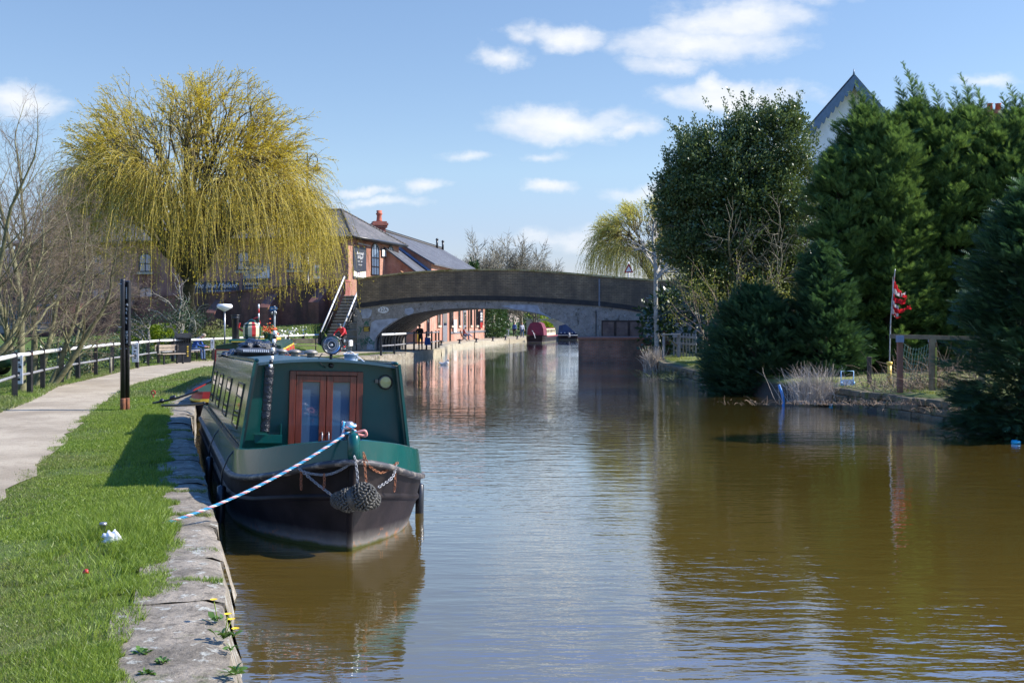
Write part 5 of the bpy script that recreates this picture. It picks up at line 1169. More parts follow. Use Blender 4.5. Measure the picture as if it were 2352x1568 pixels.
rk = thing('roof_rack', 'dark boarding plank with a pale studded edge lying on a roof rack', 'gangplank', bw(-.42, 7.6, 1.9)); mb = MB(); yaw = BYAW+1.15
mb.box(bw(-.45, 7.2, 1.90), (.42, 1.5, .05), BYAW, bev=.01); mb.build('plank', S('dark_plank', (.05, .05, .052), (.03, .03, .032), 9, .6), rk, local=False)
mb = MB(); 
for k in range(13): mb.box(bw(-.45-.18+.03*k, 6.44, 1.90), (.018, .012, .035), BYAW)
mb.build('studs', m_rw, rk, local=False)
for k in (-.5, .5): mb = MB(); mb.box(bw(-.45, 7.2+k, 1.85), (.5, .04, .06), BYAW); mb.build('rack_foot', m_black, rk, local=False)
bk = thing('chimney_collar', 'blue grey metal chimney collar standing at the right side of the green boat roof', 'chimney collar', bw(.50, 3.4, rz_(.5)-.03)); mb = MB()  # roof vent chimney collar, shaped like a small open can
mb.lathe((0, 0, 0), [(.085, 0), (.085, .0), (.088, .10), (.095, .104), (.095, .115), (.085, .115), (.08, .02)], 24, caps=False); mb.build('body', S('galvanised_blue', (.30, .38, .46), (.24, .3, .38), 7, .4, metal=.5), bk)
mb = MB(); mb.lathe((0, 0, -.05), [(.086, 0), (.086, .052)], 24); mb.build('base_ring', m_teal, bk)
mb = MB(); mb.tube(crv([(-.1, 0, .11), (-.05, .03, .135), (.0, 0, .14), (.03, .02, .12), (.09, -.05, .08), (.18, -.1, .02), (.27, -.2, -.03)]), .007, 6); mb.build('white_cord', m_rw, bk)
# mooring pin and plastic bag, litter
def pin(name, label, p, mt, cat='mooring pin', bag=False): pass
q = G(237, 1240, .40); mp = thing('mooring_stake', 'short pale steel stake driven into the grass beside the plastic bag', 'stake', q); mb = MB(); mb.lathe((0, 0, -.05), [(.017, 0), (.017, .17), (.032, .175), (.032, .195), (.02, .2)], 10); mb.build('stake', m_steel, mp)
lump('plastic_bag', 'scrunched white plastic bag on the grass beside the steel stake', 'plastic bag', G(256, 1238, .46), .07, .05, .06, S('white_plastic', (.75, .77, .8), (.6, .62, .66), 12, .3), 4, .7, 6, 16)
rg_ = thing('red_ring_pin', 'red ring topped mooring pin standing in the grass beside the far bow shadow', 'mooring pin', G(352, 914, .42)); mb = MB(); mb.torus((0, 0, .13), .045, .014, 16, 6, mat=Matrix.Rotation(R(90), 3, 'X')); mb.tube([(0, 0, .09), (0, 0, -.02)], .014, 6); mb.build('pin', m_red, rg_)
lump('red_litter', 'tiny scrap of red litter lying low in the near grass', 'litter', G(197, 1313, .44), .022, .015, .02, m_red, 6, .6, 5, 8)
# stern lines and fender of the second boat
ml = thing('black_mooring_line', 'black knotted mooring line stretched across the bank between the two boats', 'rope', G(400, 922, .6)); mb = MB()
a = G(351, 926, .45); b = D(456, 897, 24.5); mb.tube(crv([a, a.lerp(b, .5)+Vector((0, 0, -.03)), b]), .025, 7)
for f in (.2, .42, .47): c = a.lerp(b, f); mb.lathe(c-Vector((0, 0, .05)), [(.02, 0), (.055, .03), (.055, .07), (.02, .1)], 8)
mb.build('line', m_black, ml, local=False)
ml2 = thing('black_mooring_line', 'lower black mooring line lying level across the bank behind the green boat', 'rope', G(400, 930, .5)); mb = MB(); a = G(372, 931, .46); b = D(470, 925, 22.6); mb.tube(crv([a, a.lerp(b, .6)+Vector((0, 0, -.02)), b]), .028, 7); mb.build('line', m_black, ml2, local=False)

# ---------------------------------------------------------------- painted narrowboat behind
b2 = thing('painted_narrowboat', 'red and green painted narrowboat with flowers moored behind the green boat', 'narrowboat', (-6.1, 25.2, 0), R(9.0))
H2 = [(0, .75), (.15, .92), (.5, 1.04), (1.2, 1.07), (12, 1.07), (13.5, .8), (14.5, .2)]
def strip2(prof, mt, name):
    mb = MB(); ss = [0, .15, .5, 1.2, 4, 8, 12, 13, 14, 14.5]
    for sgn in (-1, 1):
        vs = []; n = len(prof)
        for s in ss:
            for (o_, z) in prof: vs.append((sgn*(interp(H2, s)+o_), s, z+(.25 if s > 13 else 0)*(z > .3)))
        mb.add(vs, [(i*n+j, (i+1)*n+j, (i+1)*n+j+1, i*n+j+1) for i in range(len(ss)-1) for j in range(n-1)], 0, True)
    vs = []
    for (o_, z) in prof: vs += [(-(H2[0][1]+o_), 0, z), ((H2[0][1]+o_), 0, z)]
    mb.add(vs, [(2*i, 2*i+1, 2*i+3, 2*i+2) for i in range(len(prof)-1)]); mb.build(name, mt, b2)
strip2([(-.05, -.5), (0, 0), (0, .45)], m_hull, 'hull'); strip2([(.0, .45), (.03, .47), (.03, .5), (0, .52)], m_yellow, 'rubbing_strake'); strip2([(0, .52), (-.04, .68)], m_red, 'gunwale')
mb = MB(); mb.quad((-1, .02, .66), (1, .02, .66), (1, 14, .66), (-1, 14, .66)); mb.build('deck', m_dgreen, b2)
c0_, c1_ = 3.6, 12.6; wb2, wt2, zb2, zt2 = .93, .80, .68, 1.62
mb = MB()
for sgn in (-1, 1): mb.add([(sgn*wb2, c0_, zb2), (sgn*wb2, c1_, zb2), (sgn*wt2, c1_, zt2), (sgn*wt2, c0_, zt2)], [(0, 1, 2, 3)])
mb.add([(-wb2, c0_, zb2), (wb2, c0_, zb2), (wt2, c0_, zt2), (.32, c0_, zt2+.06), (-.32, c0_, zt2+.06), (-wt2, c0_, zt2)], [(0, 1, 2, 3, 4, 5)]); mb.add([(-wb2, c1_, zb2), (wb2, c1_, zb2), (wt2, c1_, zt2), (-wt2, c1_, zt2)], [(0, 1, 2, 3)]); mb.build('cabin', m_dgreen, b2)
mb = MB(); ls2 = [wt2*(-1+2*i/8) for i in range(9)]
for a, b in zip(ls2, ls2[1:]): mb.add([(a, c0_-.1, zt2+.07*(1-(a/wt2)**2)), (b, c0_-.1, zt2+.07*(1-(b/wt2)**2)), (b, c1_, zt2+.07*(1-(b/wt2)**2)), (a, c1_, zt2+.07*(1-(a/wt2)**2))], [(0, 1, 2, 3)])
mb.build('roof', m_dgreen, b2)
for sgn in (-1, 1):
    for k in range(4):
        s = c0_+.25+k*2.3; w = lambda z: wb2-(z-zb2)*(wb2-wt2)/(zt2-zb2)+.006
        mb = MB(); mb.add([(sgn*w(.8), s, .8), (sgn*w(.8), s+2.0, .8), (sgn*w(1.5), s+2.0, 1.5), (sgn*w(1.5), s, 1.5)], [(0, 1, 2, 3)]); pn_ = mb.build('side_panel', m_red, b2)
        mb = MB()
        for (p, q) in (((s, .8), (s+2, .8)), ((s, 1.5), (s+2, 1.5)), ((s, .8), (s, 1.5)), ((s+2, .8), (s+2, 1.5))): mb.bar((sgn*(w(p[1])+.008), p[0], p[1]), (sgn*(w(q[1])+.008), q[0], q[1]), .015, .045)
        mb.build('panel_border', m_yellow, pn_)
        mb = MB(); mb.add([(sgn*(w(1.0)+.006), s+.7, 1.0), (sgn*(w(1.0)+.006), s+1.3, 1.0), (sgn*(w(1.35)+.006), s+1.3, 1.35), (sgn*(w(1.35)+.006), s+.7, 1.35)], [(0, 1, 2, 3)]); mb.build('window', m_dglass, pn_)
# aft bulkhead: cream panels, black doorway, red slide
for (l0, l1, z0, z1, mt, nm, y) in ((-.80, -.42, .85, 1.52, m_cream, 'painted_panel', .02), (.42, .80, .85, 1.52, m_cream, 'painted_panel', .02), (-.38, .38, .66, 1.5, m_black, 'doorway', .015)):
    mb = MB(); mb.box(((l0+l1)/2, c0_-y, (z0+z1)/2), (l1-l0, .02, z1-z0)); pn_ = mb.build(nm, mt, b2)
    if nm == 'painted_panel':
        mb = MB()
        for (p, q) in (((l0, z0), (l1, z0)), ((l0, z1), (l1, z1)), ((l0, z0), (l0, z1)), ((l1, z0), (l1, z1))): mb.bar((p[0], c0_-.035, p[1]), (q[0], c0_-.035, q[1]), .04, .02)
        mb.build('panel_border', m_red, pn_); mb = MB()
        for k in range(5): a_ = 2*PI*k/5; mb.lathe(((l0+l1)/2+.05*math.cos(a_), c0_-.034, 1.2+.05*math.sin(a_)), [(.035, 0), (.03, .008)], 8, mat=Mx)
        mb.build('painted_rose', m_red, pn_)
mb = MB(); mb.box((0, c0_+.3, zt2+.12), (.95, 1.0, .07), bev=.03); mb.build('hatch_slide', m_dgreen, b2)
mb = MB(); mb.box((-.1, c0_-.22, zt2+.105), (.6, .012, .022)); mb.build('yellow_stripe', m_yellow, b2)
mb = MB(); mb.tube([(.9, .6, .7), (.8, .5, 1.3)], .025, 8); mb.build('tiller', m_red, b2)
mb = MB(); mb.lathe((-.45, c0_+1.6, zt2+.03), [(.1, 0), (.09, .1), (.09, .62), (.105, .64), (.105, .7), (.09, .72), (.12, .74), (.12, .76)], 16); mb.build('chimney', m_black, b2)
# painted water can, flowers
wc = thing('water_can', 'striped yellow, red and green painted water can on the far boat roof', 'water can', (b2.matrix_basis @ Vector((.02, c0_+1.0, zt2+.15))))
for k in range(14):
    a0, a1 = 2*PI*k/14, 2*PI*(k+1)/14; mb = MB(); pr_ = [(.20, 0), (.235, .12), (.235, .3), (.20, .4), (.12, .44)]; vs = []
    for (r, z) in pr_: vs += [(r*math.cos(a0), r*math.sin(a0), z), (r*math.cos(a1), r*math.sin(a1), z)]
    mb.add(vs, [(2*i, 2*i+1, 2*i+3, 2*i+2) for i in range(4)]); mb.build('stripe', [m_cream, m_dgreen, m_yellow, m_red][k % 4] if k % 2 else m_cream, wc)
mb = MB(); mb.torus((0, 0, .05), .21, .018, 18, 6); mb.torus((0, 0, .38), .205, .015, 18, 6); mb.lathe((0, 0, .43), [(.12, 0), (.1, .05), (.02, .09)], 12); mb.build('rim', m_dgreen, wc)
mb = MB(); mb.tube(crv([(-.22, 0, .2), (-.34, 0, .3), (-.32, 0, .42)]), .03, 6); mb.tube(crv([(0, 0, .5), (.15, 0, .56), (.22, 0, .4)]), .014, 6); mb.build('handle', m_red, wc)
fx = thing('flower_pot', 'pot of orange and red flowers beside the painted water can', 'flower pot', (b2.matrix_basis @ Vector((.44, c0_+1.2, zt2+.08)))); mb = MB(); mb.lathe((0, 0, 0), [(.1, 0), (.14, .2), (.15, .22)], 12); mb.build('pot', m_dgreen, fx)
rd = random.Random(4); mb = MB(); mb2 = MB()
for k in range(90):
    d_ = Vector((rd.gauss(0, .1), rd.gauss(0, .1), .3+rd.gauss(0, .08))); (mb if k % 3 else mb2).lathe(d_, [(.0, 0), (.03, .012), (.02, .03), (0, .035)], 6)
mb.build('blossom', S('orange_petal', (.8, .2, .03), (.65, .05, .02), 20, .6), fx); mb2.build('leaves', S('pot_leaf', (.05, .13, .03), (.03, .08, .02), 20, .6), fx)
pr2 = thing('plank_and_pole', 'yellow and red striped boat pole lying along the far boat roof', 'boat pole', (b2.matrix_basis @ Vector((.45, c0_+3, zt2+.1)))); mb = MB(); mb.tube([b2.matrix_basis @ Vector((.25, c0_+.6, zt2+.12)), b2.matrix_basis @ Vector((.62, c0_+3.5, zt2+.12))], .045, 8); mb.build('pole', m_yellow, pr2, local=False)
mb = MB(); mb.box(b2.matrix_basis @ Vector((.46, c0_+1.6, zt2+.14)), (.3, .3, .12), .1); mb.build('red_block', m_red, pr2, local=False)
# ---------------------------------------------------------------- two far boats beyond the bridge
def farboat(name, label, p, yaw, L, w, hz, cz, mhull, mcab, roofm, canopy=None):
    o = thing(name, label, 'narrowboat', p, yaw); hw = w/2; mb = MB()
    st_ = [(0, .75), (.3, .95), (1, 1), (L-2.5, 1), (L-.8, .6), (L, .06)]; vs = []
    prof = [(.9, -.3), (.95, .0), (1, .5), (1.0, .75)]; n = len(prof)
    for sgn in (-1, 1):
        vs = [(sgn*hw*f*a, s, z+(.3 if s >= L-.8 and z > .3 else 0)) for s, f in st_ for a, z in prof]; mb.add(vs, [(i*n+j, (i+1)*n+j, (i+1)*n+j+1, i*n+j+1) for i in range(len(st_)-1) for j in range(n-1)])
    vs = []
    for a, z in prof: vs += [(-hw*.75*a, 0, z), (hw*.75*a, 0, z)]
    mb.add(vs, [(2*i, 2*i+1, 2*i+3, 2*i+2) for i in range(n-1)]); mb.quad((-hw, .3, .75), (hw, .3, .75), (hw*.6, L-.8, .75), (-hw*.6, L-.8, .75)); mb.build('hull', mhull, o)
    mb = MB(); mb.box((0, L*.52, .68), (w+.04, L-3.2, .14)); mb.build('gunwale', roofm, o)
    mb = MB(); a, b = 2.6, L-2.4; x0, x1 = hw*.9, hw*.8
    for sgn in (-1, 1): mb.add([(sgn*x0, a, .74), (sgn*x0, b, .74), (sgn*x1, b, cz), (sgn*x1, a, cz)], [(0, 1, 2, 3)])
    for y in (a, b): mb.add([(-x0, y, .74), (x0, y, .74), (x1, y, cz), (-x1, y, cz)], [(0, 1, 2, 3)])
    mb.build('cabin', mcab, o); mb = MB(); mb.prism([(-x1-.03, a-.1, cz), (x1+.03, a-.1, cz), (x1+.03, b+.1, cz), (-x1-.03, b+.1, cz)], (0, 0, .07)); mb.build('roof', roofm, o)
    return o, hw
m_maroon = S('maroon_canvas', (.17, .02, .04), (.11, .014, .028), 3, .8); m_tarp = S('blue_tarpaulin', (.02, .06, .16), (.012, .035, .10), 1.5, .6, bump=.03, bsc=2)
p = G(1229, 787.5, 0); fb1, hw = farboat('maroon_narrowboat', 'maroon narrowboat with a canvas stern canopy beyond the bridge', (p.x, p.y, 0), R(-9), 13, 2.05, 1, 1.5, m_hull, m_cream, S('maroon_paint', (.2, .02, .04), (.15, .015, .03), 4, .4))
mb = MB(); prf = [(-.93, .8), (-.86, 1.5), (-.62, 2.05), (-.3, 2.18), (.3, 2.18), (.62, 2.05), (.86, 1.5), (.93, .8)]; vs = [(x*.96, .25+.15*(z > 1.6), z) for x, z in prf]+[(x, 2.7, z) for x, z in prf]
mb.add(vs, [(i, i+1, 9+i, 8+i) for i in range(7)]+[tuple(range(8)), tuple(range(15, 7, -1))]); cn = mb.build('canopy', m_maroon, fb1)
mb = MB(); mb.add([(-.45, .38, 1.3), (.4, .38, 1.3), (.36, .39, 1.95), (-.38, .39, 1.95)], [(0, 1, 2, 3)]); mb.build('canopy_window', S('clear_sheet', (.35, .3, .32), (.25, .2, .22), 3, .25), cn)
mb = MB(); mb.tube(crv([(-.2, .1, 1.2), (-.3, -.2, 1.3), (-.1, -.5, 1.05), (.1, -.6, .5)]), .035, 6); mb.build('tiller', m_steel, fb1)
for k in range(6): mb = MB(); mb.box((.875, 3.3+k*1.25, 1.17), (.02, .7, .4)); mb.build('window', m_dglass, fb1)
mb = MB(); mb.lathe((0, 5, 1.55), [(.1, 0), (.1, .35), (.13, .36)], 8); mb.build('chimney', m_black, fb1)
p = G(1306, 781, 0); fb2, hw = farboat('blue_tarp_boat', 'broad boat under a dark blue tarpaulin beyond the maroon one', (p.x, p.y, 0), R(-14), 12, 2.9, 1, 1.2, m_hull, m_tarp, m_tarp)
mb = MB(); w = 1.4; P = [(-w, .75), (-w*.92, 1.75), (0, 2.05), (w*.92, 1.75), (w, .75)]; vs = [(x, .5, z) for x, z in P]+[(x*.98, 10.5, z) for x, z in P]; mb.add(vs, [(i, i+1, 6+i, 5+i) for i in range(4)]+[(0, 1, 2, 3, 4), (9, 8, 7, 6, 5)]); mb.build('tarpaulin_cover', m_tarp, fb2)
for k in range(5): mb = MB(); mb.lathe((-1.0+.45*k, -.02 if False else .42, .88), [(.07, 0), (.05, .05), (0, .06)], 10, mat=Mx); mb.build('stern_lamp', m_white, fb2)
mb = MB(); mb.tube([(.1, -.05, .9), (.1, -.2, .5), (.1, -.2, .3)], [.1, .18, .1], 8); mb.build('stern_fender', m_grey, fb2)
mb = MB(); mb.tube([(-1.45, 0.02, .6), (1.45, .02, .6)], .05, 6); mb.build('white_rail', m_white, fb2)
# ---------------------------------------------------------------- vegetation
def unit(a): return a/np.maximum(np.linalg.norm(a, axis=-1, keepdims=True), 1e-9)
def frames(d, roll=None, rs=RS):
    """rotation matrices whose columns are (side, along=d, normal)"""
    d = unit(d); n = len(d); r = rs.normal(size=(n, 3)); s = unit(np.cross(d, r)); nn = np.cross(s, d); return np.stack([s, d, nn], axis=2)
def upframes(d):
    d = unit(d); up = np.array([0, 0, 1.])+RS.normal(size=(len(d), 3))*.35; s = unit(np.cross(d, up)); nn = np.cross(s, d); return np.stack([s, d, nn], axis=2)
def scatter(tv, tf, pos, M, sc):
    tv = np.asarray(tv, float); tf = np.asarray(tf); n = len(pos); k = len(tv)
    sc = np.asarray(sc); sc = sc[:, None] if sc.ndim == 1 else sc
    V = np.einsum('nij,nkj->nki', M, tv[None]*sc[:, None, :])+pos[:, None, :]
    F = tf[None]+(np.arange(n)*k)[:, None, None]
    return V.reshape(-1, 3), F.reshape(-1, tf.shape[1])
LEAF = ([(0, 0, 0), (.5, .5, .08), (0, 1, 0), (-.5, .5, .08)], [(0, 1, 2, 3)])
BLADE = ([(-.5, 0, 0), (.5, 0, 0), (.28, .55, .12), (-.28, .55, .12), (0, 1, .38)], None)
def join(parts):
    V = []; F = []; o = 0
    for v, f in parts: V.append(v); F.append(f+o); o += len(v)
    return np.concatenate(V), np.concatenate(F)
def n3(P, sc, seed=0):                    # cheap smooth 3D noise for arrays
    out = np.zeros(len(P)); rs = np.random.RandomState(seed)
    for o in range(4):
        k = rs.normal(size=(3, 3))*sc*(1.8**o); ph = rs.uniform(0, 6.28, 3); q = P @ k.T+ph
        out += (np.sin(q[:, 0])+np.sin(q[:, 1]+1.3*np.sin(q[:, 2])))*.5/(1.5**o)
    return out/2
# -- branch skeletons
class Tree:
    def __init__(s, seed): s.rd = random.Random(seed); s.mb = MB(); s.tips = []; s.tw = MB()
    def branch(s, p, d, L, r, lvl, P):
        rd = s.rd; n = max(3, int(P['seg'][lvl])); pts = [p.copy()]; d = d.normalized(); st = L/n; cur = p.copy(); ch = []
        for i in range(n):
            j = P['wig'][lvl]; d = (d+Vector((rd.gauss(0, j), rd.gauss(0, j), rd.gauss(0, j)))+Vector((0, 0, P['up'][lvl]))*(st*.5)).normalized()
            cur = cur+d*st; pts.append(cur.copy()); ch.append((cur.copy(), d.copy(), (i+1)/n))
        rad = [r*(1-(1-P['tap'])*i/n) for i in range(n+1)]
        (s.mb if r > P.get('twr', .012) else s.tw).tube(pts, rad, P['ns'][lvl], caps=False)
        if lvl >= P['max']: s.tips.append((cur, d, pts)); return
        k = P['kids'][lvl]; k = int(k) if rd.random() > k-int(k) else int(k)+1
        for q in range(k):
            f = P['f0'][lvl]+(1-P['f0'][lvl])*(q+rd.random()*.8)/k; idx = min(n-1, int(f*n)); c, dd, ff = ch[idx]
            a = dd.orthogonal().normalized(); a.rotate(Matrix.Rotation(rd.uniform(0, 2*PI), 3, dd)); ang = R(P['ang'][lvl]*rd.uniform(.65, 1.3))
            nd = dd*math.cos(ang)+a*math.sin(ang); s.branch(c, nd, L*P['len'][lvl]*rd.uniform(.7, 1.2)*(1.15-.5*f), max(rad[idx+1]*P['rr'], P.get('minr', .003)), lvl+1, P)
        s.branch(cur, d, L*P['len'][lvl]*.9, rad[-1], lvl+1, P)
def bare_tree(name, label, base, dirs, L, r, P, mats, seed, grp=None, cat='tree'):
    T = thing(name, label, cat, base, group=grp); t = Tree(seed)
    for d, f in dirs: t.branch(Vector((t.rd.uniform(-.1, .1), t.rd.uniform(-.1, .1), -.2)), Vector(d), L*f, r*f, 0, P)
    t.mb.build('trunk', mats[0], T, normals=False)
    if t.tw.v: t.tw.build('crown', mats[1], T, normals=False)
    return T, t
PB = dict(seg=[9, 6, 5, 4, 3], wig=[.06, .10, .12, .15, .15], up=[.05, .14, .12, .08, .05], tap=.4, ns=[8, 5, 4, 3, 3], kids=[9, 6, 5, 3, 0], f0=[.18, .12, .12, .12, 0], ang=[40, 36, 38, 42, 40], len=[.52, .58, .58, .6, .6], rr=.44, max=4, twr=.010, minr=.0035)
g1 = 'bare trees behind the towpath fence'
bare_tree('bare_tree', 'leafless tree with a mossy upright trunk at the far left behind the fence', G(57, 898, .42), [((-.05, .05, 1), 1), ((-.2, .1, 1), .85)], 4.9, .12, PB, (m_gbark, m_twig), 3, g1)
bare_tree('bare_tree', 'leafless tree with a straight dark trunk just right of the far left mossy one', G(75, 887, .42), [((.03, .1, 1), 1), ((.2, .1, 1), .8)], 4.8, .11, PB, (m_gbark, m_twig), 5, g1)
bare_tree('bare_tree', 'low leafless tree with leaning twin mossy stems sweeping to the right', G(112, 883, .42), [((.30, .1, 1), 1), ((.48, .15, .85), .95)], 3.5, .10, dict(PB, ang=[44, 38, 40, 42, 40], up=[.02, .04, .04, .02, 0]), (m_gbark, m_twig), 9, g1)
bare_tree('bare_tree', 'slim leafless sapling leaning right beside the leaning twin stems', G(150, 873, .42), [((.22, .3, 1), 1)], 3.3, .06, PB, (m_gbark, m_twig), 12, g1)
bare_tree('bare_tree', 'leafless tree cut by the left edge of the view', G(-50, 905, .42), [((.05, .05, 1), 1), ((.3, .2, 1), .8)], 4.3, .12, PB, (m_gbark, m_twig), 15, g1)
# pollarded pale shrubs with evergreen leaves
PP = dict(seg=[7, 6, 5, 3], wig=[.12, .2, .24, .2], up=[.1, .08, .05, 0], tap=.5, ns=[7, 6, 5, 4], kids=[4.5, 3, 2, 0], f0=[.4, .3, .3, 0], ang=[50, 48, 50, 40], len=[.62, .6, .55, .5], rr=.62, max=3, twr=.004)
m_holly = leafmat('glossy_leaf', (.045, .09, .03), (.02, .045, .016), .48, .15, .5)
for i, (vx, vy, sd_, L, lab) in enumerate(((345, 838, 4, 1.7, 'pruned pale barked tree with stubby branches behind the fence sign'), (395, 834, 8, 2.35, 'taller pruned pale barked tree with bare stubs above the bench'), (432, 825, 21, 1.8, 'small pruned grey tree with crooked arms left of the litter bin'))):
    b_ = G(vx, vy, .45); k_ = 8 if i == 0 else 5.5; b_.x *= (b_.y+k_)/b_.y; b_.y += k_; T, t = bare_tree('pruned_tree', lab, b_, [((.05*i-.05, 0, 1), 1), ((.35 if i else -.35, .1, .9), .8)], L, .10, PP, (m_pbark, m_pbark), sd_, 'pruned trees behind the fence')
    n = 1500; idx = RS.randint(0, len(t.tips), n); pos = np.array([t.tips[k][2][RS.randint(0, len(t.tips[k][2]))] for k in idx])+RS.normal(size=(n, 3))*.14+np.array(b_); pos[:, 2] = np.minimum(pos[:, 2], 3.0+RS.uniform(-.8, .4, n)); pos[:, 1] = np.maximum(pos[:, 1], b_.y-.8+RS.uniform(0, .6, n))
    v, f = scatter(*LEAF, pos, frames(RS.normal(size=(n, 3))+(0, 0, .3)), RS.uniform(.06, .11, n)[:, None]*np.array([.6, 1, 1])); np_mesh('leaves', v, f, m_holly, T)
# -- weeping willows
m_willow = leafmat('willow_leaf', (.66, .52, .075), (.38, .32, .05), .6, .5, .2, isl=.6)
m_wtwig = S('willow_twig', (.42, .33, .07), (.22, .19, .04), 3, .85)
LOWH = 1.1
def willow(name, label, base, C, Rx, Ry, Rz, fork, seed, nl=9, n2=8, n3_=5, nst=9, curtain=1., lw=.035, ll=.13, grp=None, r0=.42, trm=m_wbark, lm=None):
    rd = random.Random(seed); rs = np.random.RandomState(seed); T = thing(name, label, 'tree', base, group=grp); mb = MB(); mbt = MB(); B = Vector(base); C = Vector(C)-B; fork = Vector(fork)-B
    mb.tube(crv([(0, 0, -.3), fork*.35+Vector((.1, 0, 0)), fork*.7+Vector((-.12, .1, 0)), fork], 5), list(np.linspace(r0, r0*.75, 16)), 10, caps=False)
    st = []
    def dome(az, el, k): ce = max(.0, math.cos(el))**.72; return C+Vector((Rx*ce*math.cos(az), Ry*ce*math.sin(az), Rz*math.sin(el)))*k
    def path(a, b, n, w, lift=0.):
        out = []
        for i in range(n+1):
            f = i/n; p = a.lerp(b, f); p += Vector((rd.gauss(0, w), rd.gauss(0, w), rd.gauss(0, w)))*(1 if 0 < i < n else 0)+Vector((0, 0, lift*4*f*(1-f))); out.append(p)
        return crv(out, 3)
    for i in range(nl):
        kk = rd.uniform(.84, 1.06); az = i*2.39996+seed; el = math.asin(min(.98, max(-.06, -.06+1.04*((i*7) % nl+.5)/nl)))+rd.uniform(-.08, .08); el = el if i < nl-9 or nl < 20 else rd.uniform(-.06, .1); az = az if i < nl-9 or nl < 20 else i*.698; e1 = dome(az, el, .62*kk)
        p1 = path(fork, e1, 5, .18, .35); mb.tube(p1, list(np.linspace(r0*.5, r0*.17, len(p1))), 7, caps=False)
        for j in range(n2):
            s = p1[int(len(p1)*rd.uniform(.35, .98))-1]; a2 = az+rd.uniform(-.65, .65); e2 = min(1.5, max(-.05, el+rd.uniform(-.5, .45))); q = dome(a2, e2, rd.uniform(.74, .94)*kk)
            p2 = path(s, q, 4, .15, .3); mb.tube(p2, list(np.linspace(r0*.14, .02, len(p2))), 5, caps=False)
            for k in range(n3_):
                s3 = p2[int(len(p2)*rd.uniform(.3, 1))-1]; a3 = a2+rd.uniform(-.3, .3); e3 = min(1.55, max(-.12, e2+rd.uniform(-.28, .25))); q3 = dome(a3, e3, rd.uniform(.84, 1.04)*kk); p3 = path(s3, q3, 3, .1, .2)
                mbt.tube(p3, list(np.linspace(.024, .007, len(p3))), 4, caps=False)
                for m_ in range(nst): st.append((p3[rd.randrange(len(p3)//3, len(p3))], a3, e3))
    mb.build('trunk', trm, T, normals=False); mbt.build('branchlets', S('willow_branchlet', (.34, .26, .09), (.18, .14, .06), 3, .9), T, normals=False)
    ZM = D(0, 655, base[1]).z-base[2]-.6
    n = len(st); P0 = np.array([s[0] for s in st]); az = np.array([s[1] for s in st])+rs.normal(0, .4, n); el = np.array([s[2] for s in st])
    hang = np.clip(LOWH-el*3.1, 0.03, 1.1)**1.1*rs.uniform(.5, 1.15, n); L = (.7+rs.uniform(.35, 1, n)*5.2*hang*curtain)
    L = L*(.78+.5*np.abs(n3(np.stack([az*2.0, el*3, az*0], 1), 1.0, seed)))
    upw = np.clip(el*1.1, .05, 1.2)*rs.uniform(.4, 1.4, n)+.1; D0 = unit(np.stack([np.cos(az)*.9+.12, np.sin(az)*.9, upw], 1)); K = 9; pts = [P0]; d = D0
    for i in range(K):
        grav = (.07+.55*hang)[:, None]*np.array([0, 0, -1.]); d = unit(d+grav*(1 if i else .3)+rs.normal(0, .13, (n, 3))); pts.append(pts[-1]+d*(L/K)[:, None])
    pts = np.stack(pts, 1)                # n,K+1,3
    zmin = ZM+.7*np.sin(P0[:, 0]*2.1+seed)+rs.uniform(-.3, .5, n); pts[:, :, 2] = np.maximum(pts[:, :, 2], zmin[:, None]+rs.uniform(0, .1, (n, K+1)))
    side = unit(np.cross(pts[:, -1]-pts[:, 0]+1e-3, rs.normal(size=(n, 3)))); w = np.linspace(.011, .004, K+1)[None, :, None]
    a = pts-side[:, None]*w; b = pts+side[:, None]*w; V = np.stack([a, b], 2).reshape(-1, 3)
    base_ = (np.arange(n)*(K+1)*2)[:, None]+(np.arange(K)*2)[None]; F = np.stack([base_, base_+1, base_+3, base_+2], -1).reshape(-1, 4); np_mesh('twigs', V+np.array(B), F, m_wtwig, T)
    nlv = 20; t_ = rs.uniform(.06, 1, (n, nlv))*K; i0 = np.minimum(t_.astype(int), K-1); fr = (t_-i0)[..., None]; ii = np.arange(n)[:, None]
    pp = pts[ii, i0]*(1-fr)+pts[ii, i0+1]*fr; dd = unit(pts[ii, i0+1]-pts[ii, i0]+1e-6)+rs.normal(0, .38, (n, nlv, 3)); kp = (rs.uniform(0, 1, (n, nlv)) < (.74+.26*np.minimum(hang, 1))[:, None]).ravel(); pp = pp.reshape(-1, 3)[kp]; dd = dd.reshape(-1, 3)[kp]; m_ = len(pp)
    v, f = scatter(*LEAF, pp, frames(dd, rs=rs), np.stack([np.full(m_, lw), rs.uniform(.6, 1.2, m_)*ll, np.full(m_, lw)], 1)); np_mesh('crown', v+np.array(B), f, lm or m_willow, T)
    return T
dW = 61.0
willow('weeping_willow', 'huge golden weeping willow towering over the left bank', (D(436, 770, dW).x, dW, .9), D(446, 460, dW), 7.0, 6.0, 6.8, D(436, 650, dW), 5, 31, 8, 5, 9, 1.15, .028, .11)
dW2 = 84.
willow('weeping_willow', 'smaller golden weeping willow behind the right part of the bridge', (D(1500, 700, dW2).x, dW2, 1), D(1500, 568, dW2), 4.2, 3.6, 3.3, D(1500, 660, dW2), 14, 15, 7, 5, 9, 1.0, .03, .13, r0=.12, lm=leafmat('pale_willow_leaf', (.58, .54, .17), (.38, .38, .12), .6, .45, .2))
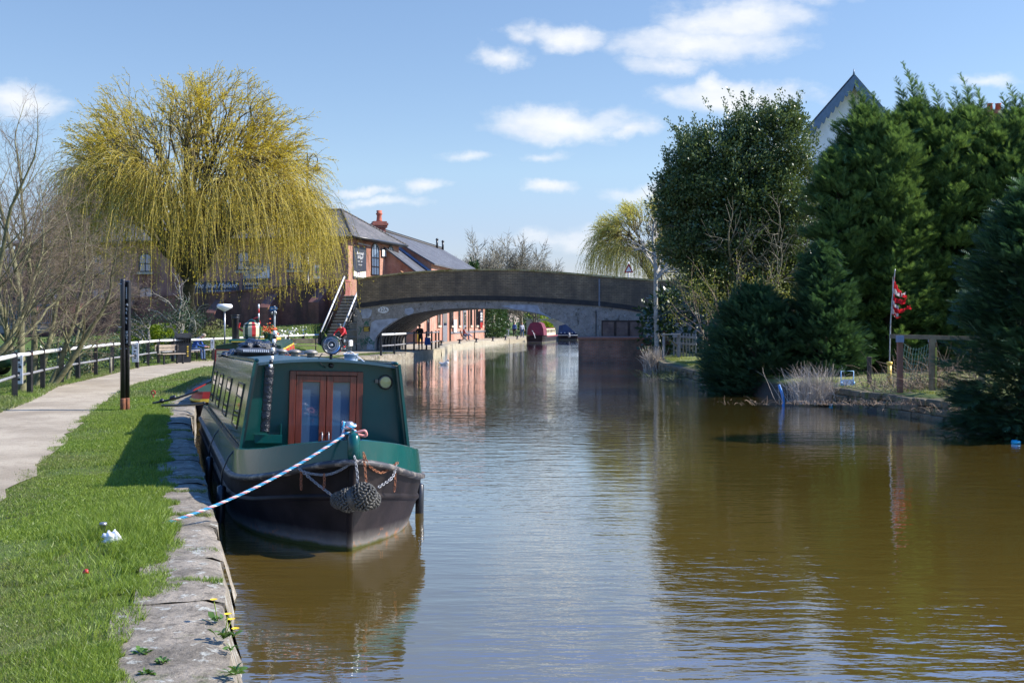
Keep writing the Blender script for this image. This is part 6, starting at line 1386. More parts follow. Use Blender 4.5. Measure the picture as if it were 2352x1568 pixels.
# pale plane tree in front of the bridge
dP = 59.0; T, t = bare_tree('pale_tree', 'slender pale barked tree forking in front of the bridge parapet', (D(1507, 790, dP).x, dP, .5), [((0, 0, 1), 1)], 4.7, .14, dict(seg=[8, 6, 5, 3], wig=[.025, .1, .14, .15], up=[0, .1, .1, 0], tap=.7, ns=[9, 7, 5, 4], kids=[4, 4, 4, 0], f0=[.68, .3, .3, 0], ang=[38, 40, 42, 40], len=[.46, .6, .6, .5], rr=.7, max=3, twr=.006), (m_pbark, m_pbark), 6)
# -- distant bare trees with one ivy clad trunk
PF = dict(minr=.03, seg=[6, 5, 4, 3], wig=[.05, .1, .12, .14], up=[.05, .12, .1, .06], tap=.45, ns=[6, 4, 3, 3], kids=[14, 10, 8, 0], f0=[.2, .12, .12, 0], ang=[42, 38, 40, 40], len=[.6, .6, .6, .6], rr=.5, max=3, twr=.02)
rd = random.Random(2)
far_bare = [(1085, 118+15, 540, .9), (1120, 135, 528, 1), (1160, 139, 533, 1), (1198, 142, 540, .95), (1228, 146, 552, .8), (1060, 150, 575, .7), (1140, 160, 545, .8), (1030, 152, 590, .6)]
for i, (vx, d, ty, q) in enumerate(far_bare):
    b_ = (D(vx, 700, d).x, d, .4); top = CH-(ty-HY)/FP*d
    bare_tree('bare_tree', 'distant leafless tree among those beyond the warehouse end', b_, [((rd.uniform(-.08, .08), 0, 1), 1), ((rd.uniform(-.3, .3), .1, 1), .8)], top*.53, .17, PF, (m_bark, m_twig), 30+i, 'distant leafless trees beyond the warehouse')
FY = sorted([(p.y, p.x) for p in FPs]); FYy = [a for a, b in FY]; FYx = [b for a, b in FY]
def behind_fence(p, m_=.3): return (p[:, 0] < np.interp(p[:, 1], FYy, FYx)-m_) | (p[:, 1] > 62)
def leafmass(P_fn, n, size, mat, name, par, aspect=.6, seed=1, up=.3):
    rs = np.random.RandomState(seed); pos, nrm = P_fn(rs, n)
    if par.location.x < -9 and 20 < par.location.y < 62: k = behind_fence(pos); pos = pos[k]; nrm = nrm[k]
    m_ = len(pos); d = nrm+rs.normal(size=(m_, 3))*.8+(0, 0, up)
    v, f = scatter(*LEAF, pos, frames(d, rs=rs), rs.uniform(.7, 1.3, m_)[:, None]*np.array([aspect, 1, 1])*size); return np_mesh(name, v, f, mat, par)
def ellip(c, r, lump=.25, sc=1.2, seed=3, inner=.55, zmin=None, keep=None):
    c = np.array(c); r = np.array(r)
    def fn(rs, n):
        d = unit(rs.normal(size=(n, 3))); k = rs.uniform(inner**3, 1, n)**(1/3); k2 = 1+lump*n3(d*2.2, sc, seed); p = c+d*r*(k*k2)[:, None]
        h = n3(p, 1.1/max(.3, min(r)*.35), seed+9); m_ = h > -.42*(k > .5)-.2; p = p[m_]; d = d[m_]
        if zmin is not None: q = p[:, 2] > zmin; p = p[q]; d = d[q]
        return p, d
    return fn
m_ivy = leafmat('ivy_leaf', (.05, .11, .025), (.02, .05, .012), .45, .2, .5)
m_hedge = leafmat('hedge_leaf', (.04, .08, .02), (.015, .035, .012), .4, .15, .6)
m_lime = leafmat('lime_leaf', (.28, .36, .02), (.14, .22, .015), .5, .3, .4)
m_brush = S('dry_stem', (.30, .23, .17), (.17, .12, .08), 4, .9)
iv = thing('ivy_tree', 'ivy smothered trunk rising dark green beside the distant leafless trees', 'tree', (D(1084, 700, 131).x, 131, .4)); ix = D(1084, 580, 131)
mb = MB(); mb.tube([(ix.x, 131, 0), (ix.x+.2, 131, 8), (ix.x, 131, 9.6)], [.3, .2, .08], 7); mb.build('trunk', m_bark, iv, local=False)
leafmass(ellip((ix.x+.15, 131, 6.4), (1.0, 1.1, 3.2), .4, 1.6, 4, .3), 3200, .28, m_ivy, 'crown', iv)
eb = thing('ivy_hedge', 'tall glossy green laurel hedge beside the end of the orange warehouse', 'hedge', (D(1135, 760, 123).x, 126, .4))
leafmass(ellip((D(1133, 740, 127).x, 127.5, 2.4), (1.7, 3, 2.9), .22, 1.2, 5, .4, zmin=.4), 5200, .24, m_ivy, 'foliage', eb)
mb = MB(); mb.tube([(D(1133, 740, 127).x, 127.5, 0), (D(1133, 740, 127).x, 127.5, 3)], .2, 6); mb.build('stem', m_bark, eb, local=False)
for i, (vx, d, h, w, mt, lab) in enumerate(((1110, 150, 3.6, 5, m_hedge, 'dark brown green shrub mass behind the walkers'), (1180, 160, 5.0, 6, m_hedge, 'dark shrub under the distant leafless trees'), (1228, 170, 4.2, 4, m_lime, 'fresh lime green shrub beyond the moored boats'), (1290, 175, 4.0, 7, m_hedge, 'dull shrub behind the blue covered boat'), (1250, 150.5, 2.2, 2, m_lime, 'small bright green shrub at the pink wall'), (1360, 170, 4.5, 8, m_hedge, 'shrub hidden behind the right end of the arch'), (980, 165, 6, 12, m_hedge, 'shrub mass behind the warehouse'))):
    x = D(vx, 700, d).x; sh = thing('shrub', lab, 'shrub', (x, d, .3)); leafmass(ellip((x, d, h*.42), (w*.6, w*.45, h*.6), .25, 1.2, i+2, .5, zmin=.3), 2600, .3, mt, 'foliage', sh, seed=i+4)
    mb = MB(); mb.tube([(x, d, 0), (x, d, h*.6)], .12, 5); mb.build('stem', m_bark, sh, local=False)
def brush(name, label, c, rx, ry, H_, n, mat, seed, lean=(0, 0), w=.008, cat='shrub', spread=.6, curve=.4, grp=None):
    rs = np.random.RandomState(seed); T = thing(name, label, cat, c, group=grp); K = 6
    p = np.array(c)+np.stack([rs.normal(0, rx*.5, n), rs.normal(0, ry*.5, n), np.zeros(n)-.1], 1); p = p[behind_fence(p, .45)] if c[0] < -9 else p; n = len(p); d = unit(np.stack([rs.normal(lean[0], spread, n), rs.normal(lean[1], spread, n), np.ones(n)], 1)); L = rs.uniform(.5, 1.1, n)*H_; pts = [p]
    for i in range(K): d = unit(d+rs.normal(0, .12, (n, 3))+np.array([lean[0]*curve, lean[1]*curve, -curve*.35])*i/K); pts.append(pts[-1]+d*(L/K)[:, None])
    pts = np.stack(pts, 1); side = unit(np.cross(pts[:, -1]-pts[:, 0], rs.normal(size=(n, 3)))); ww = np.linspace(1, .35, K+1)[None, :, None]*w; a = pts-side[:, None]*ww; b = pts+side[:, None]*ww
    V = np.stack([a, b], 2).reshape(-1, 3); base_ = (np.arange(n)*(K+1)*2)[:, None]+(np.arange(K)*2)[None]; F = np.stack([base_, base_+1, base_+3, base_+2], -1).reshape(-1, 4); np_mesh('stems', V, F, mat, T); return T
m_reed = S('dry_reed', (.48, .42, .34), (.30, .25, .19), 3, .9); m_dry = S('dead_twig', (.30, .22, .15), (.17, .12, .08), 3, .9)
# -- left bank shrubs behind the fence
for i, (vx, vy, w, h, mt, lab) in enumerate(((130, 868, 1.6, 1.3, m_hedge, 'dark rounded shrub among the bare stems behind the fence'), (215, 862, 1.5, 1.35, m_hedge, 'dark glossy hedge clump behind the middle of the fence'), (262, 850, 1.4, 1.3, m_holly, 'dark hedge clump with shining leaves by the tall signpost'), (338, 838, 1.05, 1.0, m_hedge, 'dark low shrub under the pruned trees'), (405, 826, 1.2, 1.0, m_holly, 'low dark shrub behind the litter bin'))):
    c = G(vx, vy, .45); c.y += 1.6; s_ = thing('shrub', lab, 'shrub', c); leafmass(ellip((c.x, c.y, .45+h*.45), (w, .8, h*.62), .25, 1.3, i+20, .45, zmin=.4), 3000, .085, mt, 'foliage', s_, seed=i+40)
    mb = MB(); mb.tube([(c.x, c.y, .3), (c.x, c.y, 1)], .05, 5); mb.build('stem', m_bark, s_, local=False)
for i, (vx, vy, w, h, mt, lab) in enumerate(((328, 770, 1.25, .62, m_lime, 'bright yellow green clipped shrub left of the pruned trunk'), (378, 770, 1.1, .6, m_lime, 'bright yellow green clipped shrub between the pruned trees'), (515, 786, 1.5, 1.25, m_hedge, 'olive rounded shrub behind the seated man'))):
    d = 58 if i < 2 else 56; c = D(vx, vy, d); z0 = hL(c.x, d); s_ = thing('shrub', lab, 'shrub', (c.x, d, z0)); leafmass(ellip((c.x, d, c.z), (w, .9, h), .18, 1.3, i+50, .4, zmin=z0), 3200, .10, mt if i < 2 else leafmat('olive_leaf', (.16, .17, .05), (.08, .09, .03), .6, .2), 'foliage', s_, seed=i+60)
    mb = MB(); mb.tube([(c.x, d, z0-.2), (c.x, d, c.z)], .05, 5); mb.build('stem', m_bark, s_, local=False)
brush('dry_shrub', 'reddish dead stems standing behind the fence between the leaning trunks', G(228, 862, .42)+Vector((-.3, 1.7, 0)), 1.3, .4, 1.35, 260, m_dry, 5, spread=.25)
# white flowers on the slope
fw2 = thing('daffodil_patch', 'patch of small white flowers on the grass slope left of the steps', 'flowers', (-13.6, 70.5, 1.0)); rs = np.random.RandomState(6); n = 170
px = rs.normal(-13.9, .9, n); py = rs.normal(69.5, 1.7, n); pz = np.array([hL(a, b) for a, b in zip(px, py)])+rs.uniform(.08, .22, n)
v, f = scatter(*LEAF, np.stack([px, py, pz], 1), frames(rs.normal(size=(n, 3))), np.full(n, .13)); np_mesh('petals', v, f, m_white, fw2); fw2['kind'] = 'stuff'
# -- broadleaf evergreen on the right
hx = D(1700, 600, 46); hb = thing('holly_tree', 'large glossy dark evergreen broadleaf tree right of the bridge', 'tree', (hx.x, 46.5, .6))
m_laurel = leafmat('laurel_leaf', (.15, .20, .07), (.05, .085, .03), .38, .18, .55)
tr = Tree(44); PH = dict(seg=[7, 6, 5, 4], wig=[.06, .12, .15, .15], up=[0, .08, .08, .05], tap=.5, ns=[8, 6, 4, 3], kids=[9, 6, 5, 0], f0=[.15, .2, .2, 0], ang=[42, 40, 42, 42], len=[.6, .55, .55, .5], rr=.55, max=3, twr=.002)
for dx, f in ((-.12, 1), (.15, .9), (.02, .95)): tr.branch(Vector((dx*2, 0, -.2)), Vector((dx, 0, 1)), 5.2*f, .17, 0, PH)
tr.mb.build('trunk', m_bark, hb, normals=False)
parts = [((1655, 365), 1.7, 1.7, 1.4), ((1785, 335), 1.8, 1.7, 1.45), ((1610, 450), 1.55, 1.6, 1.6), ((1720, 440), 2.3, 2, 2.0), ((1820, 450), 1.4, 1.7, 2.3), ((1590, 560), 1.2, 1.3, 1.0), ((1700, 570), 2.0, 1.9, 1.7), ((1790, 600), 1.5, 1.6, 1.7), ((1650, 660), 1.35, 1.5, .9), ((1830, 640), 1.0, 1.3, 1.5), ((1585, 425), .9, 1.0, .8), ((1700, 500), 2.2, 1.6, 2.4), ((1640, 590), 1.5, 1.4, 1.3), ((1770, 500), 1.6, 1.5, 2.2), ((1760, 680), 1.4, 1.4, .9), ((1725, 300), .8, 1, .7), ((1810, 285), .7, 1, .7), ((1605, 350), .5, .8, .55), ((1555, 470), .7, 1, .8)]
vs_, fs_ = [], []
for i, ((vx, vy), rx, ry, rz) in enumerate(parts):
    c = np.array(D(vx-12, vy, 46.5)); rs = np.random.RandomState(i+90); nc_ = int(95*(rx*rz)**.75); dd = unit(rs.normal(size=(nc_, 3))); kk = rs.uniform(.25, 1, nc_)**(1/2.2)*(1+.22*n3(dd*2, 1.6, i)); cen = c+dd*np.array([rx, ry, rz])*kk[:, None]
    per = 52; pos = cen[:, None]+rs.normal(0, 1, (nc_, per, 3))*rs.uniform(.13, .24, nc_)[:, None, None]*np.array([1, 1, .8]); nr = (dd[:, None]*.9+rs.normal(0, .6, (nc_, per, 3))+(0, 0, .5)).reshape(-1, 3); pos = pos.reshape(-1, 3); m_ = len(pos)
    v, f = scatter(*LEAF, pos, frames(nr, rs=rs), rs.uniform(.75, 1.3, m_)[:, None]*np.array([.55, 1, 1])*.13); vs_.append(v); fs_.append(f)
    if vy < 480:                              # upright leafy shoots breaking the outline
        for q in range(9):
            a = rs.uniform(0, 2*PI); p0 = c+np.array([rx*math.cos(a)*.8, ry*math.sin(a)*.8, rz*rs.uniform(.35, .95)]); up_ = np.array([rs.normal(0, .25)+.3*math.cos(a), 0, 1.]); tt_ = rs.uniform(0, 1, 46); pos = p0+up_*tt_[:, None]*rs.uniform(.5, .95)+rs.normal(0, .055, (46, 3)); v, f = scatter(*LEAF, pos, frames(up_+rs.normal(0, .8, (46, 3)), rs=rs), np.array([.55, 1, 1])*rs.uniform(.09, .13, 46)[:, None]); vs_.append(v); fs_.append(f)
V, F = join(list(zip(vs_, fs_))); np_mesh('crown', V, F, m_laurel, hb)
# straggling young shrub in front of its lower left
sg = thing('straggly_shrub', 'thin budding shrub with pale twigs under the glossy evergreen', 'shrub', (D(1680, 800, 43).x, 43, .6)); tr = Tree(12); PS = dict(PP, kids=[6, 5, 4, 0], up=[.15, .15, .1, 0], wig=[.06, .1, .14, .15], ang=[30, 34, 38, 40], ns=[5, 4, 3, 3])
for k in range(5): tr.branch(Vector((-.5+.28*k, 0, -.1)), Vector((-.3+.16*k, 0, 1)), 2.3, .035, 0, PS)
tr.mb.build('stems', m_brush, sg, normals=False); n = 2600; idx = RS.randint(0, len(tr.tips), n); pos = np.array([tr.tips[k][2][RS.randint(0, len(tr.tips[k][2]))] for k in idx])+RS.normal(size=(n, 3))*.1+np.array(sg.location)
v, f = scatter(*LEAF, pos, frames(RS.normal(size=(n, 3))+(0, 0, .5)), RS.uniform(.05, .1, n)[:, None]*np.array([.5, 1, 1])); np_mesh('leaves', v, f, leafmat('bud_leaf', (.30, .30, .06), (.12, .16, .04), .5, .35), sg)
# -- conifers
def frond():
    V = []; F = []
    def tri(p, d, L, w):
        d = np.array(d)/np.linalg.norm(d); s = np.cross(d, (0, 0, 1)); o = len(V); V.extend([tuple(np.array(p)-s*w), tuple(np.array(p)+s*w), tuple(np.array(p)+d*L)]); F.append((o, o+1, o+2))
    tri((0, 0, 0), (0, 1, 0), 1.1, .04)
    for i, (t_, L) in enumerate(((.08, .42), (.28, .48), (.48, .42), (.68, .28))):
        for s in (-1, 1): tri((0, t_+.05*s, .02*s), (s*.62, .85, .22+.1*s), L*(1+.1*s), .05)
    return np.array(V), np.array(F)
FR = frond()
m_con = leafmat('conifer_frond', (.17, .27, .09), (.03, .075, .032), .6, .32, .25, isl=.45); m_con2 = leafmat('dark_conifer_frond', (.075, .15, .07), (.025, .065, .035), .6, .3, .25, isl=.35)
def conifer(name, label, base, H_, Rm, prof, n, mt, seed, sc=.5, grp=None, lean=(0, 0), tips=True, droop=-.1, lump=.22, leader=0.):
    rs = np.random.RandomState(seed); B = np.array(base); T = thing(name, label, 'tree', base, group=grp); mb = MB(); mb.tube([(0, 0, -.3), (lean[0]*.5, lean[1]*.5, H_*.5), (lean[0], lean[1], H_*.97)], [.22, .12, .03], 7); mb.build('trunk', m_wbark, T)
    n = int(n*1.55); M1 = 54; nb_ = int(n/M1); zz = rs.uniform(0, 1, nb_*4); pr = np.interp(zz, [p[0] for p in prof], [p[1] for p in prof]); keep = rs.uniform(0, 1, nb_*4) < (pr/max(pr)+.12); zz = zz[keep][:nb_]; pr = pr[keep][:nb_]; nb_ = len(zz)
    az = rs.uniform(0, 2*PI, nb_); rr = Rm*pr*(1+lump*n3(np.stack([np.cos(az)*2, np.sin(az)*2, zz*H_*.5], 1), 1.1, seed)); inner = rs.uniform(0, 1, nb_) < .16; rr = rr*np.where(inner, rs.uniform(.4, .75, nb_), rs.uniform(.80, 1.16, nb_))
    d = unit(np.stack([np.cos(az), np.sin(az), np.full(nb_, droop)+.38+.45*zz+rs.normal(0, .12, nb_)], 1)); root = np.stack([lean[0]*zz, lean[1]*zz, zz*H_-.35*rr], 1)
    L_b = rs.uniform(.55, 1.1, nb_)*(.55+.35*Rm)*.85; t_ = rs.uniform(0, 1, (nb_, M1)); pos = root[:, None]+d[:, None]*(rr[:, None, None]-L_b[:, None, None]*(1-t_[..., None]))
    side_ = unit(np.cross(d, np.array([0, 0, 1.])))[:, None]; wd_ = (.34*L_b)[:, None, None]*(1-.6*t_[..., None]); off_ = rs.normal(0, 1, (nb_, M1, 1)); pos = pos+side_*off_*wd_+rs.normal(0, .06, (nb_, M1, 3)); pos[:, :, 2] += -.10*np.abs(off_[..., 0])*L_b[:, None]
    dd = d[:, None]*1.0+side_*off_*.45+rs.normal(0, .2, (nb_, M1, 3))+np.array([0, 0, .05]); pos = pos.reshape(-1, 3)+B; dd = dd.reshape(-1, 3); s_ = rs.uniform(.6, 1.15, len(pos))*sc*.72
    pos[:, 2] = np.maximum(pos[:, 2], B[2]-.2)
    v, f = scatter(*FR, pos, upframes(dd), s_)
    if tips:
        P_ = []; D_ = []; S_ = []
        for k in range(8+int(Rm)):
            a = rs.uniform(0, 2*PI); r_ = Rm*.7*rs.uniform(0, 1)*(k > 0); z0 = H_*(1-.20*r_/max(Rm*.7, .1))*(.93 if k else .98); L = H_*(.09 if k else .13)*rs.uniform(.6, 1.1); p = np.array([lean[0]+r_*math.cos(a), lean[1]+r_*math.sin(a), z0-L*.5]); dr = unit(np.array([rs.normal(-.08, .12), 0, 1.]))
            for q in range(26):
                u_ = q/25; pp = p+dr*L*u_+np.array([-.25*u_**3*L, 0, 0]); a2 = rs.uniform(0, 2*PI); P_.append(pp+B); D_.append([math.cos(a2)*.8, math.sin(a2)*.8, .75-.2*u_]); S_.append(sc*(.95*(1-u_)+.28))
        v2, f2 = scatter(*FR, np.array(P_), upframes(np.array(D_)), np.array(S_)); v, f = join([(v, f), (v2, f2)])
    if leader > .2:
        P_ = []; D_ = []; S_ = []
        for dx_, lf in ((0, 1.), (rs.uniform(-.45, -.25), .62), (rs.uniform(.25, .5), .7)):
            L = leader*lf+.5; K_ = int(30*L)+14
            for q in range(K_):
                u_ = q/K_; a2 = rs.uniform(0, 2*PI); P_.append(B+np.array([dx_-.22*u_**3*L, 0, H_-.55+L*u_])); D_.append([math.cos(a2)*.75-.2*u_, math.sin(a2)*.75, .8-.3*u_]); S_.append(sc*(.75*(1-u_)**.8+.24))
        v2, f2 = scatter(*FR, np.array(P_), upframes(np.array(D_)), np.array(S_)); v, f = join([(v, f), (v2, f2)])
    np_mesh('crown', v, f, mt, T); return T
PC = [(0, .6), (.08, .9), (.25, 1), (.5, 1.0), (.7, .88), (.85, .6), (.94, .32), (1, .06)]
gc = 'row of tall conifers on the right bank'
def cz(vx, ty, d, by=None): b = D(vx, 800, d); return (b.x, d, .55), CH-(ty-HY)/FP*d-.55
PC2 = [(0, .75), (.08, .95), (.3, 1), (.6, 1.0), (.8, .92), (.9, .7), (.97, .35), (1, .1)]
for i, (vx, ty, d, rm, n, lab, tall) in enumerate(((1925, 345, 36.4, 1.15, 9500, 'leftmost conifer of the tall row, lower than its neighbours', 3), (1985, 246, 37, 1.6, 14000, 'tall conifer covering the right slope of the white gable', 62), (2045, 265, 36.4, 1.35, 10000, 'conifer filling the gap between the gable and the tallest one', 20),
        (2098, 232, 37.6, 1.5, 14000, 'tallest conifer of the row with a wispy leaning top', 92), (2160, 262, 37, 1.4, 12000, 'conifer standing just right of the wispy topped tallest one', 75), (2228, 245, 37.6, 1.5, 13000, 'tall conifer right of the flag with a pointed top', 80), (2285, 275, 36.8, 1.3, 10000, 'conifer between the pointed one and the edge of the view', 30), (2335, 250, 37.4, 1.5, 12000, 'tall conifer at the right edge of the row', 62), (2440, 220, 37, 1.7, 6000, 'conifer beyond the right edge of the view', 0))):
    b, H_ = cz(vx, ty, d); conifer('conifer', lab, b, H_, rm, PC2, n, m_con, 100+i, .46, gc, leader=tall*d/FP)
b, H_ = cz(1890, 560, 35, 0); conifer('conifer', 'lower dark conifer bulging at the left foot of the row', b, H_, 1.3, [(0, .8), (.3, 1), (.7, .7), (1, .1)], 7000, m_con2, 120, .4, gc)
bx_ = D(1738, 800, 35.6); conifer('conifer', 'broad low dark conifer overhanging the water', (bx_.x, 35.8, .1), 3.3, 1.65, [(0, .85), (.2, 1), (.55, .95), (.8, .65), (1, .2)], 13000, m_con2, 130, .36, tips=False, droop=-.25)
bx_ = D(1680, 800, 36.8); conifer('conifer', 'small dark conifer at the left foot of the broad low one', (bx_.x, 37, .1), 2.3, 1.0, [(0, .8), (.4, 1), (.8, .6), (1, .2)], 4500, m_con2, 133, .33, tips=False, droop=-.2)
bx_ = D(2345, 700, 22.); conifer('conifer', 'nearest conifer drooping over the bank at the right edge', (bx_.x+.15, 22., .1), 4.75, 1.3, [(0, .75), (.15, .95), (.45, 1), (.75, .8), (.92, .5), (1, .15)], 15000, m_con2, 140, .34, tips=True, droop=-.45)
# background screen of trees to the right of the conifers (seen between trunks)
for i, (x, d, h, r_) in enumerate(((10, 60, 8, 3.5), (14, 56, 9, 4), (17, 52, 8, 3.5))):
    s_ = thing('dark_shrub', 'tall dark shrub in the garden behind the conifer row', 'shrub', (x, d, .6), group='garden shrubs behind the conifers'); leafmass(ellip((x, d, h*.28), (r_, 2, h*.33), .25, 1.1, i+200, .5, zmin=.5), 3500, .3, m_hedge, 'foliage', s_, seed=i+210)
    mb = MB(); mb.tube([(x, d, .3), (x, d, 2)], .12, 5); mb.build('stem', m_bark, s_, local=False)
# -- reeds, brambles and dead growth on the right bank
p = G(1868, 932, 0); brush('dry_reeds', 'pale dry reeds fanning out at the water edge', (p.x+.15, p.y+.25, .15), .62, .4, 1.1, 700, m_reed, 61, (-.05, 0), .006, 'reeds', .28, .8)
p = G(2140, 895, .6); brush('dead_brambles', 'tangle of bare pinkish brambles in front of the goal frame', (p.x+.5, p.y+.9, .6), 1.4, .7, 1.25, 480, m_dry, 62, (-.2, 0), .007, 'shrub', .75, .7)
p = G(2010, 885, .6); brush('dry_weeds', 'low dry brown weeds by the yellow post', (p.x+.5, p.y+.3, .6), 1.1, .5, .5, 260, m_dry, 63, (0, 0), .006, 'weeds', .45, .3)
p = G(2060, 955, .1); brush('bank_grass', 'dry grass and twigs trailing down the bank edge', (p.x, p.y+.45, .42), 3.2, .3, .36, 420, m_dry, 64, (-.2, -.7), .006, 'weeds', .7, 1.2)
p = G(2250, 975, .1); brush('bank_grass', 'dry stalks at the foot of the nearest conifer', (p.x, p.y+.5, .42), 1.2, .3, .36, 160, m_dry, 66, (-.4, -.5), .006, 'weeds', .7, 1.0)
p = G(1502, 852, 0); brush('dry_reeds', 'small tuft of pale reeds against the brick landing', (p.x, p.y+.3, .1), .35, .3, 1.1, 380, m_reed, 65, (0, 0), .010, 'reeds', .16, .5)
p = G(1585, 875, 0); brush('ivy_bank', 'green creeper and stalks along the bank below the small lawn', (p.x, p.y+1, .2), 1.6, 2.4, .45, 500, S('creeper', (.09, .12, .035), (.05, .06, .025), 3, .8), 67, (-.2, -.3), .012, 'weeds', .8, .8)
# -- dandelions growing from the wall
rs = np.random.RandomState(3)
def rosette(name, label, c, n, L, mt, seed, flowers=0, grp=None, nx=-.0):
    rs = np.random.RandomState(seed); T = thing(name, label, 'plant', c, group=grp); az = rs.uniform(0, 2*PI, n); d = np.stack([np.cos(az), np.sin(az), rs.uniform(.15, 1.1, n)], 1); d[:, 0] += nx
    v, f = scatter([(0, 0, 0), (.16, .45, .05), (.2, .75, 0), (0, 1, -.15), (-.2, .75, 0), (-.16, .45, .05)], [(0, 1, 4, 5), (1, 2, 3, 4)], np.array(c)+rs.normal(0, L*.15, (n, 3))*np.array([1, 1, .3]), upframes(d), rs.uniform(.5, 1.0, n)*L*.72); np_mesh('leaves', v, f, mt, T)
    for k in range(flowers):
        q = Vector((rs.normal(.02, L*.35), rs.normal(0, L*.5), rs.uniform(.05, .13))); mb = MB(); mb.tube([(0, 0, 0), q*.6, q], .003, 4); mb.build('stalk', m_lime, T); mb = MB()
        for a in np.linspace(0, 2*PI, 15)[:-1]:
            for rr in (.022, .014): dd = Vector((math.cos(a+rr*50), math.sin(a+rr*50), .25)); s_ = Vector((-dd.y, dd.x, 0))*.0042; mb.add([q-s_, q+s_, q+dd*rr+s_, q+dd*rr-s_], [(0, 1, 2, 3)])
        mb.build('flower', S('dandelion', (.85, .62, .02), (.75, .45, .01), 30, .6), T, normals=False)
m_dand = leafmat('weed_leaf', (.10, .19, .03), (.05, .11, .02), .5, .25)
for i, (vx, vy, n, L, fl, lab) in enumerate(((500, 1425, 16, .11, 1, 'upper dandelion rosette growing from the canal wall edge'), (516, 1462, 22, .13, 3, 'dandelion with several yellow flowers on the canal wall edge'), (533, 1490, 12, .08, 0, 'small flowerless weed below the dandelions on the wall'), (541, 1548, 18, .11, 0, 'leafy weed at the bottom edge of the canal wall'), (330, 1500, 20, .09, 0, 'broad leaved clover clump where grass meets the near slab'), (372, 1522, 26, .07, 0, 'flat green weed in the joint of the nearest slabs'), (340, 1548, 16, .08, 0, 'broad leaved weed at the bottom of the grass'))):
    rosette('dandelion' if fl else 'weed', lab, G(vx, vy, .40), n, L, m_dand, 300+i, fl)
# -- grass blades
def grass(name, label, region, n, hgt, wid, seed, mt, clump=.0):
    rs = np.random.RandomState(seed); P = region(rs, n); m_ = len(P); big = n3(P*np.array([1, 1, 0]), 1.5, 5); sm = n3(P*np.array([1, 1, 0]), 6, 9)
    h = hgt(P)*(1+.4*big+.3*sm)*rs.uniform(.55, 1.3, m_); h = np.maximum(h, .012)
    az = rs.uniform(0, 2*PI, m_); d = np.stack([np.cos(az)*.55+.12, np.sin(az)*.55, np.ones(m_)], 1); d = unit(d); M = frames(d, rs=rs); w = wid(P)*rs.uniform(.7, 1.3, m_)
    tv = np.array([(-.5, 0, 0), (.5, 0, 0), (.3, .6, .14), (-.3, .6, .14), (0, 1, .42)]); V = np.einsum('nij,nkj->nki', M, tv[None]*np.stack([w, h, h], 1)[:, None, :])+P[:, None]
    i0 = (np.arange(m_)*5)[:, None]; F = np.concatenate([i0+np.array([[0, 1, 2]]), i0+np.array([[0, 2, 3]]), i0+np.array([[3, 2, 4]])], 1).reshape(-1, 3)
    o = np_mesh(name, V.reshape(-1, 3), F, mt); tag(o, label, 'grass', kind='stuff'); return o
m, t, b, o = newmat('grass_blade'); geo = t.n('ShaderNodeNewGeometry'); ob = t.n('ShaderNodeTexCoord').outputs['Object']
c = t.mix(geo.outputs['Random Per Island'], (.09, .17, .012), (.25, .33, .05)); c = t.mix(t.ramp(t.noise(ob, .55, 5, .6), [(.40, 0), (.58, .85)]), c, t.mix(geo.outputs['Random Per Island'], (.10, .135, .03), (.27, .27, .10)))
c = t.mix(t.ramp(t.noise(ob, 2.2, 5, .65), [(.58, 0), (.68, .75)]), c, t.mix(geo.outputs['Random Per Island'], (.17, .14, .06), (.34, .30, .15))); t.link(c, b.inputs['Base Color']); b.inputs['Roughness'].default_value = .42; b.inputs['Specular IOR Level'].default_value = .5
tr_ = t.n('ShaderNodeBsdfTranslucent'); t.link(c, tr_.inputs[0]); mx = t.n('ShaderNodeMixShader'); mx.inputs[0].default_value = .35; t.link(b.outputs[0], mx.inputs[1]); t.link(tr_.outputs[0], mx.inputs[2]); t.link(mx.outputs[0], o.inputs[0]); m_blade = m
xlY = np.linspace(-60, 165, 600); xlX = np.array([XL(y) for y in xlY]); cpw = np.array([interp(COPW, y) for y in xlY])
lax = sorted([(p.y, p.x) for p in La]); rax = sorted([(p.y, p.x) for p in Ra])
def XLn(y): return np.interp(y, xlY, xlX)
def near_region(y0, y1, pw, lush=True):
    def fn(rs, n):
        y = y0*(y1/y0)**(rs.uniform(0, 1, n)**pw); xr = XLn(y)-np.interp(y, xlY, cpw); xp = np.interp(y, [a for a, b in rax], [b for a, b in rax]); half = .46*y+.6
        x0 = np.maximum(xp-.15, -half); x = x0+(xr+.1-x0)*rs.uniform(0, 1, n)**.9
        P = np.stack([x, y, np.zeros(n)], 1); e = xr-x; nn = n3(P*np.array([1, 1, 0]), 3.5, 21)*.16+n3(P*np.array([1, 1, 0]), 11, 4)*.05; ok = (e > nn-.02)
        pth = x-xp; ok &= pth > n3(P, 3, 33)*.12-.06; bald = n3(P*np.array([1, 1, 0]), 1.9, 77); ok &= ~((bald > .24) & (rs.uniform(0, 1, n) < .85)); lz = e < 1.05+.35*np.sin(y*.7)+n3(P*np.array([1, 1, 0]), .9, 55)*.55; lz = e+rs.normal(0, .28, n) < 1.05+.35*np.sin(y*.7)+n3(P*np.array([1, 1, 0]), .9, 55)*.6+n3(P*np.array([1, 1, 0]), 4., 58)*.3; ok &= (lz if lush else ~lz) | (rs.uniform(0, 1, n) < .15); P = P[ok]; P[:, 2] = .40; return P
    return fn
def hnear(P):
    tuft = np.exp(-(((P[:, 0]+3.35)/.55)**2+((P[:, 1]-9.6)/1.5)**2)); e = (XLn(P[:, 1])-P[:, 0]); edge = np.exp(-((e-.8)/.35)**2)
    return .030+.075*tuft+.035*edge+.012*(P[:, 1] > 14)
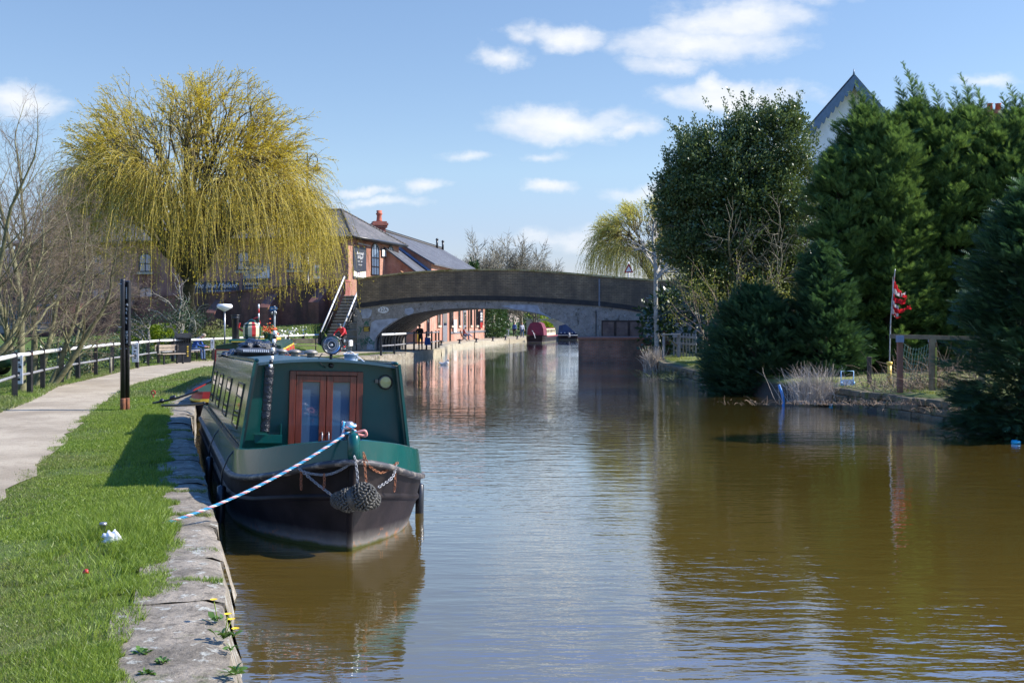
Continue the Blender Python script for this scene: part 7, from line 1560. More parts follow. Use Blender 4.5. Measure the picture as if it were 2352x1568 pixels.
m_lush = leafmat('lush_blade', (.26, .34, .05), (.09, .155, .018), .45, .35, .4, isl=.7)
grass('grass_blades', 'bright lush grass blades bordering the canal wall', near_region(4.3, 27, 1.0, True), 330000, hnear, lambda P: .0035+.00022*P[:, 1], 1, m_lush)
grass('grass_blades', 'shorter worn olive grass between the path and the lush border', near_region(4.3, 27, 1.0, False), 330000, lambda P: .8*hnear(P), lambda P: .0035+.00022*P[:, 1], 11, m_blade)
def strip_region(rs, n):
    y = rs.uniform(21, 60, n)**1.0; xp = np.interp(y, [a for a, b in lax], [b for a, b in lax]); x = xp-np.abs(rs.normal(0, 1.6, n))+.12; P = np.stack([x, y, np.full(n, .42)], 1); return P
grass('grass_blades', 'rough grass along the foot of the towpath fence', strip_region, 60000, lambda P: .07+0*P[:, 0], lambda P: .010+0*P[:, 0], 2, m_blade)
def edge_region(rs, n):
    y = 6*(34/6)**rs.uniform(0, 1, n); xp = np.interp(y, [a for a, b in rax], [b for a, b in rax]); P = np.stack([xp+rs.normal(-.02, .09, n), y, np.full(n, .405)], 1); return P[n3(P*np.array([1, 1, 0]), 3.2, 61) > .15]
grass('edge_grass', 'ragged grass creeping over the right edge of the gravel path', edge_region, 16000, lambda P: .030+0*P[:, 0], lambda P: .006+0*P[:, 0], 12, m_blade)
def mid_region(rs, n):
    y = rs.uniform(26, 66, n); xr = XLn(y)-.45; xp = np.interp(y, [a for a, b in rax], [b for a, b in rax]); x = xp+(xr-xp)*rs.uniform(0, 1, n); ok = xr > xp; return np.stack([x, y, np.full(n, .42)], 1)[ok]
grass('grass_blades', 'thin grass on the bank beside the painted boat', mid_region, 25000, lambda P: .06+0*P[:, 0], lambda P: .012+0*P[:, 0], 3, m_blade)
def slope_region(rs, n):
    y = rs.uniform(52, 84, n); x = rs.uniform(-30, -12.3, n); P = np.stack([x, y, np.array([hL(a, b) for a, b in zip(x, y)])], 1); w = (P-np.array(wall.P)) @ np.array(wall.n); return P[w > .2]
grass('grass_blades', 'brighter grass on the slope below the brick wall', slope_region, 45000, lambda P: .10+0*P[:, 0], lambda P: .03+0*P[:, 0], 4, m_blade)
def right_region(rs, n):
    y = rs.uniform(20, 56, n); xr = np.array([XR(q) for q in y]); x = xr+.35+rs.uniform(0, 1, n)**1.4*4; P = np.stack([x, y, np.full(n, .56)], 1); return P[n3(P*np.array([1, 1, 0]), 1.2, 8) > -.1]
m_mgr = leafmat('mossy_blade', (.26, .27, .05), (.12, .16, .03), .5, .3, isl=.7)
grass('grass_blades', 'yellowish tufty grass on the far garden bank', right_region, 36000, lambda P: .055+0*P[:, 0], lambda P: .012+0*P[:, 0], 5, m_mgr)
def joints(rs, n):
    y = rs.choice([9.05, 8.0, 13.2, 15.5, 17.6, 12.2, 10.7, 19.0], n)+rs.normal(0, .035, n); xr = XLn(y); x = xr-rs.uniform(.0, 1, n)**.8*np.interp(y, xlY, cpw); return np.stack([x, y, np.full(n, .395)], 1)
grass('joint_grass', 'tufts of grass sprouting in the joints of the coping slabs', joints, 5200, lambda P: .035+0*P[:, 0], lambda P: .005+0*P[:, 0], 6, m_blade)
# ---------------------------------------------------------------- people
EDG = [('pelvis', 'waist'), ('waist', 'chest'), ('chest', 'neck'), ('neck', 'jaw'), ('jaw', 'head'), ('chest', 'shL'), ('shL', 'elL'), ('elL', 'wrL'), ('wrL', 'haL'), ('chest', 'shR'), ('shR', 'elR'), ('elR', 'wrR'), ('wrR', 'haR'),
       ('pelvis', 'hiL'), ('hiL', 'knL'), ('knL', 'anL'), ('anL', 'toL'), ('pelvis', 'hiR'), ('hiR', 'knR'), ('knR', 'anR'), ('anR', 'toR')]
RAD = dict(pelvis=.135, waist=.125, chest=.15, neck=.058, jaw=.078, head=.10, sh=.07, el=.05, wr=.034, ha=.038, hi=.095, kn=.065, an=.045, to=.038)
def person(label, loc, rz, J, cloth, hair=m_blackcloth, hairlen=0, group=None, scale=1.0, hat=None):
    T = thing('person', label, 'person', loc, rz, group); names = list(J); me = bpy.data.meshes.new('body'); me.from_pydata([Vector(J[k])*scale for k in names], [(names.index(a), names.index(b)) for a, b in EDG], [])
    o = bpy.data.objects.new('tmp', me); COL.objects.link(o); sk = o.modifiers.new('s', 'SKIN'); sk.use_smooth_shade = True; ss = o.modifiers.new('u', 'SUBSURF'); ss.levels = 2
    if not me.skin_vertices: bpy.context.view_layer.objects.active = o
    for i, k in enumerate(names):
        r = RAD.get(k, RAD.get(k[:2], .05))*scale; sv = me.skin_vertices[0].data[i]; sv.radius = (r*(1.25 if k in ('pelvis', 'waist', 'chest') else 1), r*(.85 if k in ('pelvis', 'waist', 'chest') else 1)) ; sv.use_root = (k == 'pelvis')
    dg = bpy.context.evaluated_depsgraph_get(); m2 = bpy.data.meshes.new_from_object(o.evaluated_get(dg)); bpy.data.objects.remove(o)
    mats = [cloth['top'], cloth['legs'], m_skin, cloth.get('shoes', m_black)]; seg = []
    for a, b in EDG:
        if 'head' in (a, b) or 'jaw' in (a, b): mi = 2
        elif b[:2] == 'ha': mi = 2
        elif b[:2] == 'wr' and cloth.get('short'): mi = 2
        elif b[:2] == 'to': mi = 3
        elif a[:2] in ('hi', 'kn') or b[:2] == 'hi': mi = 1
        else: mi = 0
        seg.append((np.array(J[a])*scale, np.array(J[b])*scale, mi))
    nv = len(m2.vertices); c = np.zeros(nv*3); m2.vertices.foreach_get('co', c); c = c.reshape(-1, 3); best = np.full(len(m2.polygons), 9e9); mi_ = np.zeros(len(m2.polygons), int); pc = np.array([np.mean([c[v] for v in p.vertices], 0) for p in m2.polygons])
    for a, b, m_ in seg:
        ab = b-a; t_ = np.clip(((pc-a) @ ab)/(ab @ ab+1e-9), 0, 1); dd = np.linalg.norm(pc-a-t_[:, None]*ab, axis=1); q = dd < best; best[q] = dd[q]; mi_[q] = m_
    for m_ in mats: m2.materials.append(m_)
    # nose and five fingers on each hand, joined into the same mesh
    mb = MB(); mb.v = [tuple(v.co) for v in m2.vertices]; mb.f = [tuple(p.vertices) for p in m2.polygons]; mb.m = [int(x) for x in mi_]; mb.sm = [True]*len(mb.f)
    hd = Vector(J['head'])*scale; jw = Vector(J['jaw'])*scale; fwd = Vector(J.get('_f', (0, 1, 0))) if False else FWD.get(id(J), Vector((0, 1, 0)))
    mb.tube([jw.lerp(hd, .55)+fwd*.075*scale, jw.lerp(hd, .3)+fwd*.125*scale, jw.lerp(hd, .2)+fwd*.08*scale], [.008, .016, .008], 5, 2)
    for s in ('L', 'R'):
        w, h = Vector(J['wr'+s])*scale, Vector(J['ha'+s])*scale; d = (h-w).normalized(); sd_ = d.cross(Vector((0, 0, 1))); sd_ = sd_.normalized() if sd_.length > .1 else Vector((1, 0, 0))
        for k in range(4):
            p = h+sd_*(-.024+.016*k)+d*.02; L = (.06, .072, .068, .052)[k]; mb.tube([p, p+d*L*.55, p+d*L*.9+Vector((0, 0, -.018))], [.009, .0085, .006], 5, 2)
        p = h-sd_*.03; mb.tube([p, p-sd_*.02+d*.025, p-sd_*.022+d*.05], [.01, .009, .006], 5, 2)
    mb.build('body', mats, T, normals=False)
    if hat: mb = MB(); ax = (hd-jw).normalized(); M_ = ax.to_track_quat('Z', 'Y').to_matrix(); mb.lathe(hd, [(.118, -.01), (.122, .02), (.11, .07), (.07, .105), (0, .115)], 12, mat=M_, caps=False); mb.build('helmet', hat, T)
    elif hair:
        mb = MB(); ax = (hd-jw).normalized(); back = -fwd; M_ = (ax*1.0+back*.55).normalized().to_track_quat('Z', 'Y').to_matrix(); pr = [(.092, -.03), (.103, .0), (.096, .05), (.064, .085), (0, .098)]
        mb.lathe(hd+back*.012, [(r*scale, z*scale) for r, z in pr], 12, mat=M_, caps=False)
        if hairlen: mb.tube([hd+back*.06, jw+back*.09, jw+back*.07-Vector((0, 0, hairlen))], [.1*scale, .085*scale, .03], 8)
        mb.build('hair', hair, T)
    return T
FWD = {}
def stand(lean=0, stride=0, arms='down', h=1.0):
    J = dict(pelvis=(0, 0, .95), waist=(0, .01+lean*.3, 1.12), chest=(0, .0+lean*.7, 1.34), neck=(0, .01+lean, 1.50), jaw=(0, .03+lean*1.15, 1.575), head=(0, .02+lean*1.25, 1.66),
             hiL=(-.10, 0, .90), knL=(-.11, .03+stride*.6, .50), anL=(-.11, stride, .09), toL=(-.12, .13+stride, .04), hiR=(.10, 0, .90), knR=(.11, .03-stride*.3, .50), anR=(.11, -stride, .09), toR=(.12, .13-stride, .04))
    for s, k in ((-1, 'L'), (1, 'R')):
        J['sh'+k] = (s*.19, lean*.8, 1.42)
        if arms == 'down': J['el'+k] = (s*.24, lean*.7-.02-stride*.3*s, 1.15); J['wr'+k] = (s*.25, .06+lean*.6-stride*.5*s, .93); J['ha'+k] = (s*.245, .09+lean*.6-stride*.6*s, .85)
        elif arms == 'rail': J['el'+k] = (s*.27, lean*.8+.1, 1.2); J['wr'+k] = (s*.16, lean+.28, 1.14); J['ha'+k] = (s*.1, lean+.34, 1.14)
        elif arms == 'pocket': J['el'+k] = (s*.27, -.08, 1.17); J['wr'+k] = (s*.2, .06, .98); J['ha'+k] = (s*.17, .10, .93)
    return J
def sit(lean=.1, seat=.46, bow=.0, knee=.46, reach=.3, cross=False):
    z = seat+.1; J = dict(pelvis=(0, 0, z), waist=(0, lean*.3, z+.17), chest=(0, lean, z+.38), neck=(0, lean+.05+bow*.4, z+.54), jaw=(0, lean+.10+bow, z+.60-bow*.2), head=(0, lean+.12+bow*1.5, z+.69-bow*.35),
        hiL=(-.10, .05, z-.01), knL=(-.13, knee, z+.0), anL=(-.13, knee+.02, .09), toL=(-.13, knee+.15, .04), hiR=(.10, .05, z-.01), knR=(.13, knee, z), anR=(.13, knee+.05, .09), toR=(.13, knee+.18, .04))
    if cross: J['knR'] = (.05, knee+.02, z+.1); J['anR'] = (-.12, knee+.32, z-.16); J['toR'] = (-.14, knee+.44, z-.1)
    for s, k in ((-1, 'L'), (1, 'R')): J['sh'+k] = (s*.18, lean+.02, z+.45); J['el'+k] = (s*.22, lean+.12, z+.2); J['wr'+k] = (s*.12, lean+reach, z+.13); J['ha'+k] = (s*.07, lean+reach+.08, z+.12)
    return J
m_grhair = S('grey_hair', (.30, .24, .19), (.22, .17, .13), 20, .8); m_brhair = S('brown_hair', (.10, .055, .03), (.07, .04, .02), 20, .7); m_blond = S('ginger_hair', (.42, .2, .08), (.32, .14, .05), 20, .7)
# seated man by the bin
p = G(462, 829, .42); zs_ = .42
person('man in a blue jacket and jeans bent forward on the bench beside the litter bin', (p.x-.42, p.y+.25, .42), R(-105), sit(.22, .43, .13, .46, .42), dict(top=m_bluejk, legs=m_jeans), m_grhair)
def bench(label, loc, rz, L=1.3, back=True, grp='wooden benches along the towpath'):
    T = thing('bench', label, 'bench', loc, rz, grp); mw = S('grey_timber', (.32, .26, .19), (.2, .16, .12), 6, .85)
    mb = MB()
    for k in range(3): mb.box((0, -.14+.14*k, .43), (L, .12, .04), bev=.006)
    mb.build('seat', mw, T)
    if back:
        mb = MB()
        for k in range(2): mb.box((0, .27, .62+.14*k), (L, .035, .12), bev=.006)
        mb.build('backrest', mw, T)
    for s in (-1, 1):
        for q in (-.15, .2): mb = MB(); mb.box((s*(L/2-.12), q, .2 if q < 0 or not back else .4), (.06, .06, .42 if q < 0 or not back else .84)); mb.build('leg', m_black, T)
    return T
bench('empty weathered bench left of the litter bin', G(383, 837, .42)+Vector((0, .6, 0)), R(60))
bench('weathered bench under the man in the blue jacket', (p.x-.42, p.y+.25, .42), R(-105+180), 1.5, False)
bench('low weathered bench by the fence left of the stone steps', G(694, 811, .42)+Vector((0, .5, 0)), R(10), 1.6)
# litter bin
q = G(421, 832, .42); lb = thing('litter_bin', 'large black hooded litter bin with gold marks beside the path', 'litter bin', q, R(18)); m_binb = S('bin_plastic', (.03, .032, .036), (.018, .019, .022), 6, .4)
mb = MB(); hw = .32
def taper(mb, z0, z1, w0, w1, d0, d1, m=0): mb.add([(-w0, -d0, z0), (w0, -d0, z0), (w0, d0, z0), (-w0, d0, z0), (-w1, -d1, z1), (w1, -d1, z1), (w1, d1, z1), (-w1, d1, z1)], [(3, 2, 1, 0), (4, 5, 6, 7), (0, 1, 5, 4), (1, 2, 6, 5), (2, 3, 7, 6), (3, 0, 4, 7)], m)
taper(mb, 0, .82, .30, .33, .28, .31); mb.build('body', m_binb, lb)
mb = MB(); 
for sx in (-.31, .31): mb.box((sx, .0, 1.0), (.05, .60, .36))
mb.box((0, .28, 1.0), (.62, .05, .36)); taper(mb, .82, .86, .34, .34, .32, .32); mb.build('aperture_surround', m_binb, lb)
mb = MB(); mb.prism([(-.36, -.34, 1.13), (-.36, .33, 1.30), (-.36, .33, 1.22), (-.36, -.34, 1.08)], (.72, 0, 0)); mb.build('hood', m_binb, lb)
mb = MB()
for k in range(5): mb.box((-.2+.1*k, -.33+.0, .95-.0), (.035, .02, .2))
mb.build('louvres', m_black, lb)
mb = MB(); 
for k, h in enumerate((.06, .03, .08, .04, .07)): mb.box((.18, -.312, .3+.1*k), (.07, .006, h))
mb.build('gold_marks', m_yellow, lb)
# cyclist
q = G(786, 814.5, .42); bz = R(151); by = thing('bicycle', 'touring bicycle with a pannier ridden towards the camera', 'bicycle', q, bz); m_tyre = S('tyre', (.02, .02, .02), (.03, .03, .03), 9, .8)
Wy = Matrix.Rotation(R(90), 3, 'Y'); fw, rw_ = Vector((0, .52, .35)), Vector((0, -.52, .35))
for c in (fw, rw_):
    mb = MB(); mb.torus(c, .33, .02, 26, 6, mat=Wy); w_ = mb.build('wheel', m_tyre, by)
    mb = MB(); mb.torus(c, .305, .009, 26, 5, mat=Wy)
    for k in range(12): a = PI*2*k/12; mb.tube([c, c+Vector((0, math.cos(a)*.3, math.sin(a)*.3))], .003, 3)
    mb.build('rim', m_steel, w_)
mb = MB(); ht, st2, bb = Vector((0, .36, .88)), Vector((0, -.2, .86)), Vector((0, -.06, .3)); hl_ = Vector((0, .40, .72))
for a, b in ((hl_, bb), (ht, st2), (st2, bb), (st2, rw_), (bb, rw_), (ht, hl_)): mb.tube([a, b], .017, 7)
mb.build('frame', S('bike_blue', (.3, .36, .42), (.2, .25, .3), 5, .3, metal=.4), by)
mb = MB()
for s in (-.05, .05): mb.tube([hl_+Vector((s, 0, 0)), fw+Vector((s, 0, 0))], .013, 6)
mb.build('fork', m_black, by); mb = MB(); mb.tube([(-.28, .42, 1.02), (-.1, .46, 1.0), (.1, .46, 1.0), (.28, .42, 1.02)], .014, 6); mb.tube([(0, .36, .88), (0, .44, 1.0)], .014, 6); mb.build('handlebar', m_black, by)
mb = MB(); mb.box((0, -.24, .97), (.14, .26, .05), bev=.02); mb.tube([st2, (0, -.23, .96)], .014, 6); mb.build('saddle', m_black, by)
mb = MB(); mb.lathe(bb+Vector((.05, 0, 0)), [(.09, 0), (.09, .01)], 14, mat=Wy); mb.tube([bb+Vector((.06, 0, 0)), bb+Vector((.07, .1, -.14)), bb+Vector((.14, .1, -.14))], .012, 5); mb.tube([bb-Vector((.06, 0, 0)), bb+Vector((-.07, -.1, .14)), bb+Vector((-.14, -.1, .14))], .012, 5); mb.build('crank', m_steel, by)
for s in (-1, 1): mb = MB(); mb.box((s*.15, -.55, .62), (.12, .3, .34), bev=.03); mb.build('pannier', m_black if s > 0 else m_white, by)
mb = MB(); mb.box((0, .48, .92), (.05, .04, .05), bev=.01); mb.build('front_lamp', m_lime, by)
Jc = dict(pelvis=(0, -.22, 1.05), waist=(0, -.12, 1.20), chest=(0, .03, 1.36), neck=(0, .13, 1.48), jaw=(0, .20, 1.52), head=(0, .25, 1.59), hiL=(-.1, -.18, 1.0), knL=(-.11, .16, .80), anL=(-.12, -.1, .46), toL=(-.12, .04, .42),
          hiR=(.1, -.18, 1.0), knR=(.11, .1, .62), anR=(.12, .02, .22), toR=(.12, .16, .17), shL=(-.19, .06, 1.42), elL=(-.3, .24, 1.22), wrL=(-.26, .40, 1.07), haL=(-.25, .44, 1.04), shR=(.19, .06, 1.42), elR=(.3, .24, 1.22), wrR=(.26, .40, 1.07), haR=(.25, .44, 1.04))
person('cyclist in a bright red top and dark helmet riding by the stone steps', q, bz, Jc, dict(top=m_redjk, legs=m_blackcloth, shoes=m_redjk), hat=S('helmet_grey', (.05, .07, .08), (.03, .04, .05), 6, .4))
# figure at the railing, woman on the bridge, reader, walkers
q = G(966, 804.4, .42); person('person in black leaning over the railing under the bridge with a blue bag', (q.x, q.y, .42), R(160), stand(.12, 0, 'rail'), dict(top=m_blackcloth, legs=m_blackcloth), m_blackcloth, scale=.93)
bg_ = thing('blue_bag', 'blue carrier bag held beside the person in black under the bridge', 'bag', (q.x+.42, q.y+.3, .75)); mb = MB(); taper(mb, 0, .48, .2, .17, .09, .06); mb.build('body', m_bluejk, bg_); mb = MB(); mb.tube(crv([(-.08, 0, .48), (0, 0, .64), (.08, 0, .48)]), .01, 5); mb.build('handle', m_bluejk, bg_)
q = D(926, 640, 72.6); person('woman with ginger hair looking down as she crosses the bridge', (q.x, 72.6, 3.72), R(80), stand(.1), dict(top=m_white, legs=m_jeans), m_blond, .12)
q = G(1068, 783, .43); rr_ = person('reader in a dark red top and jeans sitting cross legged by the warehouse', (q.x-.1, q.y, .43), R(-75), sit(-.02, .45, .05, .48, .3, True), dict(top=S('maroon_knit', (.3, .07, .06), (.2, .05, .05), 9, .9), legs=m_jeans), m_brhair)
chr_ = thing('wooden_chair', 'brown folding chair under the reader by the warehouse', 'chair', (q.x-.1, q.y, .43), R(-75)); m_cw = S('chair_wood', (.2, .1, .05), (.12, .06, .03), 6, .7)
mb = MB(); mb.box((0, .05, .44), (.46, .46, .04)); mb.build('seat', m_cw, chr_); mb = MB(); mb.bar((0, -.2, .46), (0, -.36, .98), .44, .03); mb.build('backrest', m_cw, chr_)
for sx in (-.2, .2):
    for (a, b) in (((sx, -.3, .0), (sx, .22, .44)), ((sx, .35, 0), (sx, -.2, .46))): mb = MB(); mb.bar(a, b, .035, .035); mb.build('leg', m_cw, chr_)
bk_ = thing('newspaper', 'open white newspaper held by the reader', 'newspaper', (q.x+.3, q.y-.05, 1.1), R(-75)); mb = MB(); mb.prism([(-.25, 0, 0), (0, .04, -.02), (0, .2, .16), (-.25, .16, .18)], (0, .01, .01)); mb.prism([(.25, 0, 0), (0, .04, -.02), (0, .2, .16), (.25, .16, .18)], (0, .01, .01)); mb.build('pages', m_white, bk_)
for i, (vx, vy, hh, top, legs, arms, stp, hr2, lab, rz) in enumerate(((1166, 772, 1.02, m_blackcloth, S('pale_jeans', (.4, .45, .5), (.3, .34, .4), 9, .9), 'pocket', .03, m_brhair, 'walker in a black jacket and pale trousers nearest the far tree trunk', 165), (1181.5, 773.5, .98, S('blue_vest', (.05, .1, .3), (.03, .06, .2), 9, .8), m_blackcloth, 'down', .06, m_brhair, 'walker in a blue top and black trousers between the other two', 175), (1199, 775, .95, S('pale_hoodie', (.6, .6, .62), (.45, .45, .48), 9, .9), m_jeans, 'down', .2, m_blond, 'walker in a pale hoodie striding nearest the moored boats', 200))):
    q = G(vx, vy, .43); q.y = min(q.y, 139-i*2); q.x = (vx-CX)/FP*q.y; person(lab, q, R(rz), stand(0, stp, arms), dict(top=top, legs=legs), hr2, scale=hh)
# duck
q = G(1020, 838, 0); dk = thing('duck', 'pale drake with a dark head swimming near the warehouse reflection', 'duck', (q.x, q.y, 0), R(-100))
mb = MB(); mb.tube(crv([(0, -.27, .14), (0, -.18, .08), (0, -.05, .05), (0, .08, .06), (0, .16, .12), (0, .19, .2), (0, .23, .245), (0, .27, .235)], 4), [.01]+list(np.interp(np.linspace(0, 1, 27), [0, .15, .4, .6, .72, .8, .88, .96, 1], [.03, .07, .11, .10, .06, .04, .045, .045, .02]))+[.012], 10)
mb.build('body', S('duck_plumage', (.6, .58, .54), (.4, .37, .33), 14, .8), dk); mb = MB(); mb.tube([(0, .185, .19), (0, .22, .245), (0, .265, .245)], [.042, .05, .03], 8); mb.build('head_feathers', S('drake_head', (.02, .06, .05), (.03, .03, .1), 14, .4), dk); mb = MB(); mb.tube([(0, .27, .235), (0, .33, .225)], [.018, .012], 6); mb.build('bill', m_yellow, dk)
# ---------------------------------------------------------------- street furniture and small things
for i, (vx, vy) in enumerate(((1013.6, 793), (1055.5, 789), (1094, 786), (1132, 783), (1161, 780.5), (1188, 778.5))):
    q = G(vx, vy, .44); labs = ('nearest black mooring bollard on the quay beside the railing end', 'second black mooring bollard along the quay from the railing', 'third black mooring bollard along the quay, in front of the reader', 'fourth black mooring bollard along the quay, past the warehouse corner', 'fifth black mooring bollard along the quay, by the laurel hedge', 'farthest black mooring bollard, below the walkers')
    if i == 0: b0 = thing('mooring_bollard', labs[0], 'bollard', q, 0, 'mooring bollards on the far quay'); mb = MB(); mb.lathe((0, 0, 0), [(.15, 0), (.15, .04), (.08, .06), (.08, .26), (.12, .3), (.12, .35), (.05, .38)], 12); mb.build('post', m_black, b0); mb = MB(); mb.tube([(-.22, 0, .3), (.22, 0, .3)], .035, 6); mb.build('cross_bar', m_black, b0)
    else: dup(b0, q, 0, labs[i])
# blue finger sign
q = D(630.5, 764, 66); zb_g = hL(q.x, 66); fs_ = thing('cycle_route_sign', 'blue finger sign on a grey pole behind the painted boat', 'sign', (q.x, 66, zb_g)); tp = D(630.5, 703, 66).z-zb_g
mb = MB(); mb.lathe((0, 0, -.2), [(.055, 0), (.055, tp+.2), (.0, tp+.22)], 10); mb.build('post', S('galvanised', (.4, .46, .5), (.3, .34, .38), 5, .5, metal=.3), fs_)
mb = MB(); mb.prism([(-.26, -.07, tp-.26), (.1, -.07, tp-.26), (.2, -.07, tp-.14), (.1, -.07, tp-.02), (-.26, -.07, tp-.02)], (0, .03, 0)); mb.build('board', S('sign_blue', (.03, .2, .55), (.02, .15, .45), 4, .4), fs_); mb = MB(); mb.box((-.12, -.075, tp-.14), (.14, .006, .05)); mb.torus((.05, -.075, tp-.14), .05, .012, 12, 4, mat=Matrix.Rotation(R(90), 3, 'X')); mb.build('lettering', m_white, fs_)
mb = MB(); mb.lathe((-.14, -.05, tp-.5), [(.03, 0), (.06, .05), (.06, .16), (.02, .2)], 8); mb.tube([(0, 0, tp-.38), (-.14, 0, tp-.34)], .015, 5); mb.lathe((.08, -.05, tp-.5), [(.03, 0), (.06, .05), (.06, .16), (.02, .2)], 8); mb.build('camera_bracket', m_steel, fs_)
# mast on the painted boat
q = b2.matrix_basis @ Vector((-.62, c0_+.4, zt2)); ms = thing('aerial_mast', 'thin mast with a white domed aerial on the painted boat', 'aerial', q); hm = D(511, 712, q.y).z-q.z; mb = MB(); mb.tube([(0, 0, -.1), (0, 0, hm)], .022, 8); mb.build('mast', m_steel, ms); mb = MB(); mb.lathe((0, 0, hm-.04), [(.02, 0), (.07, .03), (.19, .1), (.2, .15), (.17, .19), (0, .2)], 18); mb.build('dome', m_white, ms)
q2 = b2.matrix_basis @ Vector((.2, c0_+.9, zt2+.1)); ms2 = thing('decorated_stick', 'red and white banded stick standing among the flowers on the painted boat', 'pole', q2)
for k in range(8): mb = MB(); mb.tube([(0, 0, .12*k), (0, 0, .12*k+.12)], .02, 6); mb.build('band', [m_dgreen, m_white, m_red, m_white][k % 4], ms2)
# swan neck lamp behind the wall
q = D(706, 655, 82); lp_ = thing('street_lamp', 'old swan neck street lamp rising behind the willow in front of the pub', 'street lamp', (q.x, 82, 3.7)); hL_ = D(706, 353, 82).z-3.7
mb = MB(); mb.lathe((0, 0, 0), [(.28, 0), (.28, .15), (.2, .2), (.2, 1.1), (.26, 1.15), (.26, 1.25), (.14, 1.3), (.13, 2.6), (.16, 2.65), (.11, 2.7), (.09, hL_-1), (.13, hL_-.9), (.07, hL_-.8), (.05, hL_), (0, hL_+.15)], 12); mb.build('post', m_black, lp_)
mb = MB(); mb.tube(crv([(0, 0, hL_-1.4), (.15, 0, hL_-.4), (.45, 0, hL_-.05), (.72, 0, hL_-.35), (.68, 0, hL_-.75)]), .035, 6); mb.tube(crv([(0, 0, hL_-2.2), (.3, 0, hL_-1.7), (.45, 0, hL_-1.2), (.3, 0, hL_-.9)]), .03, 6); mb.torus((.3, 0, hL_-.55), .16, .02, 14, 5, mat=Matrix.Rotation(R(90), 3, 'X')); mb.build('swan_neck', m_black, lp_)
mb = MB(); mb.lathe((.68, 0, hL_-1.3), [(.14, 0), (.16, .1), (.30, .26), (.28, .32), (.1, .45), (.05, .55)], 14); mb.build('lantern', m_black, lp_)
# warning sign on the bridge
q = D(1444, 638, 72.4); ws = thing('road_sign', 'small red triangular road sign on a white post on the bridge', 'road sign', (q.x, 72.4, 3.9)); mb = MB(); mb.tube([(0, 0, 0), (0, 0, D(0, 601, 72.4).z-3.9)], .045, 8); mb.build('post', m_white, ws)
tp = D(0, 604, 72.4).z-3.9; mb = MB(); mb.prism([(-.3, -.06, tp-.62), (.3, -.06, tp-.62), (0, -.06, tp)], (0, .02, 0)); mb.build('board', m_red, ws); mb = MB(); mb.prism([(-.19, -.065, tp-.55), (.19, -.065, tp-.55), (0, -.065, tp-.2)], (0, .003, 0)); mb.build('panel', m_white, ws)
# tattered flag
q = G(2043, 880, .58); fl_ = thing('tattered_flag', 'torn red and white flag on a thin bowed pole over a yellow post', 'flag', q); topv = D(2056, 618, q.y)-q; midv = D(2046, 735, q.y)-q
mb = MB(); mb.tube(crv([(0, 0, .2), tuple(midv), tuple(topv)]), [.018]*15+[.014]*14, 7); mb.build('pole', m_steel, fl_)
mb = MB(); mb.tube([(0, 0, -.1), (0, 0, .5)], .055, 12); mb.lathe((0, 0, .5), [(.07, 0), (.08, .02), (.08, .07), (.04, .08)], 12); mb.build('yellow_post', m_yellow, fl_)
def strip(pts, wd, mt, nm):
    mb = MB(); P = crv([D(x, y, q.y)-q for x, y in pts], 5); rs = np.random.RandomState(int(pts[0][0]+pts[0][1])); vs = []
    for i, p_ in enumerate(P): f = i/(len(P)-1); w = wd*(1-.55*f)*(1+.3*rs.normal()*.5); yy = .06*math.sin(i*1.1+pts[0][1]); vs += [p_+Vector((0, yy, w/2)), p_+Vector((0, yy+.03, -w/2))]
    mb.add(vs, [(2*i, 2*i+1, 2*i+3, 2*i+2) for i in range(len(P)-1)]); mb.build(nm, mt, fl_)
m_flr = leafmat('flag_red', (.55, .03, .04), (.42, .02, .03), .8, .3, .1, (1.2, 1, 1)); m_flw = leafmat('flag_white', (.7, .66, .64), (.6, .55, .54), .8, .3, .1, (1, 1, 1))
for (pts, wd, mt) in (([(2054, 640), (2056, 652), (2059, 664)], .10, m_flr), ([(2053, 655), (2063, 664), (2071, 676)], .17, m_flr), ([(2052, 668), (2062, 674), (2074, 678), (2079, 672)], .13, m_flw), ([(2066, 676), (2078, 680), (2085, 684)], .10, m_flr), ([(2051, 682), (2060, 690), (2076, 694), (2080, 688)], .18, m_flr), ([(2050, 694), (2058, 704), (2066, 708)], .16, m_flw), ([(2050, 702), (2060, 714), (2070, 714), (2084, 708), (2092, 702)], .13, m_flr), ([(2084, 704), (2093, 710)], .08, m_flr), ([(2049, 712), (2056, 722), (2064, 724)], .14, m_flw), ([(2050, 718), (2060, 728), (2069, 727)], .07, m_flr), ([(2052, 648), (2051, 680), (2049, 718)], .35, m_flw)): strip(pts, wd, mt, 'flag_rag')
# goal frame
def gp_(x, y, d): return D(x, y, d)
dg_ = 27.5; gf = thing('goal_frame', 'home made timber goal frame with a sagging green net and yellow posts', 'goal', (D(2110, 870, dg_).x, dg_, .6)); m_gt = S('goal_timber', (.22, .17, .10), (.13, .10, .06), 5, .85)
mb = MB(); mb.bar(gp_(2045, 772, dg_+.3), gp_(2270, 778, dg_-.6), .09, .1); mb.build('crossbar', m_gt, gf, local=False)
for x, mt, lb_, dd in ((2067, S('rust_timber', (.24, .10, .06), (.15, .08, .05), 5, .85), 'brown post', .2), (2141, m_gt, 'post', -.1), (2255, m_gt, 'post', -.5)):
    mb = MB(); a = gp_(x, 776, dg_+dd); mb.bar((a.x, a.y, .5), a, .12, .12); mb.build('post', mt, gf, local=False)
mb = MB(); a = gp_(2148, 776, dg_-.12); mb.bar((a.x, a.y, .55), (a.x, a.y, 1.6), .035, .13); mb.build('yellow_strip', S('mossy_yellow', (.45, .4, .06), (.25, .25, .06), 6, .7), gf, local=False)
mb = MB()
for x in (2067, 2141): a = gp_(x, 778, dg_+.02); mb.box(a, (.15, .15, .16))
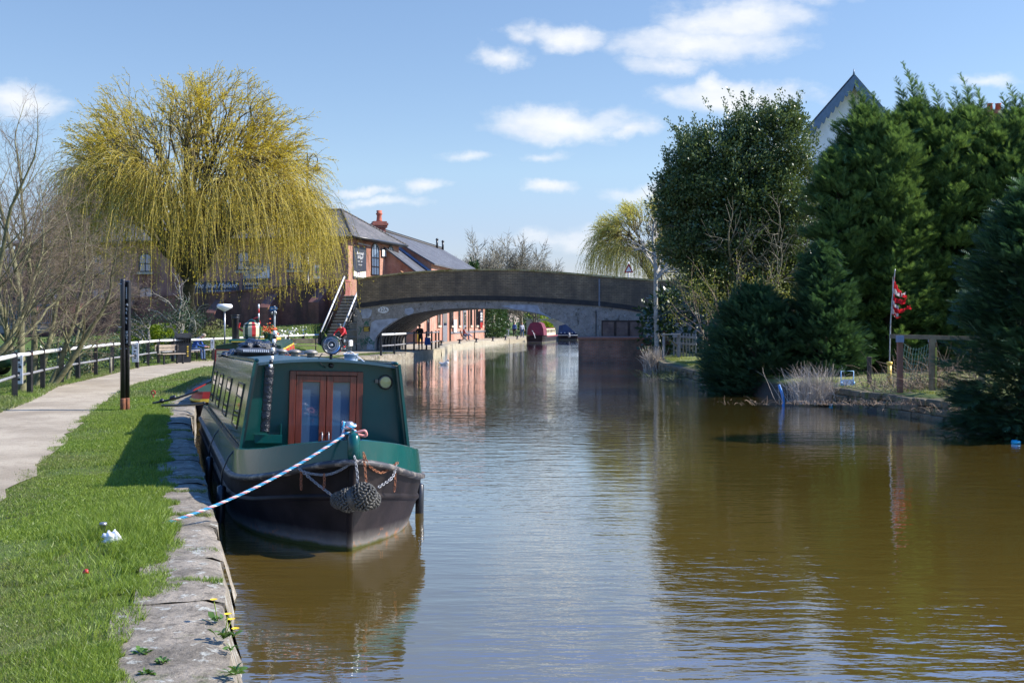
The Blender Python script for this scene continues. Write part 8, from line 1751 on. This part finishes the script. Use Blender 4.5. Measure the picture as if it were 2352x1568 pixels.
mb.build('bracket', S('bracket_blue', (.2, .26, .34), (.14, .18, .25), 5, .5), gf, local=False)
mb = MB(); A, B = gp_(2072, 785, dg_+.3), gp_(2137, 785, dg_+.1)
for i in range(11): f = i/10; p_ = A.lerp(B, f); mb.tube([p_-Vector((0, 0, .15*4*f*(1-f))), (p_.x, p_.y+.4, .62)], .005, 4)
for j in range(8): g = j/8; mb.tube([Vector((A.lerp(B, f).x, A.lerp(B, f).y+.4*g, (A.z-.15*4*f*(1-f))*(1-g)+.62*g-.04*math.sin(PI*f))) for f in np.linspace(0, 1, 11)], .005, 4)
mb.build('net', S('net_green', (.06, .16, .14), (.05, .12, .11), 5, .8), gf, local=False)
q = G(2013, 882, .58); sk_ = thing('timber_stake', 'dark timber stake standing between the blue frame and the yellow post', 'stake', (q.x, q.y+.6, .5)); mb = MB(); mb.box((0, 0, .36), (.1, .1, .85), bev=.01); mb.build('stake', S('stake_wood', (.06, .045, .035), (.035, .027, .022), 5, .9), sk_)
q = G(1954, 884, .58); ck = thing('blue_frame_seat', 'small pale blue tubular frame seat standing on the far bank', 'seat', (q.x, q.y+.3, .55), R(6)); m_pb = S('pale_blue_paint', (.25, .48, .68), (.18, .38, .58), 6, .4); w = .17
mb = MB(); mb.tube([(-w, 0, 0), (-w, 0, .38), (w, 0, .38), (w, 0, 0)], .014, 7); mb.tube([(-w, 0, .12), (w, 0, .12)], .012, 6); mb.tube([(-w, -.02, .02), (w, -.02, .02)], .012, 6); mb.build('frame', m_pb, ck); mb = MB(); mb.box((0, -.03, .1), (.28, .02, .13)); mb.build('panel', S('pale_panel', (.55, .62, .66), (.42, .5, .55), 6, .6), ck)
for s in (-w, w): mb = MB(); mb.lathe((s, -.02, .03), [(.03, 0), (.03, .07)], 8); mb.build('foot', m_pb, ck)
pb_ = thing('blue_pipe', 'bright blue plastic pipe bending into the water by the reeds', 'pipe', G(1797, 930, 0)); mb = MB(); d_ = G(1797, 930, 0).y; mb.tube(crv([D(1789, 884, d_+.1), D(1795, 900, d_), D(1799, 918, d_), D(1799, 934, d_)]), .04, 7); mb.build('pipe', S('pipe_blue', (.02, .2, .5), (.015, .15, .4), 5, .4), pb_, local=False)
for i, (vx, vy, lab) in enumerate(((1911, 930, 'blue bottle floating at the foot of the reeds'), (1925, 926, 'turquoise plastic lump caught on the bank right of the reeds'), (2332, 1016, 'turquoise plastic scrap floating under the nearest conifer'))): lump('plastic_litter', lab, 'litter', G(vx, vy, .02), .09, .06, .05, S('turquoise_plastic', (.02, .35, .5), (.02, .28, .42), 5, .3), 30+i, .4, 4, 8)
# picket fence and table by the small lawn
pf = thing('picket_fence', 'weathered picket fence with a diagonal rail behind the small lawn', 'fence', D(1560, 800, 54)); 
for k in range(8): mb = MB(); a = D(1548+k*7.2, 766, 54-.1*k); mb.box((a.x, a.y, 1.1), (.07, .03, 1.15)); mb.build('picket', m_railgrey, pf, local=False)
mb = MB(); mb.bar(D(1545, 772, 54), D(1600, 775, 53.2), .04, .09); mb.bar(D(1545, 788, 54), D(1600, 791, 53.2), .04, .09); mb.build('rail', m_railgrey, pf, local=False)
mb = MB(); mb.bar(D(1524, 768, 53.6), D(1563, 800, 53.6), .07, .07); mb.build('diagonal_rail', m_gt, pf, local=False)
tb = thing('garden_table', 'grey garden table by the picket fence', 'table', D(1542, 790, 53)); a = D(1542, 768, 53); mb = MB(); mb.box((a.x, a.y, a.z), (.85, .5, .05)); mb.build('top', m_railgrey, tb, local=False)
for s in (-.35, .35): mb = MB(); mb.box((a.x+s, a.y, (a.z+.5)/2), (.07, .4, a.z-.5)); mb.build('leg', m_railgrey, tb, local=False)
# iron railings at the far left and a parked car
ir = thing('iron_railings', 'grey vertical bar railings on a low ledge at the far left', 'railing', D(50, 740, 62)); A, B = D(-60, 706, 64), D(118, 700, 60)
for k in range(40): mb = MB(); p_ = A.lerp(B, k/39); mb.box((p_.x, p_.y, p_.z-.45), (.035, .035, 1.1)); mb.build('bar', m_railgrey, ir, local=False)
mb = MB(); mb.bar(A, B, .05, .05); mb.bar(A-Vector((0, 0, .95)), B-Vector((0, 0, .95)), .05, .05); mb.build('rail', m_railgrey, ir, local=False); mb = MB(); mb.bar(A-Vector((0, 0, 1.25)), B-Vector((0, 0, 1.25)), .4, .4); mb.build('ledge', m_conc, ir, local=False)
cr = thing('parked_car', 'dark green car cut by the left edge beyond the fence', 'car', (-18.55, 37.6, .42), R(8)); m_car = paint('car_green', (.015, .05, .035), .2, coat=1.); mb = MB()
sec = [(-2.1, .45, .75), (-2.05, .3, .95), (-1.3, .28, 1.02), (-.2, .28, 1.05), (.9, .28, 1.02), (1.9, .3, .92), (2.1, .38, .78), (2.15, .45, .6)]; hw = .86; n = len(sec); vs = []
for (x, z0, z1) in sec:
    for (y, z) in ((-hw*.94, z0), (-hw, (z0+z1)/2), (-hw*.93, z1), (hw*.93, z1), (hw, (z0+z1)/2), (hw*.94, z0)): vs.append((x, y, z))
mb.add(vs, [(i*6+k, i*6+(k+1) % 6, (i+1)*6+(k+1) % 6, (i+1)*6+k) for i in range(n-1) for k in range(6)]+[tuple(range(6)), tuple(range(n*6-1, n*6-7, -1))], 0, True); mb.build('body', m_car, cr)
mb = MB(); cb = [(-1.9, .99), (-1.5, 1.42), (.2, 1.47), (.95, 1.03)]
for (y0, y1) in ((-.78, -.62), (.78, .62)): pass
vs = [(x, s*(.80 if z < 1.2 else .64), z) for s in (-1, 1) for x, z in cb]; mb.add(vs, [(0, 1, 2, 3), (7, 6, 5, 4), (1, 5, 6, 2)]); mb.add(vs, [(0, 4, 5, 1), (2, 6, 7, 3)]); mb.build('cabin', m_dglass, cr)
mb = MB(); mb.prism([(-1.5, -.65, 1.43), (.2, -.65, 1.48), (.2, .65, 1.48), (-1.5, .65, 1.43)], (0, 0, .03)); mb.build('roof', m_car, cr)
for x in (-1.35, 1.35):
    for y in (-.8, .8): mb = MB(); My = Matrix.Rotation(R(90), 3, 'X'); mb.lathe((x, y+.1, .31), [(.2, 0), (.31, .01), (.31, .19), (.2, .2)], 18, mat=My); w_ = mb.build('wheel', m_tyre, cr); mb = MB(); mb.lathe((x, y+.1 if y > 0 else y+.1, .31), [(.19, -.005), (.19, .205)], 12, mat=My); mb.build('rim', m_steel, w_)
for y in (-.6, .6): mb = MB(); mb.box((2.1, y, .68), (.08, .3, .16), bev=.02); mb.build('headlight', m_steel, cr)
mb = MB(); mb.box((2.12, 0, .48), (.12, 1.6, .16), bev=.03); mb.build('bumper', m_black, cr)
